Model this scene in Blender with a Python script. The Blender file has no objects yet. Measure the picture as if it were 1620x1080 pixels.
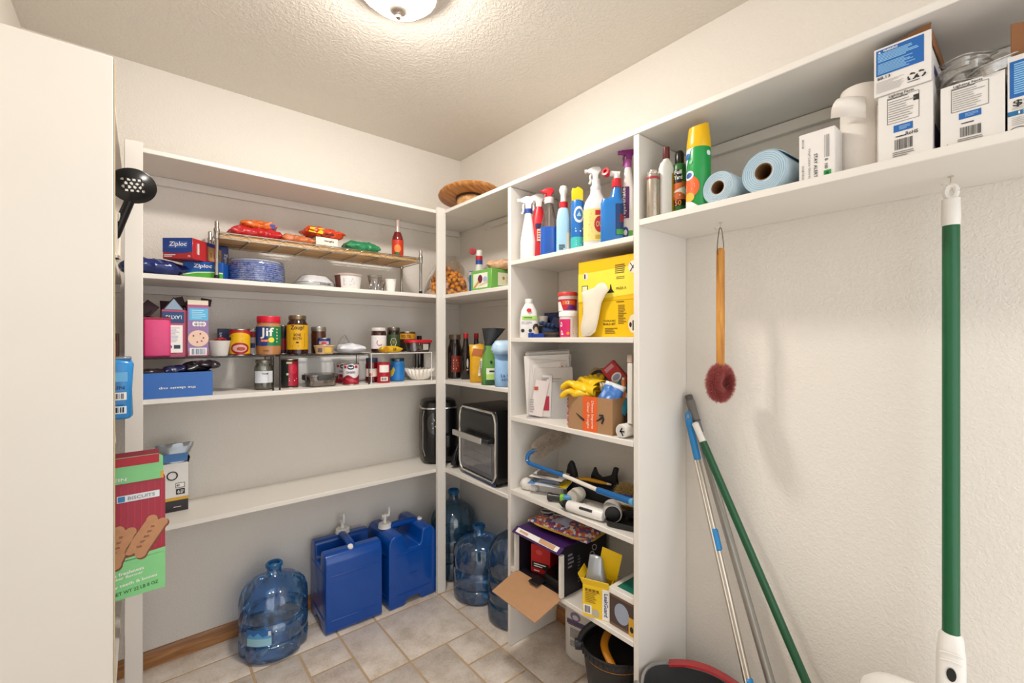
import bpy, bmesh, math, random
from mathutils import Vector, Matrix, Euler, noise

# ------------------------------------------------------------------ camera, world, exposure
S = bpy.context.scene
COL = S.collection
FPX = 703.0; YAW = math.radians(39.9); CZ = 1.33; PCX, PCY = 810.0, 537.0
cam = bpy.data.cameras.new('camera'); cam_o = bpy.data.objects.new('camera', cam); COL.objects.link(cam_o)
cam.sensor_width = 36.0; cam.lens = FPX / 1620 * 36.0; cam.clip_start = 0.02
cam.shift_y = -(540 - PCY) / 1620
cam_o.location = (0, 0, CZ); cam_o.rotation_euler = (math.pi / 2, 0, -YAW)
S.camera = cam_o
W = bpy.data.worlds.new('daylight_from_next_room'); S.world = W; W.use_nodes = True
W.node_tree.nodes['Background'].inputs[0].default_value = (0.97, 0.985, 1.0, 1)
W.node_tree.nodes['Background'].inputs[1].default_value = 0.95
LAMP_POWER = 82.0
S.view_settings.view_transform = 'Standard'; S.view_settings.look = 'None'
S.view_settings.gamma = 1.0; S.view_settings.use_curve_mapping = False
S.view_settings.exposure = 1.0
S.cycles.transparent_max_bounces = 32      # many thin clear walls stand one behind another

# ------------------------------------------------------------------ measured place (metres)
XL, XR, YB, YN, ZC = -0.325, 1.528, 2.332, -0.75, 2.44      # left wall, right wall, back wall, near end, ceiling
YF, XF = 2.046, 1.232                                        # front edges of the back and right shelving
_F = (math.sin(YAW), math.cos(YAW)); _R = (math.cos(YAW), -math.sin(YAW))
def _d(px): k = (px - PCX) / FPX; return _F[0] + k * _R[0], _F[1] + k * _R[1]
def bX(px, Y): a, b = _d(px); return a * Y / b               # survey: bearing -> X on a plane parallel to the back wall
def rY(px, X): a, b = _d(px); return b * X / a               # survey: bearing -> Y on a plane parallel to the right wall
def zB(px, py, Y): return CZ + (PCY - py) / FPX * Y / _d(px)[1]
def zR(px, py, X): return CZ + (PCY - py) / FPX * X / _d(px)[0]
def rad(px0, px1, X, Y):
    k = ((px0 + px1) / 2 - PCX) / FPX
    return (px1 - px0) / 2 / FPX * (X * _F[0] + Y * _F[1]) / math.sqrt(1 + k * k)
def onB(px0, px1, Y): X = bX((px0 + px1) / 2, Y); return X, Y, rad(px0, px1, X, Y)
def onR(px0, px1, X): Y = rY((px0 + px1) / 2, X); return X, Y, rad(px0, px1, X, Y)

# ------------------------------------------------------------------ materials
_M = {}
def lin(h):
    h = h.lstrip('#'); c = [int(h[i:i + 2], 16) / 255 for i in (0, 2, 4)]
    return tuple(x / 12.92 if x <= .04045 else ((x + .055) / 1.055) ** 2.4 for x in c) + (1,)
def C(h, rough=.45, metal=0.0, var=.06, scale=30.0, bump=0.0, bscale=200.0, coat=0.0):
    key = (h, rough, metal, var, scale, bump, bscale, coat)
    if key in _M: return _M[key]
    m = bpy.data.materials.new('surface_' + h.lstrip('#')); m.use_nodes = True; t = m.node_tree; n = t.nodes
    p = n['Principled BSDF']; p.inputs['Roughness'].default_value = rough; p.inputs['Metallic'].default_value = metal
    if coat: p.inputs['Coat Weight'].default_value = coat; p.inputs['Coat Roughness'].default_value = .08
    c = lin(h); tc = n.new('ShaderNodeTexCoord')
    nz = n.new('ShaderNodeTexNoise'); nz.inputs['Scale'].default_value = scale; nz.inputs['Detail'].default_value = 3
    t.links.new(tc.outputs['Object'], nz.inputs['Vector'])
    mx = n.new('ShaderNodeMix'); mx.data_type = 'RGBA'
    mx.inputs['A'].default_value = tuple(max(0, x * (1 - var)) for x in c[:3]) + (1,)
    mx.inputs['B'].default_value = tuple(min(1, x * (1 + var)) for x in c[:3]) + (1,)
    t.links.new(nz.outputs['Fac'], mx.inputs['Factor']); t.links.new(mx.outputs['Result'], p.inputs['Base Color'])
    if bump:
        b2 = n.new('ShaderNodeTexNoise'); b2.inputs['Scale'].default_value = bscale; b2.inputs['Detail'].default_value = 2
        t.links.new(tc.outputs['Object'], b2.inputs['Vector'])
        b = n.new('ShaderNodeBump'); b.inputs['Strength'].default_value = bump; b.inputs['Distance'].default_value = .002
        t.links.new(b2.outputs['Fac'], b.inputs['Height']); t.links.new(b.outputs['Normal'], p.inputs['Normal'])
    _M[key] = m; return m
def CLEAR(h, gloss=.12, edge=.55, rough=.05, name='clear_plastic', haze=.13, fres=.8):
    """thin transparent wall: tinted transmission, darker where the wall is seen edge-on, fresnel gloss"""
    key = ('clear', h, gloss, edge, rough, haze, fres)
    if key in _M: return _M[key]
    m = bpy.data.materials.new(name + '_' + h.lstrip('#')); m.use_nodes = True; t = m.node_tree; n = t.nodes
    n.remove(n['Principled BSDF']); out = n['Material Output']
    tr = n.new('ShaderNodeBsdfTransparent'); gl = n.new('ShaderNodeBsdfGlossy'); gl.inputs['Roughness'].default_value = rough
    df = n.new('ShaderNodeBsdfDiffuse'); df.inputs['Color'].default_value = tuple(x ** 1.8 for x in lin(h)[:3]) + (1,)
    lw = n.new('ShaderNodeLayerWeight'); lw.inputs['Blend'].default_value = .35
    nz = n.new('ShaderNodeTexNoise'); nz.inputs['Scale'].default_value = 14
    mx = n.new('ShaderNodeMix'); mx.data_type = 'RGBA'; c = lin(h)
    mx.inputs['A'].default_value = c; mx.inputs['B'].default_value = tuple((1 - edge * .35) * x ** (1 + 3 * edge) for x in c[:3]) + (1,)
    t.links.new(lw.outputs['Facing'], mx.inputs['Factor']); t.links.new(mx.outputs['Result'], tr.inputs['Color'])
    m1 = n.new('ShaderNodeMixShader'); m1.inputs[0].default_value = haze
    t.links.new(tr.outputs[0], m1.inputs[1]); t.links.new(df.outputs[0], m1.inputs[2])
    fr = n.new('ShaderNodeFresnel'); fr.inputs['IOR'].default_value = 1.45
    ad = n.new('ShaderNodeMath'); ad.operation = 'MULTIPLY_ADD'; ad.inputs[1].default_value = fres
    t.links.new(fr.outputs[0], ad.inputs[0])
    mu = n.new('ShaderNodeMath'); mu.operation = 'MULTIPLY'; mu.inputs[1].default_value = gloss * .4
    t.links.new(nz.outputs['Fac'], mu.inputs[0]); t.links.new(mu.outputs[0], ad.inputs[2])
    m2 = n.new('ShaderNodeMixShader'); t.links.new(ad.outputs[0], m2.inputs[0])
    t.links.new(m1.outputs[0], m2.inputs[1]); t.links.new(gl.outputs[0], m2.inputs[2])
    t.links.new(m2.outputs[0], out.inputs['Surface']); _M[key] = m; return m
def WOOD(a, b, axis='Y', scale=6.0, rough=.4):
    key = ('wood', a, b, axis, scale)
    if key in _M: return _M[key]
    m = bpy.data.materials.new('wood_' + a.lstrip('#')); m.use_nodes = True; t = m.node_tree; n = t.nodes
    p = n['Principled BSDF']; p.inputs['Roughness'].default_value = rough
    tc = n.new('ShaderNodeTexCoord'); mp = n.new('ShaderNodeMapping'); st = {'X': (1, 12, 12), 'Y': (12, 1, 12), 'Z': (12, 12, 1)}[axis]
    mp.inputs['Scale'].default_value = st; t.links.new(tc.outputs['Object'], mp.inputs['Vector'])
    nz = n.new('ShaderNodeTexNoise'); nz.inputs['Scale'].default_value = scale; nz.inputs['Detail'].default_value = 5; nz.inputs['Distortion'].default_value = .6
    t.links.new(mp.outputs[0], nz.inputs['Vector'])
    cr = n.new('ShaderNodeValToRGB'); cr.color_ramp.elements[0].position = .35; cr.color_ramp.elements[1].position = .66
    cr.color_ramp.elements[0].color = lin(a); cr.color_ramp.elements[1].color = lin(b)
    t.links.new(nz.outputs['Fac'], cr.inputs[0]); t.links.new(cr.outputs[0], p.inputs['Base Color']); _M[key] = m; return m
def PLASTER(h, strength, scale, name, rough=.75):
    m = bpy.data.materials.new(name); m.use_nodes = True; t = m.node_tree; n = t.nodes
    p = n['Principled BSDF']; p.inputs['Roughness'].default_value = rough; c = lin(h)
    tc = n.new('ShaderNodeTexCoord')
    big = n.new('ShaderNodeTexNoise'); big.inputs['Scale'].default_value = 3; t.links.new(tc.outputs['Object'], big.inputs['Vector'])
    mx = n.new('ShaderNodeMix'); mx.data_type = 'RGBA'; mx.inputs['A'].default_value = tuple(x * .97 for x in c[:3]) + (1,); mx.inputs['B'].default_value = c
    t.links.new(big.outputs['Fac'], mx.inputs['Factor']); t.links.new(mx.outputs['Result'], p.inputs['Base Color'])
    n1 = n.new('ShaderNodeTexNoise'); n1.inputs['Scale'].default_value = scale; n1.inputs['Detail'].default_value = 3; n1.inputs['Distortion'].default_value = .5
    n2 = n.new('ShaderNodeTexNoise'); n2.inputs['Scale'].default_value = scale * 2.6; n2.inputs['Detail'].default_value = 2
    for q in (n1, n2): t.links.new(tc.outputs['Object'], q.inputs['Vector'])
    rp = n.new('ShaderNodeMapRange'); rp.inputs['From Min'].default_value = .42; rp.inputs['From Max'].default_value = .6
    t.links.new(n1.outputs['Fac'], rp.inputs['Value'])
    am = n.new('ShaderNodeMath'); am.operation = 'MULTIPLY_ADD'; am.inputs[1].default_value = .35
    t.links.new(n2.outputs['Fac'], am.inputs[0]); t.links.new(rp.outputs[0], am.inputs[2])
    b = n.new('ShaderNodeBump'); b.inputs['Strength'].default_value = strength; b.inputs['Distance'].default_value = .003
    t.links.new(am.outputs[0], b.inputs['Height']); t.links.new(b.outputs['Normal'], p.inputs['Normal']); return m
def TILE():
    m = bpy.data.materials.new('stone_look_ceramic'); m.use_nodes = True; t = m.node_tree; n = t.nodes
    p = n['Principled BSDF']; p.inputs['Roughness'].default_value = .42
    g = n.new('ShaderNodeNewGeometry'); oi = n.new('ShaderNodeObjectInfo')
    n1 = n.new('ShaderNodeTexNoise'); n1.inputs['Scale'].default_value = 9; n1.inputs['Detail'].default_value = 8; n1.inputs['Roughness'].default_value = .62
    n2 = n.new('ShaderNodeTexNoise'); n2.inputs['Scale'].default_value = 110; n2.inputs['Detail'].default_value = 3
    for q in (n1, n2): t.links.new(g.outputs['Position'], q.inputs['Vector'])
    cr = n.new('ShaderNodeValToRGB'); e = cr.color_ramp.elements
    e[0].position = .33; e[0].color = lin('#c4b5a5'); e[1].position = .7; e[1].color = lin('#ebe1d6')
    q = e.new(.5); q.color = lin('#dacdbf')
    ad = n.new('ShaderNodeMath'); ad.operation = 'MULTIPLY_ADD'; ad.inputs[1].default_value = .35
    sb = n.new('ShaderNodeMath'); sb.operation = 'SUBTRACT'; sb.inputs[1].default_value = .5
    t.links.new(n2.outputs['Fac'], sb.inputs[0]); t.links.new(sb.outputs[0], ad.inputs[0]); t.links.new(n1.outputs['Fac'], ad.inputs[2])
    t.links.new(ad.outputs[0], cr.inputs[0])
    hs = n.new('ShaderNodeHueSaturation'); mr = n.new('ShaderNodeMapRange'); mr.inputs['To Min'].default_value = .93; mr.inputs['To Max'].default_value = 1.05
    t.links.new(oi.outputs['Random'], mr.inputs['Value']); t.links.new(mr.outputs[0], hs.inputs['Value'])
    t.links.new(cr.outputs[0], hs.inputs['Color']); t.links.new(hs.outputs[0], p.inputs['Base Color'])
    b = n.new('ShaderNodeBump'); b.inputs['Strength'].default_value = .18; b.inputs['Distance'].default_value = .002
    t.links.new(n1.outputs['Fac'], b.inputs['Height']); t.links.new(b.outputs['Normal'], p.inputs['Normal']); return m

WHITE = C('#e9e5de', .4); PAINT = C('#e6e1d9', .42, var=.03, scale=5)
CHROME = C('#b9b6b0', .18, 1.0); STEEL = C('#c8bfb2', .28, 1.0); BLACK = C('#141416', .4); INK = C('#1c1c20', .6); GREY = C('#8c8c8c', .5)
PAPER = C('#ece8e2', .7); KRAFT = C('#a9825c', .75, bump=.1); CARD = C('#e8e4de', .55)

# ------------------------------------------------------------------ geometry
class G:
    def __init__(s, v=None, f=None): s.v = list(v or []); s.f = list(f or [])
    def add(s, o, loc=(0, 0, 0), rot=(0, 0, 0), sc=(1, 1, 1)):
        M = Matrix.Translation(loc) @ Euler(rot).to_matrix().to_4x4() @ Matrix.Diagonal((*sc, 1)); b = len(s.v)
        s.v += [tuple(M @ Vector(p)) for p in o.v]; s.f += [tuple(i + b for i in q) for q in o.f]; return s
    def warp(s, fn): s.v = [tuple(fn(Vector(p))) for p in s.v]; return s
def box(sx, sy, sz, bev=0.0, seg=2, base=True):
    z0 = 0 if base else -sz / 2; x, y = sx / 2, sy / 2
    if bev <= 0:
        v = [(a, b, c) for c in (z0, z0 + sz) for b in (-y, y) for a in (-x, x)]
        return G(v, [(0, 2, 3, 1), (4, 5, 7, 6), (0, 1, 5, 4), (2, 6, 7, 3), (0, 4, 6, 2), (1, 3, 7, 5)])
    bm = bmesh.new(); bmesh.ops.create_cube(bm, size=1)
    for q in bm.verts: q.co = Vector((q.co.x * sx, q.co.y * sy, (q.co.z + (.5 if base else 0)) * sz))
    bmesh.ops.bevel(bm, geom=list(bm.edges), offset=bev, segments=seg, profile=.5, affect='EDGES')
    bm.verts.index_update(); g = G([tuple(q.co) for q in bm.verts], [tuple(q.index for q in fc.verts) for fc in bm.faces]); bm.free(); return g
def span(x0, x1, y0, y1, z0, z1, bev=0.0, seg=2):
    return G().add(box(x1 - x0, y1 - y0, z1 - z0, bev, seg), ((x0 + x1) / 2, (y0 + y1) / 2, z0))
def loft(rings, cap0=True, cap1=True, closed=True):
    v, f = [], []; n = len(rings[0])
    for r in rings: v += [tuple(p) for p in r]
    for i in range(len(rings) - 1):
        for j in range(n if closed else n - 1):
            a, b = i * n + j, i * n + (j + 1) % n; f.append((a, b, b + n, a + n))
    if cap0: f.append(tuple(range(n - 1, -1, -1)))
    if cap1: f.append(tuple(range((len(rings) - 1) * n, len(rings) * n)))
    return G(v, f)
def lathe(prof, n=28, cap0=True, cap1=True):
    return loft([[(r * math.cos(2 * math.pi * j / n), r * math.sin(2 * math.pi * j / n), z) for j in range(n)] for r, z in prof], cap0, cap1)
def sring(rx, ry, z, p=2.0, n=28, ox=0, oy=0):
    o = []
    for j in range(n):
        a = 2 * math.pi * j / n; c, s = math.cos(a), math.sin(a)
        o.append((ox + rx * math.copysign(abs(c) ** (2 / p), c), oy + ry * math.copysign(abs(s) ** (2 / p), s), z))
    return o
def sloft(secs, n=28, cap0=True, cap1=True):        # (z, rx, ry, power[, ox, oy])
    return loft([sring(s[1], s[2], s[0], s[3], n, *(s[4:6] if len(s) > 4 else ())) for s in secs], cap0, cap1)
def tube(pts, r, n=8, cap=True):
    P = [Vector(p) for p in pts]; m = len(P); R = r if isinstance(r, (list, tuple)) else [r] * m
    rings = []; ref = None
    for i in range(m):
        t = (P[min(i + 1, m - 1)] - P[max(i - 1, 0)]).normalized()
        if ref is None: ref = t.orthogonal().normalized()
        ref = (ref - t * ref.dot(t)); ref = ref.normalized() if ref.length > 1e-6 else t.orthogonal().normalized()
        b = t.cross(ref)
        rings.append([tuple(P[i] + R[i] * (math.cos(2 * math.pi * j / n) * ref + math.sin(2 * math.pi * j / n) * b)) for j in range(n)])
    return loft(rings, cap, cap)
def arc(cx, cz, r, a0, a1, n=8): return [(cx + r * math.cos(math.radians(a0 + (a1 - a0) * i / n)), cz + r * math.sin(math.radians(a0 + (a1 - a0) * i / n))) for i in range(n + 1)]
def smoothpath(pts, k=6):
    P = [Vector(p) for p in pts]; o = []
    for i in range(len(P) - 1):
        a, b, c, d = P[max(i - 1, 0)], P[i], P[i + 1], P[min(i + 2, len(P) - 1)]
        for j in range(k):
            t = j / k; o.append(tuple(.5 * ((2 * b) + (c - a) * t + (2 * a - 5 * b + 4 * c - d) * t * t + (3 * b - a - 3 * c + d) * t ** 3)))
    o.append(tuple(P[-1])); return o
def prism(poly, d, bev=0.0, seg=3):                  # outline in XZ, extruded +-d/2 along Y
    n = len(poly); v = [(x, -d / 2, z) for x, z in poly] + [(x, d / 2, z) for x, z in poly]
    f = [tuple(range(n)), tuple(range(2 * n - 1, n - 1, -1))] + [((i + 1) % n, i, i + n, (i + 1) % n + n) for i in range(n)]
    if not bev: return G(v, f)
    bm = bmesh.new(); vs = [bm.verts.new(p) for p in v]
    for q in f: bm.faces.new([vs[i] for i in q])
    bmesh.ops.recalc_face_normals(bm, faces=bm.faces)
    e = [q for q in bm.edges if abs(q.calc_face_angle(0)) > .35]
    bmesh.ops.bevel(bm, geom=e, offset=bev, segments=seg, profile=.5, affect='EDGES', clamp_overlap=True)
    bm.verts.index_update(); g = G([tuple(q.co) for q in bm.verts], [tuple(q.index for q in fc.verts) for fc in bm.faces]); bm.free(); return g
def grid(nx, ny, fn, th=0.0):                        # sheet of (nx x ny) quads, fn(u,v) -> point; th: real thickness along normals
    v = [tuple(fn(i / nx, j / ny)) for j in range(ny + 1) for i in range(nx + 1)]
    f = [(j * (nx + 1) + i, j * (nx + 1) + i + 1, (j + 1) * (nx + 1) + i + 1, (j + 1) * (nx + 1) + i) for j in range(ny) for i in range(nx)]
    if not th: return G(v, f)
    me = bpy.data.meshes.new('t'); me.from_pydata(v, [], f); me.update()
    nr = [q.vector.copy() for q in me.vertex_normals]; bpy.data.meshes.remove(me)
    N = len(v); v2 = [tuple(Vector(p) - q * th) for p, q in zip(v, nr)]
    ed = {}
    for q in f:
        for a, b in zip(q, q[1:] + q[:1]): ed[(a, b)] = 1
    rim = [(b, a, a + N, b + N) for (a, b) in ed if (b, a) not in ed]
    return G(v + v2, f + [tuple(i + N for i in reversed(q)) for q in f] + rim)
def crumple(g, amt, sc, seed=0):
    o = Vector((seed * 3.7, seed * 1.3, seed * 7.1))
    return g.warp(lambda p: p + amt * noise.noise_vector(p * sc + o))
def pillow(w, d, h, seed=0, amt=.004, sc=40, n=24, flat=.12):   # sealed packet lying on XY, base z=0
    def ht(u, v): return h / 2 * max(0.02, (1 - abs(2 * u - 1) ** 5) * (1 - abs(2 * v - 1) ** 3.5)) ** .6
    top = [[((u / n - .5) * w, (v / n - .5) * d) for u in range(n + 1)] for v in range(n + 1)]
    V = []; F = []
    for s in (1, -1):
        for j in range(n + 1):
            for i in range(n + 1):
                x, y = top[j][i]; V.append((x, y, h / 2 + s * ht(i / n, j / n)))
    N = (n + 1) ** 2
    for j in range(n):
        for i in range(n):
            a = j * (n + 1) + i; q = (a, a + 1, a + n + 2, a + n + 1); F.append(q); F.append(tuple(x + N for x in reversed(q)))
    for i in range(n):
        F += [(i + 1, i, i + N, i + 1 + N), (n * (n + 1) + i, n * (n + 1) + i + 1, n * (n + 1) + i + 1 + N, n * (n + 1) + i + N),
              (i * (n + 1), (i + 1) * (n + 1), (i + 1) * (n + 1) + N, i * (n + 1) + N), ((i + 1) * (n + 1) + n, i * (n + 1) + n, i * (n + 1) + n + N, (i + 1) * (n + 1) + n + N)]
    return crumple(G(V, F), amt, sc, seed).warp(lambda p: Vector((p.x, p.y, max(p.z, .0005))))

# ------------------------------------------------------------------ objects
def O(name, g, mat, parent=None, loc=(0, 0, 0), rot=(0, 0, 0), ang=38, **props):
    me = bpy.data.meshes.new(name); me.from_pydata(g.v, [], g.f); me.update()
    bm = bmesh.new(); bm.from_mesh(me); bmesh.ops.recalc_face_normals(bm, faces=bm.faces); bm.to_mesh(me); bm.free()
    if ang:
        me.polygons.foreach_set('use_smooth', [True] * len(me.polygons)); me.set_sharp_from_angle(angle=math.radians(ang))
    me.materials.append(mat); o = bpy.data.objects.new(name, me); COL.objects.link(o)
    o.parent = parent; o.location = loc; o.rotation_euler = rot
    for k, q in props.items(): o[k] = q
    return o
def T(name, label, cat, loc=(0, 0, 0), rz=0.0, group=None, rot=None):
    o = bpy.data.objects.new(name, None); COL.objects.link(o); o.empty_display_size = .03
    o.location = loc; o.rotation_euler = rot if rot else (0, 0, math.radians(rz)); o['label'] = label; o['category'] = cat
    if group: o['group'] = group
    return o
def ST(name, g, mat, ang=30, parent=None):
    o = O(name, g, mat, parent, ang=ang)
    if parent is None: o['kind'] = 'structure'
    return o
# print mapping: (u right, v up) in metres -> local point; d is how proud of the face
def FR(sy, ox=0, oz=0): return lambda u, v, d: (u + ox, -sy / 2 - d, v + oz)
def RT(sx, oy=0, oz=0): return lambda u, v, d: (sx / 2 + d, u + oy, v + oz)
def LT(sx, oy=0, oz=0): return lambda u, v, d: (-sx / 2 - d, -u + oy, v + oz)
def TP(sz): return lambda u, v, d: (u, v, sz + d)
def CY(r, a0=0.0, oz=0.0, k=0.0):                   # cylinder or cone (k: dr/dz), a0 = turn of the print's centre
    def m(u, v, d):
        q = r + k * v + d; a = u / r + math.radians(a0); return (q * math.sin(a), -q * math.cos(a), v + oz)
    return m
def EL(rx, ry, p=2.0, a0=0.0, oz=0.0):              # oval / squared section
    def m(u, v, d):
        a = u / ((rx + ry) / 2) + math.radians(a0); s, c = math.sin(a), math.cos(a)
        e = (abs(s) ** p / 1 + abs(c) ** p) ** (-1 / p); return ((rx + d) * s * e, -(ry + d) * c * e, v + oz)
    return m
def panel(th, mp, u0, v0, u1, v1, mat, name='label_panel', d=.0006, nu=1, nv=1):
    if nu == 1 and 'CY' in mp.__qualname__ or 'EL' in mp.__qualname__: nu = max(nu, 12)
    v = [mp(u0 + (u1 - u0) * i / nu, v0 + (v1 - v0) * j / nv, d) for j in range(nv + 1) for i in range(nu + 1)]
    f = [(j * (nu + 1) + i, j * (nu + 1) + i + 1, (j + 1) * (nu + 1) + i + 1, (j + 1) * (nu + 1) + i) for j in range(nv) for i in range(nu)]
    return O(name, G(v, f), mat, th, ang=60)
def _clip(pts, c, keep):
    o = []
    for a, b in zip(pts, pts[1:] + pts[:1]):
        ia, ib = (a[0] - c) * keep >= 0, (b[0] - c) * keep >= 0
        if ia: o.append(a)
        if ia != ib: s = (c - a[0]) / (b[0] - a[0]); o.append((c, a[1] + s * (b[1] - a[1])))
    return o
def poly(th, mp, pts, mat, name='printed_shape', d=.0009):
    if 'CY' in mp.__qualname__ or 'EL' in mp.__qualname__:      # print wraps round the curve in narrow strips
        u0, u1 = min(p[0] for p in pts), max(p[0] for p in pts); n = max(2, int((u1 - u0) / .004)); V, F = [], []
        for i in range(n):
            q = _clip(_clip(list(pts), u0 + (u1 - u0) * i / n, 1), u0 + (u1 - u0) * (i + 1) / n, -1)
            if len(q) > 2: F.append(tuple(range(len(V), len(V) + len(q)))); V += [mp(u, v, d) for u, v in q]
        return O(name, G(V, F), mat, th, ang=60)
    return O(name, G([mp(u, v, d) for u, v in pts], [tuple(range(len(pts)))]), mat, th, ang=60)
def oval(th, mp, u, v, ru, rv, mat, name='printed_shape', d=.0009, n=20):
    return poly(th, mp, [(u + ru * math.cos(2 * math.pi * i / n), v + rv * math.sin(2 * math.pi * i / n)) for i in range(n)], mat, name, d)
def bars(th, mp, u0, v0, u1, v1, n, mat, horiz=False, name='printed_lines', d=.0011, seed=1, fill=.5):
    R = random.Random(seed); V = []; F = []
    for i in range(n):
        if horiz:
            h = (v1 - v0) / n; a, b = v0 + h * i + h * (1 - fill) / 2, v0 + h * (i + 1) - h * (1 - fill) / 2
            q = [(u0, a), (u0 + (u1 - u0) * R.uniform(.6, 1), b)]
        else:
            w = (u1 - u0) / n; q = [(u0 + w * i, v0), (u0 + w * i + w * R.uniform(.25, .8), v1)]
        (a0, b0), (a1, b1) = q; k = len(V); V += [mp(a0, b0, d), mp(a1, b0, d), mp(a1, b1, d), mp(a0, b1, d)]; F.append((k, k + 1, k + 2, k + 3))
    return O(name, G(V, F), mat, th, ang=0)
_TX = {}
def textgeo(s):
    if s in _TX: return _TX[s]
    c = bpy.data.curves.new('t', 'FONT'); c.body = s; c.size = 1; c.resolution_u = 2; c.offset = .018
    o = bpy.data.objects.new('t', c); COL.objects.link(o)
    me = o.to_mesh(); v = [tuple(p.co) for p in me.vertices]; f = [tuple(p.vertices) for p in me.polygons]
    o.to_mesh_clear(); bpy.data.objects.remove(o); bpy.data.curves.remove(c)
    x0, x1 = min(p[0] for p in v), max(p[0] for p in v); y0, y1 = min(p[1] for p in v), max(p[1] for p in v)
    v = [(p[0] - (x0 + x1) / 2, p[1] - (y0 + y1) / 2) for p in v]; _TX[s] = (v, f, x1 - x0, y1 - y0); return _TX[s]
def text(th, mp, s, u, v, w, h, mat, rot=0, d=.0014, name='lettering', slant=0):
    V, F, tw, tht = textgeo(s); a = math.radians(rot); ca, sa = math.cos(a), math.sin(a); o = []
    for x, y in V:
        x, y = x / tw * w, y / tht * h; x += slant * y; o.append(mp(u + x * ca - y * sa, v + x * sa + y * ca, d))
    return O(name, G(o, F), mat, th, ang=0)
def copy_tree(o, parent=None):
    c = o.copy(); COL.objects.link(c); c.parent = parent
    for ch in list(o.children): copy_tree(ch, c)
    return c
# ================================================================== the room
wallm = PLASTER('#e9e3da', .28, 120, 'orange_peel_wall_paint'); ceilm = PLASTER('#e0d9cf', .45, 90, 'knockdown_ceiling_paint')
ST('wall_back', span(XL - .1, XR + .1, YB, YB + .1, 0, ZC), wallm)
ST('wall_right', span(XR, XR + .1, YN, YB, 0, ZC), wallm)
ST('wall_left', span(XL - .1, XL, YN, YB, 0, ZC), wallm)
ST('ceiling', span(XL - .1, XR + .1, YN, YB + .1, ZC, ZC + .1), ceilm)
floor = ST('floor', span(XL - .1, XR + .1, YN, YB + .1, -.1, -.0025), C('#c2a685', .85, var=.15, bump=.3))   # sanded grout bed
# modular stone-look tiles on a 0.171 m grid
U = .1712; X0, Y0 = 0.0, 1.682
tiles = [(5, 0, 2, 2), (4, 0, 1, 2), (3, 1, 1, 1), (6, -1, 1, 1), (5, -2, 1, 2), (6, -2, 1, 1), (7, -3, 2, 2), (7, -1, 2, 2), (7, 1, 1, 1), (8, 1, 1, 1),
         (3, -1, 1, 2), (4, -2, 1, 2), (2, 0, 1, 2), (2, 2, 2, 1), (0, 2, 2, 1), (4, 2, 1, 2), (5, 2, 2, 2), (0, 0, 2, 2), (0, 3, 2, 1), (2, 3, 2, 1), (7, 2, 2, 2), (6, -3, 1, 1)]
used = set()
for (i, j, w, h) in tiles: used |= {(i + a, j + b) for a in range(w) for b in range(h)}
RT_ = random.Random(4)
for j in range(3, -15, -1):
    for i in range(-2, 9):
        if (i, j) in used: continue
        for w, h in RT_.sample([(2, 2), (1, 2), (2, 1), (2, 2)], 4) + [(1, 1)]:
            cells = {(i + a, j - b) for a in range(w) for b in range(h)}
            if not cells & used and i + w <= 9: used |= cells; tiles.append((i, j - h + 1, w, h)); break
tm = TILE(); tmesh = {}
for (i, j, w, h) in tiles:
    if (w, h) not in tmesh:
        t = O('tile', box(w * U - .009, h * U - .009, .010, .0025, 2), tm, floor)
        tmesh[(w, h)] = t.data
    else:
        t = bpy.data.objects.new('tile', tmesh[(w, h)]); COL.objects.link(t); t.parent = floor
    t.location = (X0 + (i + w / 2) * U, Y0 + (j + h / 2) * U, -.0105)
# oak baseboards (eased top edge)
oak = WOOD('#8a5a30', '#b98350', 'X', 5); oakY = WOOD('#8a5a30', '#b98350', 'Y', 5)
bb = [(0, 0), (.012, 0), (.012, .042), (.010, .050), (.010, .056), (.005, .066), (0, .068)]
def bboard(L): return loft([[(x, y, z) for y, z in bb] for x in (0, L)])
g = bboard(XR - XL - .026); g.warp(lambda p: Vector((XL + .013 + p.x, YB - p.y, p.z))); ST('baseboard_back', g, oak)
g = bboard(YB - YN); g.warp(lambda p: Vector((XR - p.y, YN + p.x, p.z))); ST('baseboard_right', g, oakY)
g = bboard(YB - YN); g.warp(lambda p: Vector((XL + p.y, YN + p.x, p.z))); ST('baseboard_left', g, oakY)

# ------------------------------------------------------------------ ceiling lamp
LX, LY = .612, 1.28
lt = T('ceiling_lamp', 'round frosted glass ceiling dome light with a small metal finial', 'lamp', (LX, LY, ZC))
em = bpy.data.materials.new('lit_frosted_glass'); em.use_nodes = True; nn = em.node_tree.nodes
nn['Principled BSDF'].inputs['Base Color'].default_value = (.9, .88, .85, 1)
nn['Principled BSDF'].inputs['Emission Color'].default_value = (1, .94, .87, 1)
nn['Principled BSDF'].inputs['Emission Strength'].default_value = LAMP_POWER
nzz = nn.new('ShaderNodeTexNoise'); nzz.inputs['Scale'].default_value = 4
nb = nn.new('ShaderNodeBump'); nb.inputs['Strength'].default_value = .05; em.node_tree.links.new(nzz.outputs['Fac'], nb.inputs['Height'])
em.node_tree.links.new(nb.outputs['Normal'], nn['Principled BSDF'].inputs['Normal'])
O('base_plate', lathe([(.108, -.040), (.117, -.040), (.120, -.036), (.118, -.010), (.11, 0)], 48), C('#cfcac2', .35, .6), lt)  # rim made deep on purpose, to keep the dome's light off the ceiling
O('dome', lathe([(.006, -.092), (.035, -.089), (.065, -.079), (.090, -.062), (.104, -.047), (.108, -.038)], 48, True, False), em, lt)
O('finial', lathe([(.002, -.121), (.008, -.117), (.0095, -.111), (.006, -.106), (.018, -.102), (.028, -.094), (.030, -.0895), (.0, -.088)], 24), C('#b5aca2', .3, .7), lt)

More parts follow.
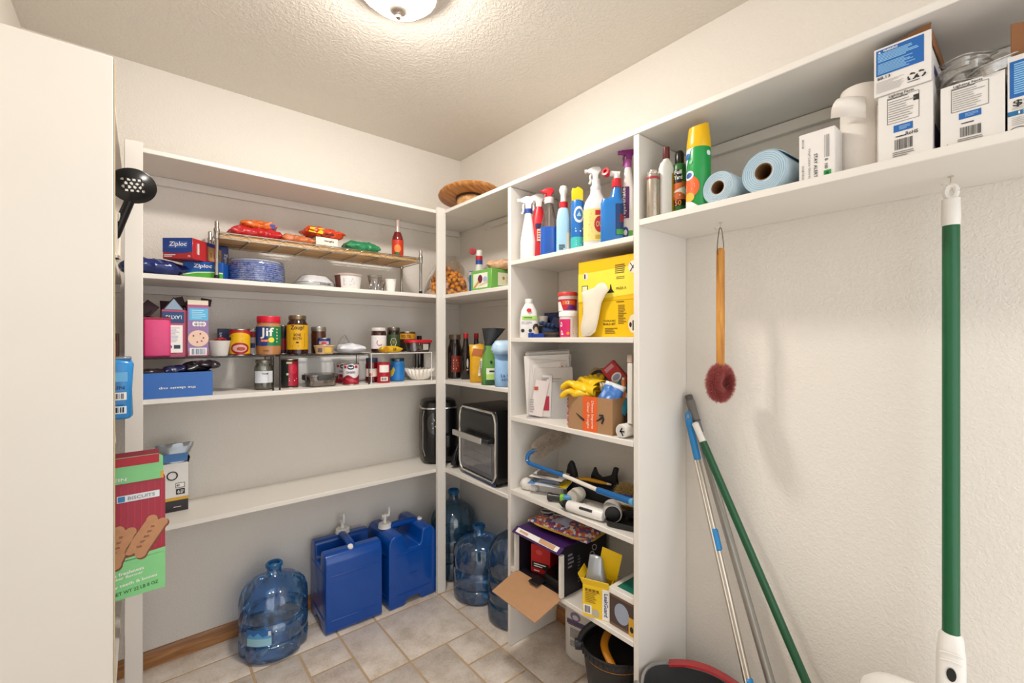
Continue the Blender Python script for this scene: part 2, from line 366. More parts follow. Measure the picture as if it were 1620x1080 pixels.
# ------------------------------------------------------------------ shelving
TH = .019
def plank(name, parent, x0, x1, y0, y1, ztop, th=TH): return O(name, span(x0, x1, y0, y1, ztop - th, ztop, .002, 1), PAINT, parent)
ZB = [2.013, 1.567, 1.1160, .6510]; ZK = [1.670, 1.338, .680, .345]; ZK3 = .998
back = T('shelving_unit', 'white painted wall-to-wall shelving along the back wall with four long shelves', 'shelving', (0, 0, 0))
for z in ZB:
    plank('shelf', back, -.020, XR - .0005, YF + .003, YB - .0005, z)
    O('wall_cleat', span(-.02, XR - .02, YB - .0205, YB - .0005, z - TH - .034, z - TH - .0005, .001, 1), PAINT, back)
for x0 in (-.043, 1.190): O('post', span(x0, x0 + .050, YF - .018, YF + .0015, 0.0, ZB[0] + .010, .002, 1), PAINT, back)
right = T('corner_shelving_unit', 'white painted shelving unit on the right wall with tall side panels and narrow shelves', 'shelving', (0, 0, 0))
YD0, YD1, YP0, YP1 = 1.484, 1.503, .836, .857
O('side_panel', span(XF, XR - .001, YD0, YD1, 0, 2.013 - TH - .0005, .002, 1), PAINT, right)
O('side_panel', span(XF, XR - .001, YP0, YP1, 0, 2.013 - TH - .0005, .002, 1), PAINT, right)
plank('shelf', right, XF, XR - .001, YN + .01, YF + .002, 2.0145)
O('wall_cleat', span(XR - .021, XR - .001, YD1 + .001, YF, 2.013 - TH - .034, 2.013 - TH - .001, .001, 1), PAINT, right)
O('wall_cleat', span(XR - .021, XR - .001, YN, YP0 - .001, 2.013 - TH - .034, 2.013 - TH - .001, .001, 1), PAINT, right)
for z in (1.567, 1.1160, .6510):
    plank('shelf', right, XF, XR - .001, YD1 + .0005, YF + .002, z)
    O('wall_cleat', span(XR - .021, XR - .001, YD1 + .001, YF, z - TH - .034, z - TH - .001, .001, 1), PAINT, right)
for z in ZK + [ZK3]:
    plank('shelf', right, XF, XR - .001, YP1 + .0005, YD0 - .0005, z)
longs = T('wall_shelf', 'long white painted shelf running along the right wall above the hanging brush', 'shelf', (0, 0, 0))
plank('shelf', longs, XF, XR - .001, YN + .01, YP0 - .0005, 1.717, .021)
left = T('side_shelving_unit', 'white painted shelving on the left behind a plain white end panel', 'shelving', (0, 0, 0))
O('end_panel', span(XL + .001, -.050, 1.445, 1.463, 0, 2.015, .002, 1), PAINT, left)
O('edge_strip', span(-.0495, -.0475, 1.446, 1.462, 0, 2.014), C('#c9b892', .5), left)
for z in (2.012, 1.567, 1.116, .645, .30): plank('shelf', left, XL + .001, -.056, 1.4635, YB - .001, z)
for z in (2.012, 1.567, 1.116, .645): O('wall_cleat', span(XL + .0265, -.06, YB - .0205, YB - .001, z - TH - .034, z - TH - .001, .001, 1), PAINT, left)
# ================================================================== water bottles on the floor
def water_bottle(label, x, y, r, h, rz=0, fluted=False, water=0.0, tint='#aed9fb', big=False, lab=False):
    t = T('water_bottle', label, 'water bottle', (x, y, 0), rz, 'clear blue water bottles')
    if big: prof = [(.60, 0), (.90, .004), (.985, .03), (1, .07), (1, .20), (.955, .215), (1, .23), (1, .33), (.955, .345), (1, .36), (1, .46), (.955, .475), (1, .49), (1, .60), (.98, .66), (.90, .725), (.74, .785), (.52, .83), (.34, .86), (.23, .885), (.205, .90), (.205, .95), (.235, .955), (.235, .985), (.205, 1.0)]
    else: prof = [(.62, 0), (.90, .006), (.985, .035), (1, .10), (1, .19), (.95, .205), (1, .225), (1, .42), (.955, .44), (1, .46), (1, .58), (.985, .645), (.92, .72), (.77, .78), (.55, .82), (.36, .85), (.235, .875), (.205, .90), (.205, .95), (.24, .957), (.24, .985), (.205, 1.0)]
    n = 64; rings = []
    for a, z in prof:
        rg = []
        for j in range(n):
            th = 2 * math.pi * j / n; q = r * a
            if fluted and .55 < z < .86: q *= 1 - .10 * max(0, math.sin(th * 9)) ** 2 * math.sin(math.pi * min(1, (z - .55) / .31))
            if fluted and z < .2: q *= 1 - .09 * max(0, math.cos(th * 3 + .6)) ** 10
            rg.append((q * math.cos(th), q * math.sin(th), z * h))
        rings.append(rg)
    O('body', loft(rings, True, False), CLEAR(tint, .5, .36, .04, 'blue_polycarbonate', .07), t, ang=50)
    O('mouth_ring', lathe([(r * .21, h * .955), (r * .25, h * .957), (r * .25, h * .99), (r * .21, h * 1.002), (r * .17, h * .99), (r * .17, h * .957)], 28, False, False), C('#1d5f96', .3), t)
    if water:
        O('water', lathe([(r * .6, .006), (r * .93, .012), (r * .965, h * .06), (r * .975, water), (.001, water)], 40), CLEAR('#b4d8ea', .1, .3, .02, 'water'), t)
    if lab:
        m = CY(r); panel(t, m, -.060, .085, .038, .150, C('#5fa9dc', .4), 'label_panel', .0012); panel(t, m, -.060, .085, .038, .115, C('#9cd0e4', .4), 'label_panel', .0018)
        poly(t, m, [(-.06, .118), (-.045, .135), (-.03, .124), (-.012, .140), (.006, .122), (.038, .132), (.038, .150), (-.06, .150)], C('#2f6fb8', .4), 'printed_shape', .0021)
        panel(t, m, .026, .126, .036, .144, CARD, 'barcode_patch', .0026)
    return t
water_bottle('squat clear blue water bottle with a picture label beside the blue water jugs', .447, 2.150, .1340, .362, -32, True, lab=True)
water_bottle('short empty clear blue water bottle between two tall ones in the corner', 1.367, 1.906, .1340, .358, 30, True)
water_bottle('tall clear blue water bottle in the far corner behind the white post', 1.384, 2.180, .1300, .468, 0, big=True, tint='#b0d8ec', water=.10)
water_bottle('tall clear blue water bottle partly filled, against the white shelf divider', 1.384, 1.637, .1290, .470, 40, big=True, tint='#acd6f4', water=.15)

# ------------------------------------------------------------------ blue water jugs
jblue = C('#0049a2', .28, coat=.25); jblue2 = C('#003d88', .35); jwhite = C('#f6f3ec', .35)
def jug(label, x, y, rz):
    t = T('water_jug', label, 'water jug', (x, y, 0), rz, 'blue water jugs')
    w, h = .132, .352           # half width, shoulder height
    out = [(-w, .012)] + [(-w + .012, 0), (-.052, 0), (-.030, .028), (.030, .028), (.052, 0), (w - .012, 0), (w, .012), (w, h - .03), (w - .012, h - .004), (w - .03, h + .006), (.062, h + .006),
           (.052, h - .004), (.044, h - .060), (.034, h - .074), (-.034, h - .074), (-.044, h - .060), (-.052, h - .004), (-.062, h + .006), (-w + .03, h + .006), (-w + .012, h - .004), (-w, h - .03)]
    b = O('body', prism(out, .262, .026, 5), jblue, t, ang=50)
    for z in (.062, .262):
        ring = [(p[0], p[1], z) for p in sring(w + .0008, .1315, 0, 9, 64)]
        O('seam', tube(ring + [ring[0]], .0022, 6, False), jblue, b)
    O('handle', tube(smoothpath([(-.085, 0, h - .005), (-.070, 0, h + .004), (-.045, 0, h + .008), (0, 0, h + .010), (.045, 0, h + .008), (.070, 0, h + .004), (.085, 0, h - .005)], 5), [.018] * 31, 12), jblue, t)
    O('embossed_plate', span(-.025, .025, -.1325, -.131, .150, .152), jblue2, t)
    cp = O('cap', lathe([(.034, 0), (.034, .004), (.031, .006), (.031, .020), (.028, .023), (.012, .024)], 32), jwhite, t, (-.088, .01, h + .006))
    g = G()
    for k in range(20): g.add(box(.002, .003, .015), (.0315 * math.cos(k * .314), .0315 * math.sin(k * .314), .005), (0, 0, k * .314))
    O('grip_ridges', g, jwhite, cp)
    sp = G().add(lathe([(.0085, .02), (.0085, .052), (.011, .053), (.011, .066), (.008, .068)], 16)).add(tube([(-.02, 0, .058), (.020, 0, .058)], .0075, 12)).add(tube([(.020, 0, .055), (.024, 0, .082), (.022, 0, .098)], [.007, .006, .004], 8)).add(lathe([(.011, 0), (.011, .006)], 14), (-.020, 0, .058), (0, math.pi / 2, 0))
    O('spigot', sp, jwhite, cp)
    O('vent_cap', lathe([(.013, 0), (.013, .012), (.011, .016), (.004, .017)], 18), jwhite, t, (.098, -.010, h + .001), (.25, .35, 0))
    return t
jug('blue plastic water jug with white spigot beside the squat clear bottle', .770, 2.1835, -92)
jug('blue plastic water jug with white spigot next to the white corner post', 1.061, 2.1825, 1)

# ================================================================== white jug and black bucket under the lowest column shelf
t = T('detergent_jug', 'white plastic jug with purple printed label on the floor behind the black bucket', 'jug', (1.432, 1.222, 0), -78)
O('body', sloft([(0, .070, .050, 4), (.02, .085, .062, 4), (.22, .086, .063, 4), (.25, .075, .055, 3), (.275, .045, .035, 2.4), (.285, .02, .02, 2)], 32), C('#dedad4', .45), t)
O('cap', lathe([(.022, .283), (.022, .305), (.018, .308)], 20), C('#d8d4ce', .4), t)
m = FR(.1265); P_ = C('#5c4a74', .5)
oval(t, m, -.02, .195, .024, .018, C('#83789a', .5)); oval(t, m, -.02, .192, .014, .010, C('#d8d0d8', .5), d=.0014); panel(t, m, -.06, .160, .04, .178, P_)
bars(t, m, -.055, .155, .05, .160, 1, INK, True); bars(t, m, -.045, .105, .02, .145, 7, GREY, True, seed=4); bars(t, m, -.045, .07, .04, .095, 4, GREY, True, seed=6)
t = T('bucket', 'black plastic bucket with yellow scoop inside on the floor under the shelves', 'bucket', (1.340, 1.010, 0), -40)
bk = C('#17171a', .45)
O('body', loft([sring(r, r, z, 2, 40) for r, z in ((.085, 0), (.092, .006), (.118, .19), (.122, .195), (.128, .2), (.130, .222), (.124, .224), (.120, .2), (.088, .012))]), bk, t, ang=45)
g = G()
for k in range(44): a = k * 2 * math.pi / 44; g.add(box(.004, .004, .013), (.1305 * math.cos(a), .1305 * math.sin(a), .203), (0, 0, a))
O('rim_ribs', g, C('#2a2a2d', .4), t)
hp = [(-.132 * math.cos(a), -.03 * math.sin(a) * 0 - .02 * math.sin(a), .215 + .105 * math.sin(a)) for a in [math.pi * i / 16 for i in range(17)]]
O('handle', tube(hp, .011, 10), bk, t)
for s in (-1, 1): O('handle_knob', lathe([(.018, -.014), (.020, 0), (.018, .014)], 16), bk, t, (s * .134, 0, .212), (0, math.pi / 2, 0))
ye = C('#d98a14', .5)
O('black_insert', loft([sring(r, r, z, 2, 40) for r, z in ((.100, .10), (.1155, .180), (.06, .168), (.001, .165))], False, False), C('#1d1b1a', .6), t)
O('yellow_edge', tube([(.108 * math.cos(a), .108 * math.sin(a), .186) for a in [3.6 + .16 * k for k in range(13)]], .010, 8), ye, t)
O('yellow_strap', tube(smoothpath([(-.03, -.09, .19), (-.045, -.02, .235), (.0, .06, .24), (.075, .075, .185)], 6), .014, 8).warp(lambda p: Vector((p.x, p.y, .2 + (p.z - .2) * .6))), ye, t)

# ------------------------------------------------------------------ mop bucket at the bottom edge, poles in the niche
t = T('mop_bucket', 'dark grey mop bucket with grey handle and red wringer at the bottom edge', 'bucket', (1.262, .680, 0), -60)
gy = C('#4b4a4a', .4); gl_ = C('#8f8d8a', .35)
O('body', loft([sring(a, b, z, 2.6, 40) for a, b, z in ((.105, .09, 0), (.112, .097, .006), (.135, .118, .26), (.139, .122, .262), (.139, .122, .268), (.133, .116, .268), (.108, .093, .012))]), gy, t, ang=45)
rm = [(p[0], p[1], .268) for p in sring(.137, .120, 0, 2.6, 40)]
O('rim', tube(rm + [rm[0]], .005, 8, False), gl_, t)
O('handle', tube(smoothpath([(-.135, -.012, .245), (-.150, -.03, .28), (-.140, -.075, .305), (-.095, -.125, .298), (-.06, -.128, .272)], 6), .010, 10), gl_, t)
O('handle_pivot', lathe([(.015, -.014), (.015, .014)], 16), gy, t, (-.062, -.122, .268), (math.pi / 2, 0, .4))
O('wringer', grid(14, 5, lambda u, v: (-.06 + .215 * u, .085 + .045 * v - .10 * u * u * .4, .274 + .028 * math.sin(math.pi * (u * .8 + .1)) - .012 * v), .006), C('#a81622', .35), t, ang=60)

def stick(name, label, cat, p0, p1, r, parts, group=None):
    """straight pole: p0 foot, p1 top; parts = [(name, t0, t1, radius, material)] along it"""
    a, b = Vector(p0), Vector(p1); L = (b - a).length; q = (b - a).to_track_quat('Z', 'Y').to_euler()
    t = T(name, label, cat, p0, rot=q, group=group)
    for nm, s0, s1, rr, mt in parts:
        e = min(.004, (s1 - s0) * L * .2)
        O(nm, lathe([(rr * .7, s0 * L), (rr, s0 * L + e), (rr, s1 * L - e), (rr * .7, s1 * L)], 18), mt, t)
    return t, L
blu = C('#1f7fbe', .4); sil = C('#9c9890', .35, .6); grn = C('#0d4f2c', .3); 
t, L = stick('leaning_mop', 'thin steel mop handle with bright blue grips leaning in the corner', 'pole', (1.330, .452, .012), (1.468, .800, 1.071), .010,
    [('steel_tube', 0, .90, .0085, STEEL), ('blue_grip', .86, .985, .0118, blu), ('blue_collar', .61, .668, .0122, blu), ('blue_collar', .245, .305, .0125, blu)])
O('hang_loop', tube(smoothpath([(.010, 0, L * .975), (.009, .003, L * .995), (0, .006, L * 1.004), (-.009, .003, L * .995), (-.010, 0, L * .975)], 5), .0035, 8), blu, t)
O('steel_tube', lathe([(.005, 0), (.005, L * .86)], 12), STEEL, t, (.0115, 0, 0))
O('foot_joint', lathe([(.016, -.004), (.016, .05), (.010, .06)], 16), C('#2a2a2c', .5), t)
t, L = stick('leaning_grey_pole', 'grey metal handle with dark grip tip leaning in the corner', 'pole', (1.405, .408, .012), (1.508, .817, 1.132), .0105,
    [('tube', 0, .93, .0132, sil), ('grip', .885, .985, .0150, C('#6f6b66', .45)), ('tip', .965, 1.0, .0132, C('#55514d', .45)), ('grip_ring', .918, .925, .0160, C('#4c4a47', .5)), ('foot_joint', 0, .04, .016, C('#333333', .5))])
t, L = stick('leaning_green_broom', 'green broom handle with white tip leaning against the right wall', 'pole', (1.400, .235, .012), (1.452, .764, 1.047), .011,
    [('green_tube', .02, .945, .0122, grn), ('white_tip', .935, 1.0, .0108, C('#e5e0d8', .4)), ('foot_joint', 0, .04, .015, C('#e5e0d8', .4))])

# ------------------------------------------------------------------ things hung from hooks under the long shelf
def hook(x, y, z0):
    """brass cup hook screwed into the underside of the shelf"""
    return G().add(lathe([(.005, -.002), (.005, 0)], 12)).add(tube([(0, 0, 0), (0, 0, -.010)] + [(.009 - .009 * math.cos(a), 0, -.010 - .012 * math.sin(a)) for a in [math.pi * k / 8 for k in range(0, 8)]], .0016, 8))
brass = C('#c9bda0', .3, .7)
hk = C('#cfc6b4', .3, .5)
BX, BY = 1.392, .648
o = O('cup_hook', hook(0, 0, 0), hk, None, (BX, BY, 1.6958), (0, 0, 2.2)); o['label'] = 'small cup hook under the long shelf holding the wooden scrub brush'; o['category'] = 'hook'; o['group'] = 'cup hooks'
t = T('scrub_brush', 'wooden-handled scrub brush with round red bristle head hanging from a hook', 'brush', (BX, BY, 1.132), -9)
O('handle', lathe([(.012, .105), (.0125, .20), (.0122, .47), (.0115, .478), (.009, .483)], 20), WOOD('#b06f22', '#d99a42', 'Z', 7), t)
lp = [(.0125, 0, .462), (.016, 0, .470), (.015, 0, .500), (.006, 0, .542), (0, 0, .546), (-.006, 0, .542), (-.015, 0, .500), (-.016, 0, .470), (-.0125, 0, .462)]
O('bead_chain', G([], []).add(tube(smoothpath(lp, 4), .0013, 6)), C('#5a4a30', .5), t)
R_ = random.Random(5); g = G()
# bristle coil wound into a thick ring
V, F = [], []; RM = .035
for k in range(9000):
    a = R_.uniform(0, 2 * math.pi); b = R_.uniform(0, 2 * math.pi)
    dx, dz = math.cos(a), math.sin(a); n = Vector((dx * math.cos(b), math.sin(b), dz * math.cos(b))) + .4 * Vector((R_.uniform(-1, 1), R_.uniform(-1, 1), R_.uniform(-1, 1)))
    n.normalize(); p = Vector((dx * RM, 0, .063 + dz * (RM + .003))) + n * .012; e = p + n * R_.uniform(.010, .0185)
    s = n.orthogonal().normalized() * .0009; q = n.cross(s).normalized() * .0009; i = len(V)
    V += [tuple(p + s), tuple(p - s * .5 + q), tuple(p - s * .5 - q), tuple(e)]; F += [(i, i + 1, i + 3), (i + 1, i + 2, i + 3), (i + 2, i, i + 3)]
o = O('bristles', G(V, F), C('#b25f5b', .75, var=.35, scale=90), t, ang=0); o['kind'] = 'stuff'
rp = [(RM * math.cos(a), 0, .063 + (RM + .003) * math.sin(a)) for a in [2 * math.pi * k / 24 for k in range(25)]]
O('bristle_pad', tube(rp, .0165, 10, False), C('#7c3230', .85), t)

MX, MY = 1.394, .133
o = O('cup_hook', hook(0, 0, 0), hk, None, (MX, MY, 1.6958), (0, 0, 2.2)); o['label'] = 'small cup hook under the long shelf holding the green-handled dustpan'; o['category'] = 'hook'; o['group'] = 'cup hooks'
t = T('dustpan', 'long green-handled dustpan with ribbed white socket hanging from a hook', 'dustpan', (MX, MY, 0), -83)
O('green_pole', lathe([(.0145, .62), (.0150, .63), (.0150, 1.610), (.0145, 1.615)], 24), C('#0b5a33', .3), t)
hc = C('#eae6df', .4)
ow, zt = .0155, 1.682
capg = loft([sring(.0155, .0155, 1.585, 2, 24), sring(.0165, .016, 1.60, 2.2, 24), sring(.0155, .012, 1.645, 2.4, 24)], True, True)
O('hanger_cap', capg, hc, t)
ring = [(.0085 * math.cos(a), 0, 1.661 + .014 * math.sin(a)) for a in [2 * math.pi * k / 20 for k in range(21)]]
O('hanger_loop', tube(ring, .0062, 8, False), hc, t)
g = G().add(sloft([(.30, .020, .020, 3), (.33, .026, .024, 3.2), (.62, .0245, .0225, 3), (.665, .021, .020, 2.6), (.675, .0165, .0165, 2)], 28))
O('socket', g, hc, t)
mm = EL(.0255, .0235, 3)
for k in range(14):
    z = .420 + k * .0165
    if .565 < z < .615: continue
    O('rib', G([], []).add(tube([tuple(mm(-.017 + .034 * i / 8, z + .004 * (1 - (i / 4 - 1) ** 2), .0004)) for i in range(9)], .0018, 6)), hc, t)
oval(t, mm, 0, .592, .0072, .015, C('#0a0a0a', .6), 'socket_hole', .0012)
O('pan', loft([sring(a, b, z, 5, 28) for a, b, z in ((.072, .026, .05), (.075, .028, .06), (.06, .028, .28), (.03, .025, .31), (.0, .0, .312))], True, False), hc, t)
wx = 1.290; wy = rY(1436, wx)
t = T('white_bin', 'white plastic lidded bin peeking up beside the dustpan at the bottom edge', 'bin', (wx, wy, 0), -84)
O('body', sloft([(0, .050, .045, 3), (.01, .053, .048, 3), (.49, .074, .060, 3), (.525, .078, .063, 3)], 32), C('#dfdad3', .45), t)
O('lid', sloft([(.5255, .082, .066, 3), (.536, .082, .066, 3), (.554, .066, .054, 2.6), (.564, .036, .034, 2.2), (.568, .008, .008, 2)], 32), C('#ece8e2', .4), t)
# ================================================================== generic containers
def face(x, y): return -math.degrees(math.atan2(x, y))        # turn a thing's front towards the door
def can(name, label, cat, x, y, z, r, h, body, rz=None, group=None, ends=STEEL, ring=True):
    rz = face(x, y) if rz is None else rz
    t = T(name, label, cat, (x, y, z), rz, group)
    O('can_body', lathe([(r * .97, .0015), (r, .003), (r, h - .003), (r * .97, h - .0015)], 32), body, t)
    for zz in (0, h - .004): O('rim', lathe([(r * .93, zz + .001), (r * 1.02, zz), (r * 1.025, zz + .002), (r * 1.02, zz + .004), (r * .93, zz + .003)], 32), ends, t)
    return t
def jar(name, label, cat, x, y, z, r, h, glass, lid, lid_r=.8, lid_h=.12, rz=None, group=None, contents=None, fill=.85, neck=.84):
    rz = face(x, y) if rz is None else rz
    t = T(name, label, cat, (x, y, z), rz, group); n = h * (1 - lid_h)
    O('jar_body', lathe([(r * .85, 0), (r * .97, .003), (r, .010), (r, h * .72), (r * .97, h * .77), (r * neck, h * .83), (r * lid_r * .96, n), (r * lid_r * .9, n)], 32, True, False), glass, t)
    if contents: O('contents', lathe([(r * .8, .003), (r * .93, .006), (r * .95, .012), (r * .95, min(h * .74, h * fill)), (r * neck * .9, h * fill) if fill > .76 else (r * .5, h * fill), (.001, h * fill)], 28), contents, t)
    L = O('lid', lathe([(r * lid_r, n - h * .01), (r * lid_r * 1.03, n), (r * lid_r * 1.03, h - .003), (r * lid_r * .98, h), (.001, h)], 32), lid, t)
    return t
def carton(name, label, cat, x, y, z, sx, sy, sz, mat, rz=0, group=None, bev=.0015, rot=None):
    t = T(name, label, cat, (x, y, z), rz, group, rot)
    O('carton', box(sx, sy, sz, bev, 1), mat, t); return t
def packet(name, label, cat, x, y, z, w, d, h, mat, rz=0, seed=1, amt=.004, group=None, sc=40):
    t = T(name, label, cat, (x, y, z), rz, group)
    O('packet_body', pillow(w, d, h, seed, amt, sc), mat, t, ang=70); return t
ZA, ZBs, ZCs = ZB[1] + .0003, ZB[2] + .0003, ZB[3] + .0003
WT = C('#f2efe9', .5); ZBLUE = C('#1b3f8f', .35); ZRED = C('#b3202c', .35)

# ================================================================== back wall, upper shelf: bags, plates, cups
t = packet('plastic_bag', 'crinkled dark blue packet on the upper back shelf behind the white post', 'packet', .035, 2.165, ZA, .185, .15, .062, C('#1c2c6b', .25, var=.3, scale=60), 6, 3, .014, sc=45)
bars(t, FR(.07), .02, .02, .06, .03, 3, WT, True)
yw = -39.9
cx_, cy_ = .196, 2.132
t = carton('bag_carton', 'blue and green carton of plastic bags with white lettering under the red one', 'carton', cx_ + .010, cy_ + .012, ZA, .135, .10, .066, C('#1a56a8', .35), -22, 'bag cartons')
m = FR(.10)
panel(t, m, -.0670, .0005, .0670, .016, C('#58b03c', .4)); poly(t, m, [(-.067, .016), (.067, .016), (.067, .026), (.03, .029), (-.03, .026), (-.067, .018)], C('#58b03c', .4))
poly(t, m, [(-.067, .012), (-.02, .022), (.03, .024), (.067, .020), (.067, .023), (.03, .027), (-.02, .025), (-.067, .016)], WT, d=.0012)
text(t, m, 'Ziploc', -.001, .047, .062, .019, WT, 0, slant=.15)
t = carton('bag_carton', 'red and blue carton of plastic bags tilted on top of the green one', 'carton', .160, 2.150, ZA + .0670, .112, .165, .078, C('#b62a30', .35), -40, 'bag cartons')
m = FR(.165)
panel(t, m, -.056, .026, .056, .078, ZBLUE); poly(t, m, [(-.056, .026), (-.02, .021), (.03, .021), (.056, .026), (.056, .032), (-.056, .032)], ZBLUE)
poly(t, m, [(-.034, .040), (-.028, .066), (.040, .066), (.036, .040)], C('#2f5cb0', .4), d=.0010)
text(t, m, 'Ziploc', .002, .053, .066, .022, WT, 0, slant=.15); bars(t, m, -.050, .006, -.005, .017, 2, WT, True); text(t, m, '75', .044, .009, .010, .007, WT)
m = RT(.112); panel(t, m, .0, .008, .0820, .062, C('#b98a58', .6)); 
for k in range(3): panel(t, m, .012 + k * .022, .022, .026 + k * .022, .042, C('#8d6438', .6), 'printed_icon', .001)
bars(t, m, -.06, .02, -.045, .062, 4, WT, False); panel(t, m, -.005, .064, .0820, .078, ZBLUE)
t = carton('bag_carton', 'narrow dark blue carton standing behind the wire rack leg', 'carton', .272, 2.272, ZA, .030, .10, .155, C('#20337c', .35), 0, 'bag cartons')
text(t, FR(.10), 'Ziploc', .004, .100, .05, .014, WT, -90)

# chrome wire rack with bamboo liner
RY0, RY1 = 2.066, 2.286; x0, x1, zs = .228, 1.112, 1.738
t = T('wire_rack', 'long chrome wire shelf rack with bamboo liner on the upper back shelf', 'rack', (0, 0, 0))
for x in (x0, x1):
    for y in (RY0, RY1):
        lg = O('leg', lathe([(.0072, ZA), (.0072, zs + .048), (.0055, zs + .053), (.002, zs + .055)], 14), CHROME, t, (x, y, 0))
        O('collar', lathe([(.0085, zs - .016), (.0105, zs - .012), (.0105, zs + .022), (.0085, zs + .026)], 14), CHROME, lg); O('foot', lathe([(.009, ZA), (.009, ZA + .012), (.0072, ZA + .014)], 12), BLACK, lg)
for y in (RY0, RY1):
    O('frame_wire', tube([(x0, y, zs + .012), (x1, y, zs + .012)], .0026, 8), CHROME, t); O('frame_wire', tube([(x0, y, zs - .010), (x1, y, zs - .010)], .0026, 8), CHROME, t)
    n = 26; O('truss_wire', tube([(x0 + (x1 - x0) * k / n, y - .0012, zs + (.010 if k % 2 else -.008)) for k in range(n + 1)], .0013, 6), CHROME, t)
for x in (x0, x1):
    O('frame_wire', tube([(x, RY0, zs + .012), (x, RY1, zs + .012)], .0026, 8), CHROME, t); O('frame_wire', tube([(x, RY0, zs - .010), (x, RY1, zs - .010)], .0026, 8), CHROME, t)
for k in range(1, 8): x = x0 + (x1 - x0) * k / 8; O('cross_wire', tube([(x, RY0, zs - .0125), (x, RY1, zs - .0125)], .0028, 8), CHROME, t)
O('bamboo_liner', span(x0 + .011, x1 - .011, RY0 + .006, RY1 - .006, zs - .008, zs + .0095, .001, 1), WOOD('#b98a52', '#dcb27a', 'X', 4, .5), t)
ZR_ = zs + .0100
def rk(px, Y=2.12): return bX(px, Y)
t = packet('snack_bag', 'flat red packet lying at the left end of the chrome rack', 'packet', rk(408), 2.165, ZR_, .195, .13, .055, C('#b01a20', .35, var=.2), 3, 5, .012, sc=50)
t = packet('candy_bag', 'orange candy packet lying on top of the red packet', 'packet', rk(412), 2.160, ZR_ + .046, .135, .085, .040, C('#d0641c', .35, var=.25, scale=50), -6, 7, .010, sc=55)
m = lambda u, v, d: (u, -.040 + .28 * (.03 - v) - d, v); bars(t, m, -.04, .013, .035, .027, 3, C('#6b2a10', .5), True); panel(t, m, .040, .010, .060, .028, C('#3b4f9a', .4), d=.001)
t = packet('noodle_pack', 'tan flat packet between the red packet and the white carton', 'packet', rk(470), 2.150, ZR_, .130, .11, .045, C('#b9683a', .45, var=.15), 2, 9, .008, sc=50)
t = carton('white_carton', 'small white carton with dark lettering on the chrome rack', 'carton', rk(516), 2.150, ZR_, .100, .075, .050, C('#e5ddd0', .5), 4)
m = FR(.075); text(t, m, 'tangle', .008, .034, .045, .010, INK); text(t, m, 'tangle', -.02, .012, .04, .009, C('#8a6a3a', .5)); panel(t, m, -.05, .0005, .05, .006, C('#caa46a', .5))
t = packet('chip_bag', 'yellow and red snack packet lying on the white carton', 'packet', rk(513), 2.150, ZR_ + .0505, .170, .10, .042, C('#c8401c', .3, var=.35, scale=45), 8, 12, .013, sc=50)
m = lambda u, v, d: (u, -.046 - d, v)
poly(t, m, [(-.083, .012), (-.02, .010), (-.01, .036), (-.075, .034)], C('#d9c31c', .4), d=.002); bars(t, m, -.01, .008, .06, .018, 1, C('#2a0d0a', .5), True, d=.002)
t = packet('green_pack', 'green sealed packet near the right end of the chrome rack', 'packet', rk(575), 2.150, ZR_, .165, .10, .058, C('#1c7a4c', .35, var=.1), -4, 14, .008, sc=45)
text(t, lambda u, v, d: (u, -.034 - d - .3 * max(0, .02 - v), v), 'fresh', .012, .020, .03, .007, WT)
x, y, r = onB(620, 638, 2.15); h = .205
t = T('sauce_bottle', 'glass bottle of red sauce with clear neck at the right end of the rack', 'bottle', (x, y, ZR_), face(x, y))
O('glass', lathe([(r * .9, 0), (r, .004), (r, h * .46), (r * .92, h * .54), (r * .55, h * .68), (r * .40, h * .78), (r * .38, h * .92)], 28), C('#6d0f12', .12, coat=.5), t)
panel(t, CY(r), -r * 1.9, h * .05, r * 1.9, h * .46, C('#c7371f', .4), d=.0008, nu=20); oval(t, CY(r), 0, h * .24, r * .6, h * .10, C('#e8843a', .4), d=.0016); oval(t, CY(r), -.003, h * .10, r * .5, h * .05, C('#2d5a24', .4), d=.0018)
O('neck_wrap', lathe([(r * .60, h * .655), (r * .45, h * .75), (r * .42, h * .90), (r * .44, h * .91), (r * .44, h * .99), (r * .2, h)], 24), C('#b9a8a0', .25, .3), t)

# paper plates, bowl, tub, cups on the shelf itself
x, y, r = onB(353, 458, 2.165); r *= .99
t = T('plate_stack', 'stack of blue marbled paper plates in clear wrap under the chrome rack', 'plates', (x, 2.162, ZA), 0)
pm = bpy.data.materials.new('blue_marbled_paper'); pm.use_nodes = True; q = pm.node_tree.nodes; lk = pm.node_tree.links
tcn = q.new('ShaderNodeTexCoord'); mpn = q.new('ShaderNodeMapping'); mpn.inputs['Scale'].default_value = (1, 1, 3.2)
nz_ = q.new('ShaderNodeTexNoise'); nz_.inputs['Scale'].default_value = 42; nz_.inputs['Distortion'].default_value = 2.2; crn = q.new('ShaderNodeValToRGB')
crn.color_ramp.elements[0].position = .42; crn.color_ramp.elements[0].color = lin('#4f7edc'); crn.color_ramp.elements[1].position = .62; crn.color_ramp.elements[1].color = lin('#f0f4ff')
lk.new(tcn.outputs['Object'], mpn.inputs[0]); lk.new(mpn.outputs[0], nz_.inputs['Vector']); lk.new(nz_.outputs['Fac'], crn.inputs[0]); lk.new(crn.outputs[0], q['Principled BSDF'].inputs['Base Color'])
rr = .105
for k in range(9):
    z = k * .0082
    O('plate', lathe([(rr * .72, z), (rr * .76, z + .001), (rr * .96, z + .0105), (rr, z + .012), (rr * .985, z + .0135), (rr * .75, z + .0035), (.001, z + .003)], 40), pm, t)
O('inner_plate', lathe([(rr * .70, .082), (rr * .90, .090), (rr * .88, .0925), (.001, .086)], 40), C('#ece9ea', .6), t)
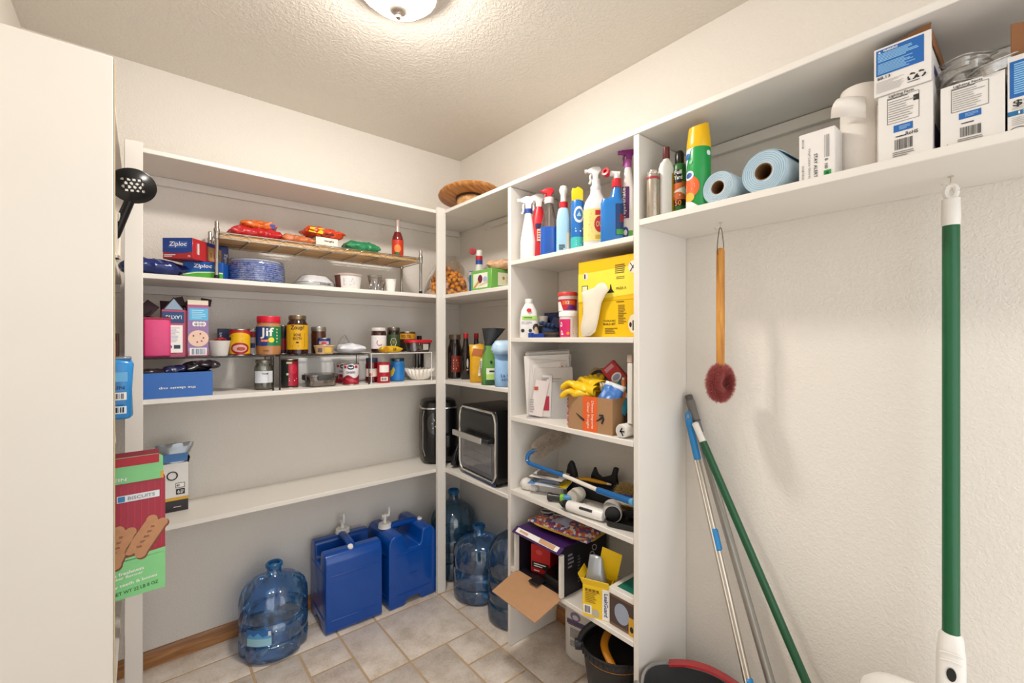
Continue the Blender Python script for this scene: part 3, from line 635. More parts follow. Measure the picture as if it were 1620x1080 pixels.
wr = lathe([(rr * .80, .0), (rr * 1.03, .004), (rr * 1.045, .03), (rr * 1.04, .07), (rr * .99, .094), (rr * .85, .098)], 40, False, False)
O('plastic_wrap', crumple(wr, .003, 60, 4).warp(lambda p: Vector((p.x, p.y, max(p.z, .0003)))), CLEAR('#eef2fa', .5, .12, .12, 'clear_wrap', .03, .35), t, ang=70)
x, y, r = onB(469, 528, 2.14)
t = T('foam_bowls', 'upturned white foam bowl stack in clear wrap next to the blue plates', 'bowls', (x, 2.150, ZA), 8)
g = G()
for k in range(3): O('bowl', sloft([(.004 + k * .008, .078, .068, 3), (.007 + k * .008, .080, .070, 3), (.010 + k * .008, .074, .064, 3), (.034 + k * .008, .050, .045, 3), (.036 + k * .008, .046, .04, 3)], 32), C('#eceae6', .55), t)
text(t, lambda u, v, d: (u, -.071 - d + .6 * max(0, v - .012), v), 'DINE', .02, .014, .05, .008, INK)
O('plastic_wrap', crumple(sloft([(.001, .082, .072, 3), (.012, .090, .076, 3), (.030, .074, .064, 3), (.056, .054, .050, 3)], 32, False, False), .004, 50, 2).warp(lambda p: Vector((p.x, p.y, max(p.z, .0003)))), CLEAR('#f4f6fa', .5, .1, .12, 'clear_wrap', .03, .35), t, ang=70)
x, y, r = onB(529, 573, 2.125)
t = T('paper_tub', 'brown and white paper tub between the foam bowls and clear cups', 'tub', (x, y, ZA), face(x, y))
O('tub_body', lathe([(r * .82, 0), (r * .84, .002), (r * .97, .066), (r * .92, .066)], 36), C('#e6e2df', .5), t)
panel(t, CY(r * .84, 0, 0, r * .13 / .066), -r * 1.28, .002, -r * .52, .064, C('#5a2c22', .5), 'printed_band', .0012, 10); bars(t, CY(r * .84, 0, 0, r * .13 / .066), -.02, .015, .03, .05, 6, C('#b9b4ba', .5), True, d=.0016)
O('rim', lathe([(r * .96, .063), (r * 1.02, .063), (r * 1.03, .067), (r * 1.02, .071), (r * .90, .070), (r * .8, .02), (.001, .02)], 36), C('#b9a49a', .5), t)
for px0, px1, yy, lb, hh in ((581, 605, 2.12, 'clear plastic cup behind the white foam cup on the upper back shelf', .078), (588, 611, 2.185, 'clear plastic cup at the back, half hidden by another clear cup', .072)):
    x, y, r = onB(px0, px1, yy)
    t = T('clear_cup', lb, 'cup', (x, y, ZA), 0, 'clear plastic cups')
    O('cup_wall', lathe([(.001, .002), (r * .62, .001), (r * .66, .004), (r * .72, hh * .4), (r * .95, hh - .004), (r, hh - .002), (r * .99, hh), (r * .92, hh - .002)], 28, False, False), CLEAR('#f0f0f0', .5, .3, haze=.05), t)
x, y, r = onB(609, 627, 2.10)
t = T('foam_cup', 'small white foam cup beside the clear plastic cups', 'cup', (x, y, ZA), 0)
O('cup_wall', lathe([(r * .72, 0), (r * .75, .003), (r * .95, .058), (r * 1.02, .059), (r * 1.02, .063), (r * .92, .063), (r * .7, .006), (.001, .006)], 28), C('#efece6', .6), t)
# cheese-ball bag in the corner behind the post
t = T('snack_bag', 'clear bag of orange cheese balls slumped behind the white corner post', 'snack bag', (1.335, 2.150, ZA), -8)
R_ = random.Random(3); bl = lathe([(.001, -.012), (.008, -.009), (.012, 0), (.008, .009), (.001, .012)], 8); cm = C('#f0a62e', .7, var=.15, scale=120); bmz = None; k = 0; pts = []
while k < 9000:
    p = Vector((R_.uniform(-.125, .135), R_.uniform(-.075, .09), R_.uniform(.013, .20)))
    if (p.x / .128) ** 2 + (p.y / .095) ** 2 + ((p.z - .01) / .19) ** 2 < 1 and all((p - q).length > .0185 for q in pts):
        pts.append(p)
    k += 1
    if len(pts) >= 290: break
for p in pts:
    if bmz is None: b = O('cheese_ball', bl, cm, t, p); bmz = b.data
    else: b = bpy.data.objects.new('cheese_ball', bmz); COL.objects.link(b); b.parent = t; b.location = p; b.rotation_euler = (p.x * 90, p.y * 90, 0)
O('bag_film', crumple(sloft([(.0005, .12, .085, 3), (.02, .140, .107, 2.6), (.10, .128, .096, 2.4), (.17, .085, .066, 2.2), (.215, .05, .02, 2), (.232, .06, .006, 2)], 36, True, False), .007, 28, 5).warp(lambda p: Vector((p.x, min(p.y, .175), max(p.z, .0003)))), CLEAR('#fdf6e4', .4, .1, .1, 'clear_film', .02), t, ang=70)
# ================================================================== back wall, middle shelf: wire risers and groceries
def riser(label, x0, x1, y0, y1, zt, mat, wires, r=.0022, group='wire shelf risers'):
    t = T('wire_riser', label, 'riser', (0, 0, 0), 0, group)
    O('frame_wire', tube([(x0, y0, zt), (x1, y0, zt), (x1, y1, zt), (x0, y1, zt), (x0, y0, zt)], r, 8, False), mat, t)
    for k in range(1, wires): x = x0 + (x1 - x0) * k / wires; O('surface_wire', tube([(x, y0 - .001, zt - r), (x, y1 + .001, zt - r)], r * .75, 6), mat, t)
    O('long_wire', tube([(x0, (y0 + y1) / 2, zt - 2 * r), (x1, (y0 + y1) / 2, zt - 2 * r)], r * .75, 6), mat, t)
    for x, y in ((x0, y0), (x1, y0), (x0, y1), (x1, y1)): O('leg', G().add(tube([(x, y, zt), (x, y, ZBs + .004)], r, 8)).add(lathe([(r * 1.6, 0), (r * 1.8, .003), (r * 1.3, .012)], 10), (x, y, ZBs)), mat, t)
    return t
BW = C('#161618', .35); WW = C('#e6e2db', .4); ZT = 1.262
riser('black wire shelf riser at the left holding the pink cartons', -.012, .428, 2.076, 2.235, ZT, BW, 18)
riser('black wire shelf riser in the middle holding the bone broth jar', .452, .840, 2.072, 2.235, ZT, BW, 16)
riser('white wire shelf riser at the right holding the red-lidded container', .852, 1.180, 2.074, 2.235, ZT, WW, 14)
ZW = ZT + .0026
# ---- on the left riser
t = T('pink_pack', 'pink wrapped packet standing at the left end of the black riser', 'packet', (.047, 2.130, ZW), 0)
O('wrapper', crumple(box(.080, .075, .147, .008, 3), .0025, 60, 3), C('#e0447f', .35, var=.12, scale=40), t, ang=60)
O('torn_top', crumple(grid(8, 4, lambda u, v: (-.04 + .08 * u, -.035 + .07 * v, .148 + .004 * math.sin(9 * u))), .003, 60, 2), C('#c9b9a0', .7), t, ang=60)
O('edge_tape', span(-.042, .042, -.0395, -.0385, .141, .147), C('#a01c3c', .4), t)
O('loose_strip', tube([(-.04, 0, .15), (-.015, .0, .172)], .0025, 6), INK, t)
mar = C('#8e1533', .4)
t = carton('maroon_carton', 'maroon carton with open peaked flap and white text panel on the black riser', 'carton', bX(276, 2.10), 2.140, ZW, .078, .065, .178, mar, 4)
m = FR(.065); panel(t, m, -.039, .0, .030, .178, C('#b04a68', .45), 'faded_front'); panel(t, m, -.039, .128, .028, .171, C('#1d3a6e', .4), d=.001); bars(t, m, -.030, .008, .022, .024, 1, mar, True, d=.0008)
text(t, m, 'LAXTIG', -.004, .150, .048, .014, C('#cfe4f2', .4), 180); panel(t, m, -.032, .016, .023, .120, WT, d=.0012); bars(t, m, -.022, .055, .015, .112, 11, C('#b9bccb', .5), True, d=.0016, seed=3)
oval(t, m, -.018, .038, .0085, .0085, C('#21567e', .4), d=.0018); panel(t, m, -.004, .031, .016, .045, C('#152f4d', .4), d=.0018)
fl = C('#2c0f18', .7)
O('flap', prism([(-.038, .178), (.030, .178), (-.004, .226)], .002), fl, t, (0, -.031, 0)); O('flap_lining', prism([(-.032, .179), (.024, .179), (-.004, .220)], .0012), C('#8fa6bb', .6), t, (0, -.0335, 0))
O('flap', G().add(box(.055, .0016, .045), (-.060, .0, .165), (0, -.9, 0)), fl, t); O('flap', G().add(box(.06, .0016, .030), (.050, .02, .180), (0, .7, 0)), fl, t); O('flap', G().add(box(.076, .0016, .04), (0, .031, .178), (-.4, 0, 0)), fl, t)
t = carton('cookie_carton', 'narrow pink and blue carton with a round cookie picture on the black riser', 'carton', bX(313, 2.10), 2.140, ZW, .068, .07, .200, C('#b24f76', .4), 2)
m = FR(.07); panel(t, m, -.033, .02, .034, .192, C('#9474a6', .45), 'faded_front'); panel(t, m, -.028, .140, .032, .186, C('#58b4e2', .4), d=.001); bars(t, m, -.02, .146, .028, .182, 5, C('#a9dcf4', .5), True, d=.0014)
for dx in (-.014, -.005, .006, .015): oval(t, m, dx + .003, .126, .0075, .0095, WT, d=.0012)
text(t, m, 'GOGO', .004, .126, .034, .009, C('#7a6fa0', .5)); oval(t, m, .001, .070, .033, .032, C('#ecc8b2', .5), d=.0012)
for dx, dz in ((-.016, .010), (.006, .018), (.016, .002), (-.004, -.014), (.010, -.010)): oval(t, m, .001 + dx, .070 + dz, .003, .0035, C('#7a5a58', .5), d=.0016, n=8)
panel(t, m, -.027, .005, .028, .034, WT, d=.0014); bars(t, m, -.020, .008, .024, .030, 14, C('#5c7196', .5), d=.0018, seed=2)
O('flap', box(.066, .0015, .018), C('#e3d8c4', .6), t, (0, -.034, .200)); O('flap', G().add(box(.03, .0015, .034), (-.050, 0, .196), (0, -.3, 0)), fl, t); O('flap', G().add(box(.036, .0015, .030), (.030, .020, .200), (0, .15, 0)), fl, t)
x, y, r = onB(325, 362, 2.13)
t = T('white_bowl', 'small white bowl holding red clips on the black riser', 'bowl', (x + .006, 2.120, ZW), 0)
O('bowl_wall', lathe([(r * .72, 0), (r * .76, .002), (r * .97, .058), (r, .060), (r * .96, .061), (r * .72, .006), (.001, .006)], 32), C('#eae6e2', .45), t)
g = G()
for k, (dx, dy, a) in enumerate(((-.02, 0, .3), (.0, .008, 1.2), (-.008, -.012, 2.2), (.012, 0, .8))): O('red_clip', G().add(box(.03, .012, .007, .002, 1), (dx, dy, .053 + .004 * k), (.2, .25, a)), C('#b8262a', .4), t)
t = carton('dark_carton', 'narrow navy carton behind the white bowl and the bean can', 'carton', bX(360, 2.24), 2.245, ZW, .07, .03, .112, C('#1a2450', .4), 0); text(t, FR(.03), 'BAG', -.026, .080, .03, .009, C('#c4cbe0', .5), -90)
x, y, r = onB(363, 396, 2.125)
t = can('bean_can', 'yellow and red food can beside the white bowl on the black riser', 'can', x, y, ZW, r, .108, C('#a51d24', .35))
m = CY(r); panel(t, m, -r * 1.45, .008, r * 1.45, .080, C('#e5b214', .35), d=.0008, nu=20); poly(t, m, [(r * 1.35 * (k / 8 - 1), .080 + .014 * (1 - (k / 8 - 1) ** 2)) for k in range(17)], C('#e5b214', .35), d=.0008)
oval(t, m, 0, .030, r * .95, .023, C('#9c1a20', .35), d=.0012); oval(t, m, 0, .030, r * .72, .015, C('#d9a59a', .4), d=.0016); oval(t, m, .004, .028, r * .4, .008, C('#a8443a', .4), d=.002)
bars(t, m, -r * .8, .058, r * .8, .070, 2, C('#4a1610', .5), True, d=.0014); bars(t, m, -r * .7, .078, r * .7, .083, 1, C('#7a3a10', .5), True, d=.0014); oval(t, m, -r * 1.15, .068, .008, .008, C('#2a1a10', .5), d=.0014)
x, y, r = onB(390, 414, 2.20)
t = can('white_can', 'white red and blue food can tucked behind the peanut butter jar', 'can', x, 2.215, ZW, r, .112, C('#e2dcda', .4)); m = CY(r); panel(t, m, -r * 1.2, .03, r * .2, .05, C('#3b4a86', .4), d=.001); panel(t, m, -r * 1.2, .075, r * .3, .10, C('#b7333b', .4), d=.001)
x, y, r = onB(405, 445, 2.125); h = .164
t = T('peanut_butter_jar', 'peanut butter jar with red lid and blue green label on the black riser', 'jar', (x, y, ZW), face(x, y))
O('jar_body', lathe([(r * .85, 0), (r * .95, .003), (r * .97, .012), (r, .03), (r, .118), (r * .97, .126), (r * .90, .134), (r * .90, .142)], 36), C('#b47c4c', .3, coat=.4), t)
O('lid', lathe([(r * .945, .137), (r * .955, .139), (r * .955, h - .003), (r * .92, h), (.001, h)], 36), C('#cc1734', .35), t)
m = CY(r); panel(t, m, -r * 1.4, .040, r * 1.4, .120, C('#0f7a4e', .35), d=.0008, nu=20); poly(t, m, [(-r * 1.4, .040), (-.006, .040), (.004, .120), (-r * 1.4, .120)], C('#1c3a78', .35), d=.0012)
text(t, m, 'Jif', -.006, .092, .050, .046, WT, 0, d=.002); panel(t, m, -.030, .056, .001, .066, C('#d9541c', .4), d=.0016); text(t, m, 'TO GO', -.016, .061, .024, .006, WT, d=.0022); oval(t, m, .010, .064, .011, .011, C('#e8d434', .4), d=.0018); panel(t, m, -.026, .045, -.004, .052, C('#223d8a', .4), d=.0016)
bars(t, m, .030, .05, .036, .115, 5, C('#d9cf9a', .5), True, d=.0016); bars(t, m, -.02, .016, .014, .021, 1, C('#5f3a1c', .5), True, d=.0012)
x, y, r = onB(436, 462, 2.21)
t = can('dark_can', 'black and red can behind the peanut butter and bone broth jars', 'can', x, 2.225, ZW, r, .130, C('#1d1618', .4)); panel(t, CY(r), -r * .5, .02, r * 1.0, .07, C('#b81f2e', .4), d=.001); bars(t, CY(r), -r * .4, .03, r * .9, .06, 3, WT, True, d=.0016)
x, y, r = onB(453, 488, 2.125); h = .172
t = jar('broth_jar', 'bone broth jar with yellow label and gold lid on the middle riser', 'jar', x, y, ZW, r, h, C('#2a0f0c', .12, coat=.6), C('#8d7c62', .3, .8), .78, .10)
m = CY(r); panel(t, m, -r * 1.3, .022, r * 1.3, .130, C('#d9a514', .4), d=.0009, nu=20); text(t, m, 'Zoup!', 0, .116, .054, .024, INK, d=.0022); text(t, m, 'BONE', 0, .086, .028, .012, C('#4a3210', .5), d=.0018); text(t, m, 'BROTH', 0, .070, .034, .012, C('#4a3210', .5), d=.0018)
oval(t, m, 0, .053, .006, .0035, INK, d=.0018); bars(t, m, -.02, .034, .018, .041, 1, C('#3a2a10', .5), True, d=.0016)
o = tube([tuple(m(u, v, .001)) for u, v in ((-.030, .094), (-.030, .036), (-.026, .030), (.026, .030), (.030, .036), (.030, .094))], .0007, 4); O('label_border', o, C('#4a3210', .5), t)
# ---- jars, cups and bags on the middle riser
x, y, r = onB(492, 516, 2.19)
t = jar('brown_jar', 'small jar of brown preserve with silver lid behind the tan tray', 'jar', x, y, ZW, r, .125, C('#4a2416', .15, coat=.5), C('#a09a90', .3, .7), .98, .16, neck=.98)
x, y, r = onB(497, 529, 2.115)
t = T('tan_tray', 'small tan noodle cup with barcode beside the bone broth jar', 'tub', (x, y, ZW), face(x, y))
O('cup_wall', sloft([(0, r * .86, r * .8, 3), (.034, r, r * .9, 3), (.037, r * 1.05, r * .96, 3), (.039, r * 1.02, r * .93, 3), (.036, r * .6, r * .6, 3)], 32), C('#d9b48a', .5), t)
bars(t, EL(r * .93, r * .86, 3), -.024, .008, -.008, .028, 8, INK, d=.0015); panel(t, EL(r * .93, r * .86, 3), .002, .006, .026, .030, C('#d9b23a', .5), d=.0012)
x, y, r = onB(502, 523, 2.12)
t = can('small_can', 'short blue and red can stacked on the tan noodle cup', 'can', x, y, ZW + .0395, r, .034, C('#223a78', .35)); panel(t, CY(r), -r * .8, .004, r * .8, .018, C('#c6a9b4', .4), d=.001); oval(t, CY(r), 0, .010, r * .4, .006, C('#b8323a', .4), d=.0014)
t = packet('white_packet', 'crumpled white and blue packet lying on the middle black riser', 'packet', bX(556, 2.13), 2.150, ZW, .120, .13, .045, C('#dadbe2', .35, var=.1), -8, 21, .010, sc=30)
mm2 = lambda u, v, d: (u, -.050 + (.03 - v) * .4 - d, v)
poly(t, mm2, [(-.025, .012), (.008, .030), (.022, .034), (.0, .016)], C('#26407e', .4), d=.004); poly(t, mm2, [(.012, .016), (.045, .028), (.05, .022), (.02, .010)], C('#26407e', .4), d=.004)
O('clear_corner', crumple(grid(6, 6, lambda u, v: (-.055 + .06 * u, .0 + .03 * v, .035 + .055 * math.sin(math.pi * u) * (1 - v * .3))), .006, 50, 3), CLEAR('#f2f3f6', .5, .15, haze=.04), t, ang=70)
# ---- on the white riser
x, y, r = onB(587, 611, 2.155)
t = jar('chutney_jar', 'jar with white lid and white round-logo label on the white riser', 'jar', x, y, ZW, r, .125, C('#3a140f', .15, coat=.5), C('#d6d2cd', .35), .93, .12, neck=.95)
m = CY(r); panel(t, m, -r * 1.35, .02, r * 1.35, .086, C('#ebe6e6', .45), d=.0009, nu=18); o = tube([tuple(m(.005 + .013 * math.cos(a), .050 + .013 * math.sin(a), .0014)) for a in [2.2 + .26 * k for k in range(14)]], .0018, 5); O('printed_ring', o, C('#a8325e', .5), t); bars(t, m, -.014, .066, .02, .076, 2, GREY, True, d=.0015)
x, y, r = onB(612, 633, 2.165)
t = jar('olive_jar', 'dark jar with green label and gold lid next to the white-lidded jar', 'jar', x, y, ZW, r, .128, C('#1d120e', .15, coat=.5), C('#7d7668', .3, .8), .93, .12, neck=.95)
m = CY(r); panel(t, m, -r * 1.35, .02, r * 1.35, .092, C('#3a4a2a', .4), d=.0009, nu=18); o = tube([tuple(m(.015 * math.cos(a), .052 + .022 * math.sin(a), .0016)) for a in [2 * math.pi * k / 6 for k in range(7)]], .0016, 5); O('printed_ring', o, C('#d9d6c8', .5), t); oval(t, m, 0, .052, .010, .012, C('#5c6a3a', .5), d=.0014); oval(t, m, 0, .052, .004, .005, C('#a8702a', .5), d=.0018)
t = packet('yellow_packet', 'yellow packet lying in front of the jars on the white riser', 'packet', bX(617, 2.10), 2.092, ZW, .115, .036, .034, C('#d9ab14', .35, var=.2), 4, 31, .005); text(t, lambda u, v, d: (u, -.0225 - d + .1 * v, v), 'UP', .010, .017, .018, .014, INK, d=.003); oval(t, lambda u, v, d: (u, -.022 - d, v), -.036, .018, .013, .013, C('#c2830f', .5), d=.002)
x, y, r = onB(633, 662, 2.205)
t = can('tomato_can', 'yellow-banded can of tomatoes behind the red-lidded container', 'can', x, 2.238, ZW, r, .108, C('#2a1a12', .4)); m = CY(r); panel(t, m, -r * 1.4, .068, r * 1.4, .098, C('#d99a1c', .4), d=.0009, nu=18); text(t, m, 'RO TEL', 0, .083, .052, .017, INK, d=.0018)
x, y, r = onB(636, 683, 2.125)
t = T('glass_container', 'glass storage container with red plastic lid on the white riser', 'container', (x + .004, 2.120, ZW), 0)
O('glass_bowl', sloft([(0, .050, .034, 3.5), (.004, .056, .038, 3.5), (.048, .066, .044, 3.5), (.050, .060, .040, 3.5), (.006, .050, .033, 3.5)], 36), CLEAR('#eae4e2', .5, .35, haze=.05), t)
O('lid', sloft([(.049, .070, .047, 3.5), (.050, .072, .049, 3.5), (.062, .072, .049, 3.5), (.065, .066, .044, 3.5)], 36), C('#c81a2c', .35), t); O('contents', sloft([(.004, .050, .033, 3.5), (.028, .054, .035, 3.5)], 28), C('#5a2c22', .6), t); O('paper_tag', span(.005, .035, -.047, -.046, .012, .042), C('#b9b4ac', .6), t)
# ---- standing on the shelf below the risers
bl2 = C('#1d62b4', .35)
t = T('cup_box', 'bright blue open box with upside-down lettering at the left of the middle back shelf', 'box', (.110, 2.104, ZBs), 0)
X_, Y_, H_ = .208, .095, .092
g = G().add(span(-X_ / 2, X_ / 2, -Y_ / 2, -Y_ / 2 + .0016, 0, H_)).add(span(-X_ / 2, X_ / 2, Y_ / 2 - .0016, Y_ / 2, 0, H_)).add(span(-X_ / 2, -X_ / 2 + .0016, -Y_ / 2 + .0017, Y_ / 2 - .0017, 0, H_)).add(span(X_ / 2 - .0016, X_ / 2, -Y_ / 2 + .0017, Y_ / 2 - .0017, 0, H_)).add(span(-X_ / 2 + .0017, X_ / 2 - .0017, -Y_ / 2 + .0017, Y_ / 2 - .0017, 0, .0016))
O('open_carton', g, bl2, t, ang=0)
text(t, FR(Y_), 'the classic cup', -.004, .036, .110, .011, WT, 180)
for k, (dx, s, c) in enumerate(((-.07, .030, '#2a2528'), (-.005, .034, '#16204a'), (.055, .040, '#17151a'))):
    O('coffee_pouch', pillow(.085, .075, s, 40 + k, .006, 45), C(c, .25, var=.2, scale=60), t, (dx, 0, H_ - .016 + .006 * k), (0, -.05 * k, .2 * k), ang=70)
O('coffee_pouch', pillow(.095, .07, .030, 47, .007, 45), C('#1d1420', .25, var=.3, scale=70), t, (.085, -.005, H_ + .010), (0, .06, -.1), ang=70)
x, y, r = onB(402, 433, 2.155)
t = jar('herb_jar', 'clear jar with white label and seeds at the bottom below the black riser', 'jar', x, y, ZBs, r, .128, CLEAR('#e2e6de', .5, .4, haze=.05), C('#9a968c', .3, .8), .86, .11, contents=C('#6e6142', .8, var=.4, scale=150), fill=.28)
m = CY(r); panel(t, m, -r * 1.1, .030, r * 1.1, .080, C('#dfe3e8', .5), d=.0010, nu=18); text(t, m, 'THAIM', .004, .069, .024, .007, INK, d=.0018); bars(t, m, -.018, .038, .02, .06, 4, C('#9aa0a8', .5), True, d=.0015)
O('loose_label', grid(4, 4, lambda u, v: (-.012 + .02 * u, -r * .75, .083 + .020 * v)), WT, t)
x, y, r = onB(444, 472, 2.155)
t = can('cherry_can', 'tall red and black can of cherry filling below the black riser', 'can', x, y, ZBs, r, .128, C('#1b1c1a', .4)); m = CY(r); panel(t, m, -.004, .01, r * 1.4, .118, C('#a81530', .35), d=.0009, nu=10); oval(t, m, .018, .085, .016, .022, C('#cf2440', .35), d=.0013); bars(t, m, -.002, .03, .034, .045, 2, WT, True, d=.0016); panel(t, m, -.012, .108, .010, .116, C('#d9d1a0', .5), d=.0014); oval(t, m, -.008, .062, .005, .005, C('#b9d69a', .5), d=.0014)
x0_, x1_ = bX(484, 2.13), bX(532, 2.13)
t = T('clip_container', 'clear food container with dark grey clip lid below the black riser', 'container', ((x0_ + x1_) / 2, 2.140, ZBs), 0); wx_ = (x1_ - x0_) / 2
O('tub', sloft([(0, wx_ * .80, .044, 5), (.003, wx_ * .86, .048, 5), (.045, wx_ * .96, .054, 5), (.046, wx_ * .90, .050, 5), (.005, wx_ * .80, .043, 5)], 40), CLEAR('#e6e0d8', .5, .35, haze=.06), t)
ld = O('lid', sloft([(.0465, wx_, .057, 5), (.055, wx_, .057, 5), (.058, wx_ * .93, .052, 5), (.0565, .001, .001, 5)], 40), CLEAR('#d4d0ca', .5, .3, haze=.1), t)
dk = C('#3a3936', .45); O('clip', span(-.030, .030, -.063, -.0575, .030, .054, .002, 2), dk, ld); O('clip', span(-wx_ - .008, -wx_ - .0005, -.03, .03, .030, .054, .002, 2), dk, ld); O('clip', span(wx_ + .0005, wx_ + .006, -.03, .03, .030, .054, .002, 2), dk, ld)
O('leftovers', sloft([(.005, wx_ * .80, .042, 5), (.016, wx_ * .82, .045, 5)], 28), C('#9a7a64', .7), t)
for a, b, yy, lb in ((543, 567, 2.115, 'cranberry sauce can with white oval-logo label in front of its twin'), (533, 553, 2.212, 'cranberry sauce can standing behind an identical can')):
    x, y, r = onB(a, b, yy); r = .036
    t = can('cranberry_can', lb, 'can', x, yy, ZBs, r, .100, C('#e4dee0', .35), None, 'cranberry cans'); m = CY(r)
    poly(t, m, [(-r * 1.4, .004), (r * 1.4, .004)] + [(r * 1.4 * (1 - k / 5), .040 + .008 * math.cos(k)) for k in range(11)], C('#8f1228', .35), d=.0010); poly(t, m, [(r * 1.2, .010), (r * .2, .030), (-r * .8, .034), (-r * .2, .018)], C('#c23a4a', .35), d=.0014)
    oval(t, m, 0, .084, .016, .011, C('#1d2b52', .4), d=.0012); poly(t, m, [(-.012, .083), (0, .079), (.012, .083), (.009, .088), (0, .084), (-.009, .088)], WT, d=.0016)
    for s in (-1, 1): panel(t, m, s * .026 - .007, .080, s * .026 + .007, .092, C('#b8283c', .4), d=.0012)
    text(t, m, 'CRANBERRY', 0, .060, .042, .010, C('#3a5a72', .5), d=.0016)
# white plastic bag behind
t = T('white_plastic_bag', 'crumpled white translucent plastic bag against the wall below the black riser', 'bag', (bX(528, 2.27), 2.283, ZBs), 0)
O('bag_film', crumple(box(.40, .032, .128, .012, 4), .006, 26, 7).warp(lambda p: Vector((p.x, min(.024, p.y + .010 * noise.noise(p * 30)), min(max(p.z, .0003), .135)))), C('#dedcda', .5, var=.04), t, ang=70)
x, y, r = onB(578, 598, 2.16)
t = jar('red_jar', 'jar of red preserve with dark blue lid beside the white riser leg', 'jar', x, y, ZBs, r, .122, C('#5a0d14', .15, coat=.5), C('#22304e', .4), .9, .16, neck=.93); panel(t, CY(r), -r * 1.2, .03, r * 1.2, .070, C('#dccfc0', .5), d=.001, nu=14); oval(t, CY(r), -.004, .040, .008, .009, C('#a82432', .5), d=.0016)
x, y, r = onB(596, 617, 2.115)
t = can('red_can', 'red canister with white nutrition panel under the white riser', 'can', x, y, ZBs, r, .100, C('#b4182a', .4), ends=C('#b4182a', .4)); m = CY(r); panel(t, m, -r * .6, .052, r * .9, .088, WT, d=.001, nu=10); bars(t, m, -r * .5, .056, r * .7, .084, 6, C('#b9a0a0', .5), True, d=.0015); panel(t, m, -r * .4, .010, r * .7, .030, WT, d=.001, nu=10); bars(t, m, -r * .3, .013, r * .6, .027, 10, INK, d=.0015)
x, y, r = onB(617, 640, 2.15)
t = jar('blue_jar', 'clear jar with bright blue and yellow label under the white riser', 'jar', x, y, ZBs, r, .118, C('#2a7fc0', .3), CLEAR('#7fa0b4', .5, .3), .94, .12, neck=.95); m = CY(r); panel(t, m, -r * 1.4, .006, r * 1.4, .085, C('#1f78c2', .35), d=.0009, nu=18); poly(t, m, [(-r * 1.2, .02), (-r * .6, .03), (-r * .3, .06), (-r * .5, .075), (-r * .8, .06), (-r * 1.2, .05)], C('#e0c03a', .4), d=.0014)
x, y, r = onB(640, 688, 2.135)
t = T('coffee_filters', 'stack of white fluted paper coffee filters under the white riser', 'filters', (x + .004, 2.142, ZBs), 0)
for k in range(3):
    rg = []
    for a, z in ((.50, .001), (.60, .004), (.80, .028), (1.0, .052), (.985, .052), (.58, .006), (.01, .004)):
        rg.append([(r * .93 * a * (1 + (.11 if a > .7 else .05 if a > .55 else 0) * math.cos(24 * th)) * math.cos(th), r * .93 * a * (1 + (.11 if a > .7 else .05 if a > .55 else 0) * math.cos(24 * th)) * math.sin(th), z + .004 * k + (.003 * math.cos(24 * th) if a > .9 else 0)) for th in [2 * math.pi * j / 96 for j in range(96)]])
    O('filter', loft(rg), C('#f2ece2', .75), t, ang=80)
x, y, r = onB(676, 697, 2.2)
t = jar('dark_bottle', 'dark bottle standing at the back behind the white corner post', 'bottle', 1.214, 2.272, ZBs + .0, .026, .235, C('#1c0f0c', .15, coat=.5), C('#241612', .4), .5, .12, neck=.6)
# ================================================================== back wall, lower shelf
t = carton('coffee_carton', 'black and white coffee pod carton open at the top on the lower back shelf', 'carton', .100, 2.235, ZCs, .094, .072, .190, C('#e6e3de', .45), 0)
m = FR(.072); panel(t, m, -.047, .0, .047, .044, C('#2a2226', .4)); panel(t, m, -.047, .044, .047, .056, C('#d9a72c', .4)); bars(t, m, .0, .016, .036, .020, 1, WT, True)
panel(t, m, .006, .092, .036, .112, INK, d=.001); panel(t, m, .008, .094, .034, .110, WT, d=.0014); text(t, m, '40', .014, .102, .010, .010, INK, d=.0018); panel(t, m, .008, .066, .036, .088, INK, d=.001); text(t, m, '6', .016, .077, .008, .014, WT, d=.0016); bars(t, m, .022, .070, .033, .084, 3, WT, True, d=.0016)
o = tube([tuple(m(-.004 + .016 * math.cos(a), .142 + .016 * math.sin(a), .001)) for a in [2 * math.pi * k / 16 for k in range(17)]], .0022, 6, False); O('printed_ring', o, INK, t)
O('inner_pouch', crumple(sloft([(.186, .040, .028, 3), (.21, .044, .026, 3), (.245, .058, .010, 2.4), (.262, .062, .004, 2)], 32), .004, 40, 3), C('#aeb4ba', .25, .4), t, (.006, 0, 0), ang=70)
panel(t, lambda u, v, d: (u, -.030 - d + (v - .19) * .28, v), -.035, .196, .045, .226, C('#2a72b8', .3), 'pouch_band', .006)
O('flap', G().add(box(.0015, .070, .020), (.0475, 0, .188), (0, .25, 0)), C('#241c20', .6), t)
# ================================================================== corner shelves
ZQ = [1.567 + .0003, 1.1160 + .0003, .6510 + .0003]
# wooden turntable on top
wd = WOOD('#9a5a22', '#cf9150', 'X', 5, .35)
t = T('wooden_turntable', 'round wooden turntable board on top of the corner shelving', 'turntable', (1.348, 1.955, 2.0270), rot=(math.radians(-6), math.radians(5), .4))
O('board', lathe([(.150, .056), (.165, .062), (.169, .068), (.166, .075), (.158, .077), (.001, .077)], 48), wd, t); O('base', lathe([(.070, .006), (.074, .010), (.072, .046), (.060, .056)], 36), WOOD('#b48250', '#d7ad78', 'X', 5, .4), t); O('swivel_ring', lathe([(.073, .046), (.078, .049), (.078, .0555), (.070, .0555)], 36), C('#3a2618', .5), t)
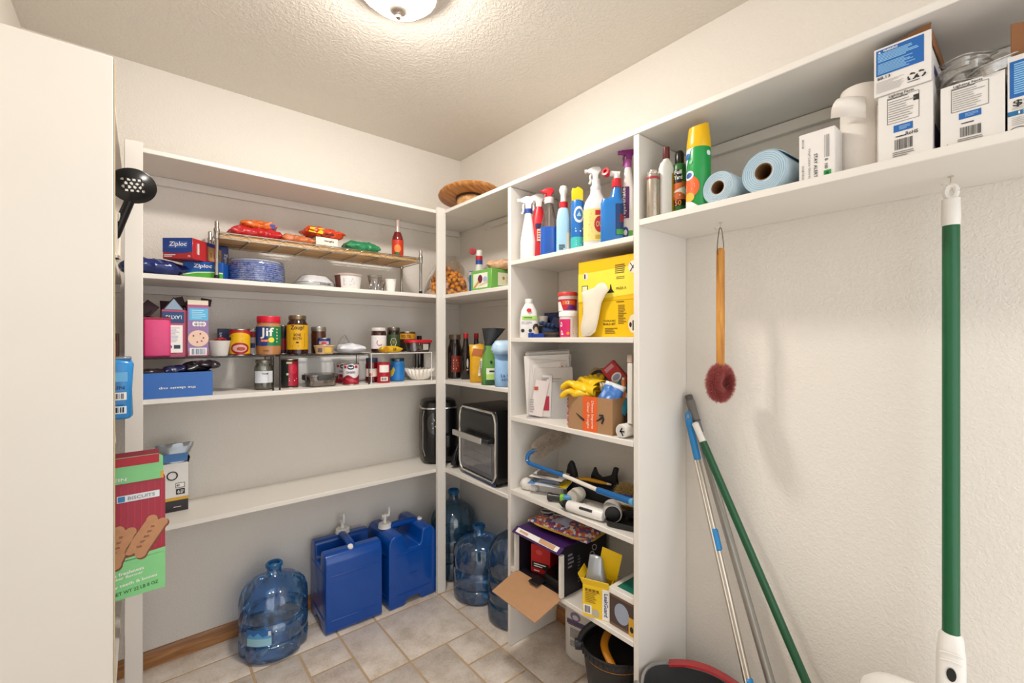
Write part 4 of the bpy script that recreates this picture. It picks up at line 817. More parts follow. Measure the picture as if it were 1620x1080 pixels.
# ---- upper corner shelf
x, y = 1.420, rY(758, 1.420); hh = zR(758, 396, 1.42) - ZQ[0]
t = T('red_cap_bottle', 'white bottle with red and blue band and red round cap behind the green box', 'bottle', (x, y, ZQ[0]), face(x, y))
O('body', lathe([(.020, 0), (.022, .004), (.022, hh - .10), (.018, hh - .085), (.0175, hh - .03), (.016, hh - .028)], 24), C('#e4e0da', .4), t); m = CY(.0180)
panel(t, m, -.032, hh - .054, .032, hh - .033, C('#c3202a', .4), 'red_band', .001, 16); panel(t, m, -.032, hh - .078, .032, hh - .054, C('#24489a', .4), 'blue_band', .001, 16)
O('neck', lathe([(.017, hh - .028), (.017, hh - .004), (.015, hh)], 20), C('#ece8e4', .4), t)
cp = O('cap', lathe([(.016, -.010), (.0185, -.006), (.0185, .006), (.015, .010)], 24), C('#c71d2c', .35), t, (-.034, -.004, hh - .006), (math.pi / 2, 0, 0)); O('cap_recess', lathe([(.001, .0), (.010, .0005), (.011, .003)], 20), C('#8c1018', .4), cp, (0, 0, .0102)); O('hinge', span(-.024, -.010, -.005, .005, hh - .014, hh - .004), C('#ece8e4', .4), t)
t = carton('blue_carton', 'thin blue carton standing left of the green box in the corner', 'carton', 1.325, 1.838, ZQ[0], .022, .12, .105, C('#1c5aa0', .4), -90); panel(t, FR(.12), -.010, .085, .010, .1, C('#d9c0c8', .5))
t = carton('green_box', 'light green tea box with fruit picture on the upper corner shelf', 'box', 1.365, 1.738, ZQ[0], .158, .220, .098, C('#72b254', .4), -88)
m = FR(.220); panel(t, m, -.060, .012, .052, .082, C('#e6ecd8', .45), 'picture_panel'); oval(t, m, -.005, .054, .018, .020, C('#6a1c38', .5), d=.0012); poly(t, m, [(-.060, .016), (-.02, .048), (-.01, .038), (-.045, .012)], C('#d3a24a', .5), d=.0014); oval(t, m, .034, .050, .016, .013, C('#a9b4dc', .5), d=.0012); poly(t, m, [(-.02, .018), (.052, .030), (.052, .044), (.0, .030)], C('#d8c8a8', .5), d=.0014)
m = RT(.158); panel(t, m, -.070, .020, .100, .082, C('#e6e8cc', .45)); oval(t, m, -.035, .056, .008, .008, C('#c08a3a', .5), d=.0012); bars(t, m, -.02, .034, .08, .068, 4, C('#d0c8b0', .5), True); panel(t, m, -.11, .0, .11, .008, C('#4e8a36', .4))
t = packet('bread_pack', 'small pale packet lying on top of the green tea box', 'packet', 1.350, 1.690, ZQ[0] + .0985, .13, .10, .050, C('#c49a78', .4, var=.25, scale=40), -60, 61, .007)
x, y = 1.400, 1.580
t = jar('spice_jar', 'small jar with grey metal lid behind the green tea box', 'jar', x, y, ZQ[0], .030, .180, C('#8a6a4a', .3), C('#8f8a80', .3, .8), 1.0, .14, neck=.98)
# ---- middle corner shelf
def sauce(label, px0, px1, pyt, X, cap, group=None, capr=.40, red=False, neck=True):
    x, y, r = onR(px0, px1, X); h = zR((px0 + px1) / 2, pyt, X) - ZQ[1]
    t = T('sauce_bottle', label, 'bottle', (x, y, ZQ[1]), face(x, y), group); gl = C('#160c0a', .12, coat=.6)
    if neck: pr = [(.88, 0), (1, .02), (1, .48), (.93, .56), (.70, .66), (.48, .76), (.42, .86), (.42, .92)]
    else: pr = [(.88, 0), (1, .02), (1, .60), (.96, .70), (.80, .78), (.74, .84), (.74, .90)]
    O('glass', lathe([(r * a, h * z) for a, z in pr], 28), gl, t)
    O('cap', lathe([(r * capr * 1.05, h * .885), (r * capr * 1.1, h * .89), (r * capr * 1.1, h * .985), (r * capr, h), (.001, h)], 24), cap, t)
    if red: panel(t, CY(r), -r * .45, h * .15, r * .75, h * .52, C('#7a2417', .4), d=.001, nu=12); bars(t, CY(r), -r * .2, h * .2, r * .5, h * .45, 4, C('#d8b48a', .5), True, d=.0016)
    else: oval(t, CY(r), r * .3, h * .35, r * .16, h * .10, C('#d8d4d0', .4), d=.001); bars(t, CY(r), r * .1, h * .18, r * .6, h * .24, 1, C('#b8a0a0', .5), True, d=.0014)
    return t
sauce('large dark sauce jar with bronze lid and rust-red label in the corner', 708, 731, 529, 1.335, C('#6b5c4c', .35, .6), capr=.74, red=True, neck=False)
sauce('tall dark sauce bottle with red cap beside the large dark jar', 728, 746, 527, 1.355, C('#b01c26', .4))
sauce('dark sauce bottle with red cap behind the yellow bag', 745, 762, 527, 1.42, C('#b01c26', .4))
sauce('dark bottle at the very back left, half hidden by the post', 697, 711, 535, 1.44, C('#2a1c16', .4), neck=False, capr=.7)
def pouch(name, label, cat, x, y, z, w, d, h, mat, rz, seed, top=.5, amt=.004, sc=35):
    t = T(name, label, cat, (x, y, z), rz)
    O('pouch', crumple(sloft([(0, w * .46, d * .42, 4), (.004, w * .48, d * .47, 4), (h * .3, w * .5, d * .5, 3), (h * .62, w * .48, d * .36, 2.8), (h * .86, w * .47 * (1 + top * .1), d * .12, 2.4), (h * .93, w * .48 * (1 + top * .12), d * .035, 2.2), (h, w * .49 * (1 + top * .14), d * .02, 2.2)], 40), amt, sc, seed).warp(lambda p: Vector((p.x, p.y, max(0, p.z)))), mat, t, ang=70)
    return t
def fr2(d, h): return lambda u, v, e: (u, -(d * .5 * (1 if v < h * .3 else max(.04, 1 - (v / h - .3) / .66))) - e - .003, v)
x, y = 1.300, rY(756, 1.300)
t = pouch('yellow_bag', 'crumpled yellow snack bag standing between dark bottles and the green pouch', 'bag', x, y, ZQ[1], .080, .06, .190, C('#d9a416', .35, var=.2, scale=35), face(x, y) - 6, 3, amt=.006)
m = fr2(.06, .19); poly(t, m, [(.004, .035), (.016, .035), (.028, .12), (.016, .12)], C('#efe9d8', .5), d=.004); bars(t, m, .012, .05, .022, .11, 7, GREY, True, d=.006); poly(t, m, [(-.030, .135), (.02, .13), (.03, .165), (-.02, .17)], C('#b2621a', .4), d=.005)
x, y = 1.285, rY(778, 1.285)
t = T('green_pouch', 'green food pouch with a flared black top standing beside the yellow bag', 'bag', (x, y, ZQ[1]), face(x, y) + 6)
O('pouch', crumple(sloft([(0, .046, .030, 4), (.004, .049, .034, 4), (.07, .050, .036, 3), (.12, .042, .026, 2.6, -.004, 0), (.165, .024, .014, 2.4, -.012, 0), (.185, .018, .008, 2.2, -.014, 0)], 40), .003, 40, 8).warp(lambda p: Vector((p.x, p.y, max(0, p.z)))), C('#5f9440', .4, var=.12), t, ang=70)
O('flared_top', crumple(sloft([(.178, .019, .009, 2.2, -.014, 0), (.205, .026, .007, 2.2, -.010, 0), (.235, .040, .006, 2.2, 0, 0), (.262, .054, .004, 2.2, .008, 0), (.268, .058, .003, 2.2, .010, 0)], 36), .003, 40, 3), C('#15171a', .3), t, ang=70); O('side_gusset', crumple(prism([(-.050, .0), (-.034, .0), (-.026, .17), (-.036, .19)], .02), .002, 40, 2), C('#4a5a3a', .4), t)
m = lambda u, v, e: (u, -.037 - e + .25 * max(0, v - .075), v); panel(t, m, -.030, .052, .040, .080, C('#dfe6c8', .5), d=.002); bars(t, m, -.016, .060, .026, .072, 1, INK, True, d=.004); panel(t, m, -.030, .026, .042, .052, C('#b5d873', .5), d=.002); oval(t, m, -.006, .108, .006, .007, INK, d=.003); panel(t, m, -.034, .004, .044, .024, C('#234a2a', .5), d=.002)
x, y = 1.290, 1.580
t = pouch('blue_pouch', 'pale blue coffee bag with folded top beside the white divider', 'bag', x, y, ZQ[1], .115, .075, .150, C('#8db4da', .4, var=.12, scale=30), face(x, y) + 6, 13, amt=.003)
O('folded_top', crumple(sloft([(0, .052, .022, 3), (.006, .066, .034, 3), (.022, .072, .038, 3), (.045, .068, .034, 3), (.060, .056, .022, 3), (.064, .03, .01, 3)], 40), .007, 32, 2), C('#b9d6ee', .3, var=.16, scale=50), t, (0, 0, .146), ang=70)
m = fr2(.075, .15); oval(t, m, .036, .098, .030, .028, C('#4f6f9c', .4), d=.004); oval(t, m, .040, .096, .020, .021, C('#8a6a52', .5), d=.006); text(t, m, 'La Casa', .004, .052, .07, .014, C('#2f4a80', .5), d=.006); text(t, m, 'de Sueno', .006, .034, .07, .012, C('#2f4a80', .5), d=.006)
# ---- lower corner shelf: oven and air fryer
ob = C('#0b0b0d', .28)
t = T('toaster_oven', 'black countertop oven with silver trim and glass door on the lower corner shelf', 'oven', (1.3790, 1.752, ZQ[2]), -94.5)
W_, D_, H_ = .345, .255, .350
O('body', prism([(-W_ / 2 + .004, .018)] + [(W_ / 2 * a, b) for a, b in ((.98, .018), (1, .05), (1, H_ - .05), (.97, H_ - .018), (.90, H_), (-.90, H_), (-.97, H_ - .018), (-1, H_ - .05), (-1, .05))], D_, .008, 3), ob, t)
fy = -D_ / 2 - .002
fo = [(W_ / 2 * a, b) for a, b in ((-.97, .06), (-.90, .035), (-.80, .022), (.80, .022), (.90, .035), (.97, .06), (.97, H_ - .055), (.90, H_ - .022), (.80, H_ - .010), (-.80, H_ - .010), (-.90, H_ - .022), (-.97, H_ - .055))]
O('silver_trim', tube([(a, fy, b) for a, b in fo + [fo[0]]], .0058, 8, False), C('#d8d6d2', .2, .9), t)
O('control_panel', prism([(-W_ / 2 * .92, .205), (W_ / 2 * .92, .205), (W_ / 2 * .92, H_ - .055), (W_ / 2 * .85, H_ - .025), (-W_ / 2 * .85, H_ - .025), (-W_ / 2 * .92, H_ - .055)], .004), C('#131416', .3), t, (0, fy, 0))
dr = O('door', prism([(-W_ / 2 * .92, .062), (-W_ / 2 * .85, .035), (W_ / 2 * .85, .035), (W_ / 2 * .92, .062), (W_ / 2 * .92, .200), (-W_ / 2 * .92, .200)], .004), C('#4c4c50', .1, coat=.7), t, (0, fy, 0))
O('door_glass', prism([(-W_ / 2 * .80, .055), (W_ / 2 * .80, .055), (W_ / 2 * .80, .185), (-W_ / 2 * .80, .185)], .0015), C('#66656a', .08, coat=.8, var=.25, scale=12), dr, (0, -.003, 0))
for z in (.095, .135): O('rack_wire', span(-W_ / 2 * .76, W_ / 2 * .76, fy - .0048 - fy, fy - .0042 - fy, z, z + .002), C('#8d8c8c', .3, .5), dr)
hd = O('handle', span(-W_ / 2 * .96, W_ / 2 * .62, fy - .046, fy - .034, .196, .224, .003, 2), C('#bdbab4', .3, .7), t); O('handle_bracket', span(-W_ / 2 * .55, W_ / 2 * .88, fy - .034, fy, .203, .222, .002, 1), BLACK, hd)
for a in (-1, 1):
    for b in (-1, 1): O('foot', lathe([(.014, 0), (.016, .018)], 12), BLACK, t, (a * W_ * .4, b * D_ * .38, 0))
O('base_strip', span(-W_ / 2 * .75, W_ / 2 * .9, fy + .004, fy + .010, .004, .018), C('#2a3c6a', .4), t)
t = T('air_fryer', 'black basket air fryer with silver band standing in the corner behind the post', 'air fryer', (1.292, 2.196, ZQ[2]), -24)
O('body', sloft([(.004, .075, .085, 4), (.02, .092, .100, 4), (.06, .100, .106, 4), (.20, .103, .108, 4), (.300, .100, .106, 4)], 48), ob, t)
O('silver_band', sloft([(.300, .101, .107, 4), (.302, .104, .110, 4), (.309, .104, .110, 4), (.311, .101, .107, 4)], 48), C('#d8d6d2', .2, .9), t); O('top_cover', sloft([(.311, .099, .105, 4), (.335, .092, .098, 4), (.343, .080, .086, 4), (.345, .02, .02, 3)], 48), ob, t)
m = EL(.1025, .1075, 4); oval(t, m, -.028, .225, .040, .060, C('#19191b', .15, coat=.4), 'control_dial', .0015)
for k in range(9): oval(t, m, -.028 + .014 * math.cos(k * 2.4), .225 + .008 * (k - 4), .003, .003, C('#d9d9d9', .4), 'indicator', .003, 8)
for k in range(11): O('grille_slat', tube([tuple(m(-.062 + k * .0095, z, .001)) for z in (.06, .10, .15)], .0018, 5), C('#2c2c30', .3), t)
o = tube([tuple(m(u, v, .001)) for u, v in ((-.08, .295), (-.088, .26), (-.088, .09), (-.075, .05))], .0025, 6); O('chrome_edge', o, CHROME, t)
O('basket_handle', span(.020, .050, -.150, -.100, .100, .165, .008, 3), BLACK, t)
t = T('coiled_cord', 'black appliance cord and plug dangling over the corner shelf beside the oven', 'cord', (1.275, 2.000, ZQ[2] + .008), 20)
O('cable', tube(smoothpath([(.06, .04, .10), (.04, .0, .12), (.0, -.01, .08), (-.012, -.01, .04), (.01, .0, .012), (.05, .01, .010)], 6), .005, 8), BLACK, t); O('plug', crumple(box(.045, .035, .075, .008, 2), .004, 50, 1), BLACK, t, (0, 0, .002), (0, .5, 0))
# ================================================================== column, shelf of cleaning sprays
Z1 = ZK[0] + .0003
def trigger(t, x, z, body, trig, s=1.0, noz=None, name='spray_head'):
    """spray head, nozzle towards local -X"""
    out = [(-.034, .040), (-.036, .030), (-.026, .026), (-.012, .022), (-.011, .0), (.011, .0), (.012, .020), (.022, .030), (.024, .040), (.016, .050), (-.010, .052)]
    h = O(name, prism([(x + a * s, z + b * s) for a, b in out], .020 * s, .0035 * s, 2), body, t)
    O('trigger', tube(smoothpath([(x - .016 * s, 0, z + .026 * s), (x - .022 * s, 0, z + .012 * s), (x - .020 * s, 0, z - .004 * s), (x - .026 * s, 0, z - .018 * s)], 4), .0042 * s, 8), trig, h)
    O('nozzle', G().add(lathe([(.0075 * s, 0), (.0085 * s, .003), (.0085 * s, .010 * s), (.004, .011 * s)], 14), (x - .034 * s, 0, z + .035 * s), (0, -math.pi / 2, 0)), noz or trig, h)
    return h
def bott(name, label, px0, px1, pyt, X, Z, turn=0, cat='bottle', group='cleaning bottles'):
    x, y, r = onR(px0, px1, X); h = zR((px0 + px1) / 2, pyt, X) - Z
    return T(name, label, cat, (x, y, Z), face(x, y) + turn, group), r, h
RED = C('#cf2430', .35); SBLUE = C('#1d6fc0', .3)
t, r, h = bott('spray_bottle', 'white spray bottle with blue collar at the left end of the spray shelf', 823, 849, 311, 1.290, Z1)
O('body', sloft([(0, r * .92, r * .62, 3), (.004, r, r * .68, 3), (h * .30, r * .98, r * .68, 2.8), (h * .55, r * .66, r * .58, 2.4), (h * .70, r * .45, r * .45, 2.2), (h * .74, r * .42, r * .42, 2)], 32), C('#efedea', .35), t)
O('collar', lathe([(r * .50, h * .735), (r * .50, h * .80)], 24), C('#24479a', .4), t); trigger(t, .0, h * .80, C('#f0eeeb', .35), C('#f0eeeb', .35), h * .20 / .052)
t, r, h = bott('spray_bottle', 'red spray bottle with white trigger next to the white bottle with blue collar', 839, 866, 307, 1.325, Z1)
O('body', sloft([(0, r * .85, r * .6, 3), (.004, r * .95, r * .66, 3), (h * .25, r * .80, r * .60, 2.6), (h * .44, r * .86, r * .6, 2.6), (h * .56, r * .9, r * .6, 2.4), (h * .74, r * .55, r * .48, 2.2), (h * .80, r * .42, r * .42, 2)], 32), RED, t)
m = EL(r * .84, r * .62, 2.6); panel(t, m, -.006, h * .28, .02, h * .46, C('#e8d9c8', .4), d=.003); panel(t, m, -.012, h * .47, .016, h * .54, C('#2a2250', .4), d=.003); bars(t, m, -.004, h * .3, .016, h * .44, 4, C('#c0562c', .5), True, d=.004)
trigger(t, .0, h * .80, C('#f0eeeb', .35), C('#f0eeeb', .35), h * .20 / .052)
t, r, h = bott('spray_bottle', 'clear spray bottle half full of blue liquid with red trigger', 854, 884, 298, 1.290, Z1)
O('body', sloft([(0, r * .88, r * .62, 4), (.004, r * .94, r * .68, 4), (h * .42, r * .92, r * .68, 3.4), (h * .62, r * .62, r * .55, 2.6), (h * .74, r * .42, r * .42, 2), (h * .78, r * .40, r * .40, 2)], 32, True, False), CLEAR('#e4dcd8', .6, .3, haze=.06), t)
O('liquid', sloft([(.001, r * .89, r * .63, 4), (.004, r * .95, r * .69, 4), (h * .42, r * .93, r * .69, 3.4)], 28), C('#0f56b4', .15, coat=.5), t); O('dip_tube', tube([(0, 0, .01), (0, 0, h * .78)], .003, 8), C('#d8d4d0', .3), t)
O('collar', lathe([(r * .48, h * .77), (r * .52, h * .78), (r * .50, h * .86)], 24), C('#e6dedb', .4), t); trigger(t, .0, h * .855, RED, RED, h * .15 / .052)
t, r, h = bott('spray_bottle', 'pale blue squat bottle with white pump and red collar on the spray shelf', 880, 903, 295, 1.290, Z1)
O('body', sloft([(0, r * .95, r * .70, 3.6), (.004, r, r * .74, 3.6), (h * .50, r * .98, r * .72, 3.4), (h * .60, r * .85, r * .64, 3), (h * .66, r * .72, r * .55, 2.4), (h * .68, r * .5, r * .5, 2)], 32), C('#a9d4ea', .3), t)
O('collar', lathe([(r * .58, h * .675), (r * .60, h * .76), (r * .5, h * .765)], 24), RED, t); O('pump_cap', lathe([(r * .42, h * .76), (r * .40, h * .88), (r * .55, h * .91), (r * .60, h * .95), (r * .45, h), (.001, h)], 24), C('#efedea', .35), t)
m = EL(r, r * .74, 3.6); bars(t, m, -.014, .012, .006, .034, 3, INK, True, d=.0015); panel(t, m, .010, .01, .018, h * .3, C('#e3d9b4', .5), d=.0012)
t, r, h = bott('aerosol_can', 'blue furniture polish aerosol with yellow cap on the spray shelf', 903, 924, 297, 1.285, Z1)
O('can_body', lathe([(r * .94, 0), (r, .003), (r, h * .74), (r * .92, h * .78), (r * .8, h * .79)], 28), SBLUE, t); O('cap', prism([(-r * .86, h * .77), (r * .86, h * .77), (r * .90, h * .93), (r * .7, h * .96), (r * .1, h), (-r * .35, h * .97), (-r * .75, h * .985), (-r * .9, h * .92)], r * 1.5, .004, 2), C('#e6c814', .35), t)
m = CY(r); panel(t, m, -r * 1.5, .002, r * 1.5, h * .20, C('#3fb9b4', .4), d=.0008, nu=16); oval(t, m, r * .25, h * .55, r * .8, h * .13, WT, d=.001); oval(t, m, r * .25, h * .55, r * .55, h * .09, C('#2a6fb4', .4), d=.0015); poly(t, m, [(-r * .1, h * .52), (r * .25, h * .60), (r * .6, h * .52)], C('#9cc9dc', .4), d=.002); bars(t, m, -r * .3, h * .27, r * 1.0, h * .35, 2, WT, True, d=.0014); bars(t, m, -r * .2, h * .06, r * 1, h * .15, 3, C('#d6f0ec', .5), True, d=.0014)
x, y, r = onR(922, 934, 1.42)
t = T('dark_blue_bottle', 'dark blue capped bottle hidden behind the sprays', 'bottle', (x, y, Z1), 0, 'cleaning bottles'); O('body', lathe([(.028, 0), (.03, .004), (.03, .15), (.022, .18), (.022, .19)], 24), C('#c8c4be', .4), t); O('cap', lathe([(.022, .19), (.022, .222), (.02, .224)], 20), C('#1c2f66', .4), t)
t, r, h = bott('spray_bottle', 'large white stain remover spray bottle with yellow label', 923, 963, 264, 1.300, Z1)
O('body', sloft([(0, r * .94, r * .60, 3.6), (.004, r, r * .66, 3.6), (h * .50, r * .98, r * .66, 3.2), (h * .56, r * .88, r * .60, 2.8), (h * .66, r * .50, r * .44, 2.2), (h * .76, r * .36, r * .36, 2), (h * .84, r * .34, r * .34, 2)], 36), C('#efece8', .35), t)
O('collar', lathe([(r * .42, h * .70), (r * .44, h * .71), (r * .44, h * .755), (r * .40, h * .76)], 24), C('#f2f0ee', .35), t); trigger(t, -.002, h * .845, C('#efeeec', .35), C('#e6e4e0', .35), h * .155 / .052)
m = EL(r, r * .66, 3.4); panel(t, m, -r * .95, h * .07, r * .95, h * .46, C('#ecd984', .4), d=.0012, nu=16); panel(t, m, -r * .05, h * .38, r * .5, h * .44, RED, d=.0016); oval(t, m, r * .25, h * .27, r * .36, h * .10, C('#c22a34', .4), d=.0018); text(t, m, 'OUT', r * .25, h * .27, r * .5, h * .07, C('#e8b48a', .4), d=.003); bars(t, m, -r * .85, h * .12, -r * .2, h * .42, 7, C('#b98a6a', .5), True, d=.0016); panel(t, m, -r * .05, h * .09, r * .6, h * .14, C('#caa83a', .4), d=.0016)
t, r, h = bott('weed_sprayer', 'blue jug with red cap and white hose-end sprayer on the spray shelf', 950, 986, 267, 1.275, Z1)
O('body', sloft([(0, r * .94, r * .60, 4), (.004, r, r * .66, 4), (h * .52, r, r * .66, 4), (h * .58, r * .9, r * .62, 3.4), (h * .60, r * .5, r * .5, 2.4, r * .35, 0), (h * .74, r * .36, r * .36, 2, r * .42, 0)], 36), C('#1f78c8', .25, coat=.3), t)
O('cap', lathe([(r * .42, h * .735), (r * .44, h * .74), (r * .42, h * .85), (r * .3, h * .86)], 24), RED, t, (r * .42, 0, 0)); sp = O('hose_sprayer', G().add(tube([(-r * .35, 0, h * .94), (r * .70, 0, h * .92)], r * .24, 14)).add(lathe([(r * .3, h * .84), (r * .26, h * .93)], 16), (r * .42, 0, 0)), C('#efedea', .35), t); O('hose_fitting', lathe([(r * .30, -.010), (r * .36, -.006), (r * .36, .010), (r * .18, .011), (r * .16, .002)], 22), RED, sp, (-r * .48, -.004, h * .945), (math.radians(75), 0, -.5))
m = EL(r, r * .66, 4); panel(t, m, r * .25, h * .08, r * 1.3, h * .50, C('#123a72', .4), d=.0012, nu=8); panel(t, m, r * .5, h * .25, r * 1.0, h * .36, C('#8a2434', .4), d=.0018); panel(t, m, r * .3, h * .09, r * .9, h * .16, C('#3f9a4a', .4), d=.0018)
t, r, h = bott('floor_cleaner', 'tall white and purple floor cleaner bottle with magenta trigger beside the panel', 984, 1003, 234, 1.318, Z1)
O('body', sloft([(0, r * .98, r * .66, 4), (.004, r * 1.02, r * .7, 4), (h * .55, r * 1.0, r * .68, 3.4), (h * .70, r * .72, r * .56, 2.4), (h * .80, r * .5, r * .5, 2)], 32), C('#efedea', .35), t)
MAG = C('#8e2a86', .35); O('collar', lathe([(r * .60, h * .79), (r * .62, h * .87), (r * .5, h * .875)], 24), C('#b25aa8', .35), t); trigger(t, .004, h * .865, MAG, MAG, h * .135 / .052)
m = EL(r, r * .7, 3.8); panel(t, m, -r * 1.0, h * .25, r * .15, h * .58, C('#5c1c66', .4), d=.0012, nu=8); text(t, m, 'rejuvenate', -r * .45, h * .415, h * .31, .012, WT, 90, d=.0025); panel(t, m, -r * 1.0, h * .02, r * .6, h * .12, C('#6ab04a', .4), d=.0012, nu=8); oval(t, m, -r * .3, h * .10, r * .4, h * .06, C('#2a4f9c', .4), d=.0018); oval(t, m, -r * .3, h * .10, r * .2, h * .03, WT, d=.0024)
# ================================================================== column, yellow-box shelf
Z2 = ZK[1] + .0003
t, r, h = bott('cleaner_bottle', 'white pet stain cleaner bottle with green band left of the tubs', 822, 852, 473, 1.285, Z2, group=None)
O('body', sloft([(0, r * .94, r * .62, 4), (.004, r, r * .66, 4), (h * .45, r * .98, r * .64, 3.4), (h * .70, r * .82, r * .56, 2.8), (h * .86, r * .48, r * .42, 2.2), (h * .89, r * .40, r * .40, 2)], 36), C('#e9e7e4', .35), t); O('cap', lathe([(r * .42, h * .885), (r * .43, h * .89), (r * .42, h), (.001, h)], 24), C('#f2f0ee', .35), t)
m = EL(r, r * .66, 3.4); oval(t, m, .0, h * .70, r * .2, h * .05, RED, d=.0015); panel(t, m, -r * .55, h * .46, r * .7, h * .56, C('#a6d66a', .4), d=.0012, nu=10); bars(t, m, -r * .4, h * .485, r * .6, h * .535, 1, C('#3a5a1c', .5), True, d=.0018); bars(t, m, -r * .6, h * .34, r * .3, h * .42, 3, C('#9aa0a0', .5), True, d=.0015)
for u in (-.5, .1): oval(t, m, r * u, h * .18, r * .14, h * .045, C('#24303c', .4), d=.0016)
oval(t, m, r * .55, h * .26, r * .26, h * .10, C('#3a2a24', .4), d=.0016); oval(t, m, r * .55, h * .20, r * .14, h * .08, C('#d8b89a', .4), d=.002)
x, y, r = onR(815, 822, 1.29)
t = T('red_lighter', 'small red stick standing by the divider left of the white cleaner bottle', 'stick', (x, y - .014, Z2), 0); O('body', sloft([(0, .006, .005, 3), (.048, .006, .005, 3), (.052, .004, .004, 3)], 14), C('#c4424a', .4), t); O('tip', lathe([(.004, .052), (.003, .058)], 10), C('#7a2a2e', .4), t)
x, y, r = onR(848, 866, 1.37)
t = T('cup_stack', 'white cup resting on a dark cup behind the white cleaner bottle', 'cups', (x, y, Z2), 0); O('dark_cup', lathe([(r * .9, 0), (r, .003), (r, .050), (r * .9, .052)], 24), C('#2a2a2c', .4), t); O('white_cup', lathe([(r * .92, .0525), (r * .95, .054), (r * 1.08, .092), (r * 1.1, .094), (r * 1.0, .095), (r * .8, .058), (.001, .058)], 24), C('#e8e0d6', .5), t)
x = 1.44; y = rY(878, x)
t = carton('navy_box', 'dark navy box standing behind the gloves on the yellow-box shelf', 'box', x, y, Z2, .070, .07, .112, C('#141d44', .4), -78)
x = 1.335; y = rY(872, x)
t = T('work_glove', 'dark blue work glove heaped in front of the navy box', 'glove', (x, y, Z2), -70)
nb_ = C('#1f3358', .7, bump=.3); O('palm', crumple(box(.075, .05, .055, .022, 4), .006, 40, 5), nb_, t, ang=70)
for k in range(4): O('finger', tube(smoothpath([(-.02 + .014 * k, -.01, .045), (-.028 + .016 * k, -.02, .062 - .004 * k), (-.036 + .018 * k, -.034, .058 - .004 * k)], 3), [.0085] * 6 + [.006], 8), nb_, t)
O('cuff', crumple(sloft([(0, .03, .024, 2.4), (.03, .032, .026, 2.4)], 24), .004, 50, 2), C('#16233c', .7), t, (.03, 0, .046), (0, .5, 0))
x = 1.250; y = rY(850, x)
t = T('blue_strap', 'bright blue folded plastic strap lying in front of the white cleaner bottle', 'strap', (x, y, Z2), -88); st = C('#1c3f94', .3)
O('strap', loft([[(xx + .0, yy, zz) for yy, zz in ((-.008, 0), (.008, 0), (.008, .013 + hh), (-.008, .010 + hh))] for xx, hh in ((-.045, 0), (-.03, .004), (0, .003), (.03, .006), (.045, .002))]), st, t); O('buckle', box(.018, .022, .020, .004, 2), C('#24489c', .3), t, (-.036, 0, 0))
x = 1.285; y = rY(873, x)
t = T('tape_tin', 'round flat black tin lying under the blue glove', 'tin', (x, y, Z2), 0); O('lid_body', lathe([(.034, 0), (.036, .002), (.036, .020), (.033, .022), (.001, .020)], 32), C('#26221f', .45), t); O('lid_rim', lathe([(.0365, .012), (.0385, .013), (.0385, .018), (.0365, .019)], 32), C('#4a3a2c', .45), t)
def tub(label, px0, px1, X, z, h, body, lid, parts):
    x, y, r = onR(px0, px1, X); t = T('plastic_tub', label, 'tub', (x, y, z), face(x, y), 'snack tubs')
    O('tub_body', lathe([(r * .84, 0), (r * .87, .002), (r * .95, h * .82), (r * .9, h * .83)], 32), body, t); O('lid', lathe([(r * .97, h * .80), (r, h * .81), (r, h * .96), (r * .95, h), (r * .85, h * .985), (.001, h * .98)], 32), lid, t); parts(t, CY(r * .87, 0, 0, r * .08 / (h * .8)), r, h); return t
def p1(t, m, r, h):
    panel(t, m, -r * 1.3, h * .06, r * 1.3, h * .62, C('#c5203a', .4), d=.001, nu=16); poly(t, m, [(-r * .1, h * .08), (r * 1.2, h * .10), (r * 1.2, h * .28), (r * .1, h * .3)], C('#5a2a8a', .4), d=.0016); panel(t, m, -r * .5, h * .34, r * .7, h * .55, C('#d9682c', .4), d=.0014, nu=8); poly(t, m, [(-r * 1.2, h * .02), (-r * .4, h * .02), (-r * .7, h * .5), (-r * 1.2, h * .5)], WT, d=.0018); text(t, m, '12', .0, h * .45, .012, .012, WT, d=.003)
def p2(t, m, r, h):
    panel(t, m, -r * 1.3, h * .02, r * 0.1, h * .70, C('#d42a6c', .4), d=.001, nu=12); text(t, m, 'p b', -r * .75, h * .35, h * .5, .016, WT, 90, d=.002); oval(t, m, -r * .1, h * .16, .006, .006, C('#e89a3a', .4), d=.002, n=10); bars(t, m, r * .3, h * .1, r * 1.2, h * .7, 7, C('#d6b4c0', .5), True, d=.0014)
X_ = 1.305; zt = Z2 + zR(900, 494, X_) - Z2; h2 = zR(900, 493, X_) - Z2
tub('pink and white plastic tub at the bottom of the pair beside the yellow box', 884, 917, X_, Z2, h2, C('#e8e2e2', .4), C('#f0eeec', .4), p2)
tub('red-lidded plastic tub stacked on the pink and white tub', 882, 914, X_, Z2 + h2 + .0003, zR(898, 463, X_) - Z2 - h2, C('#d8d0d0', .4), C('#c83a34', .4), p1)
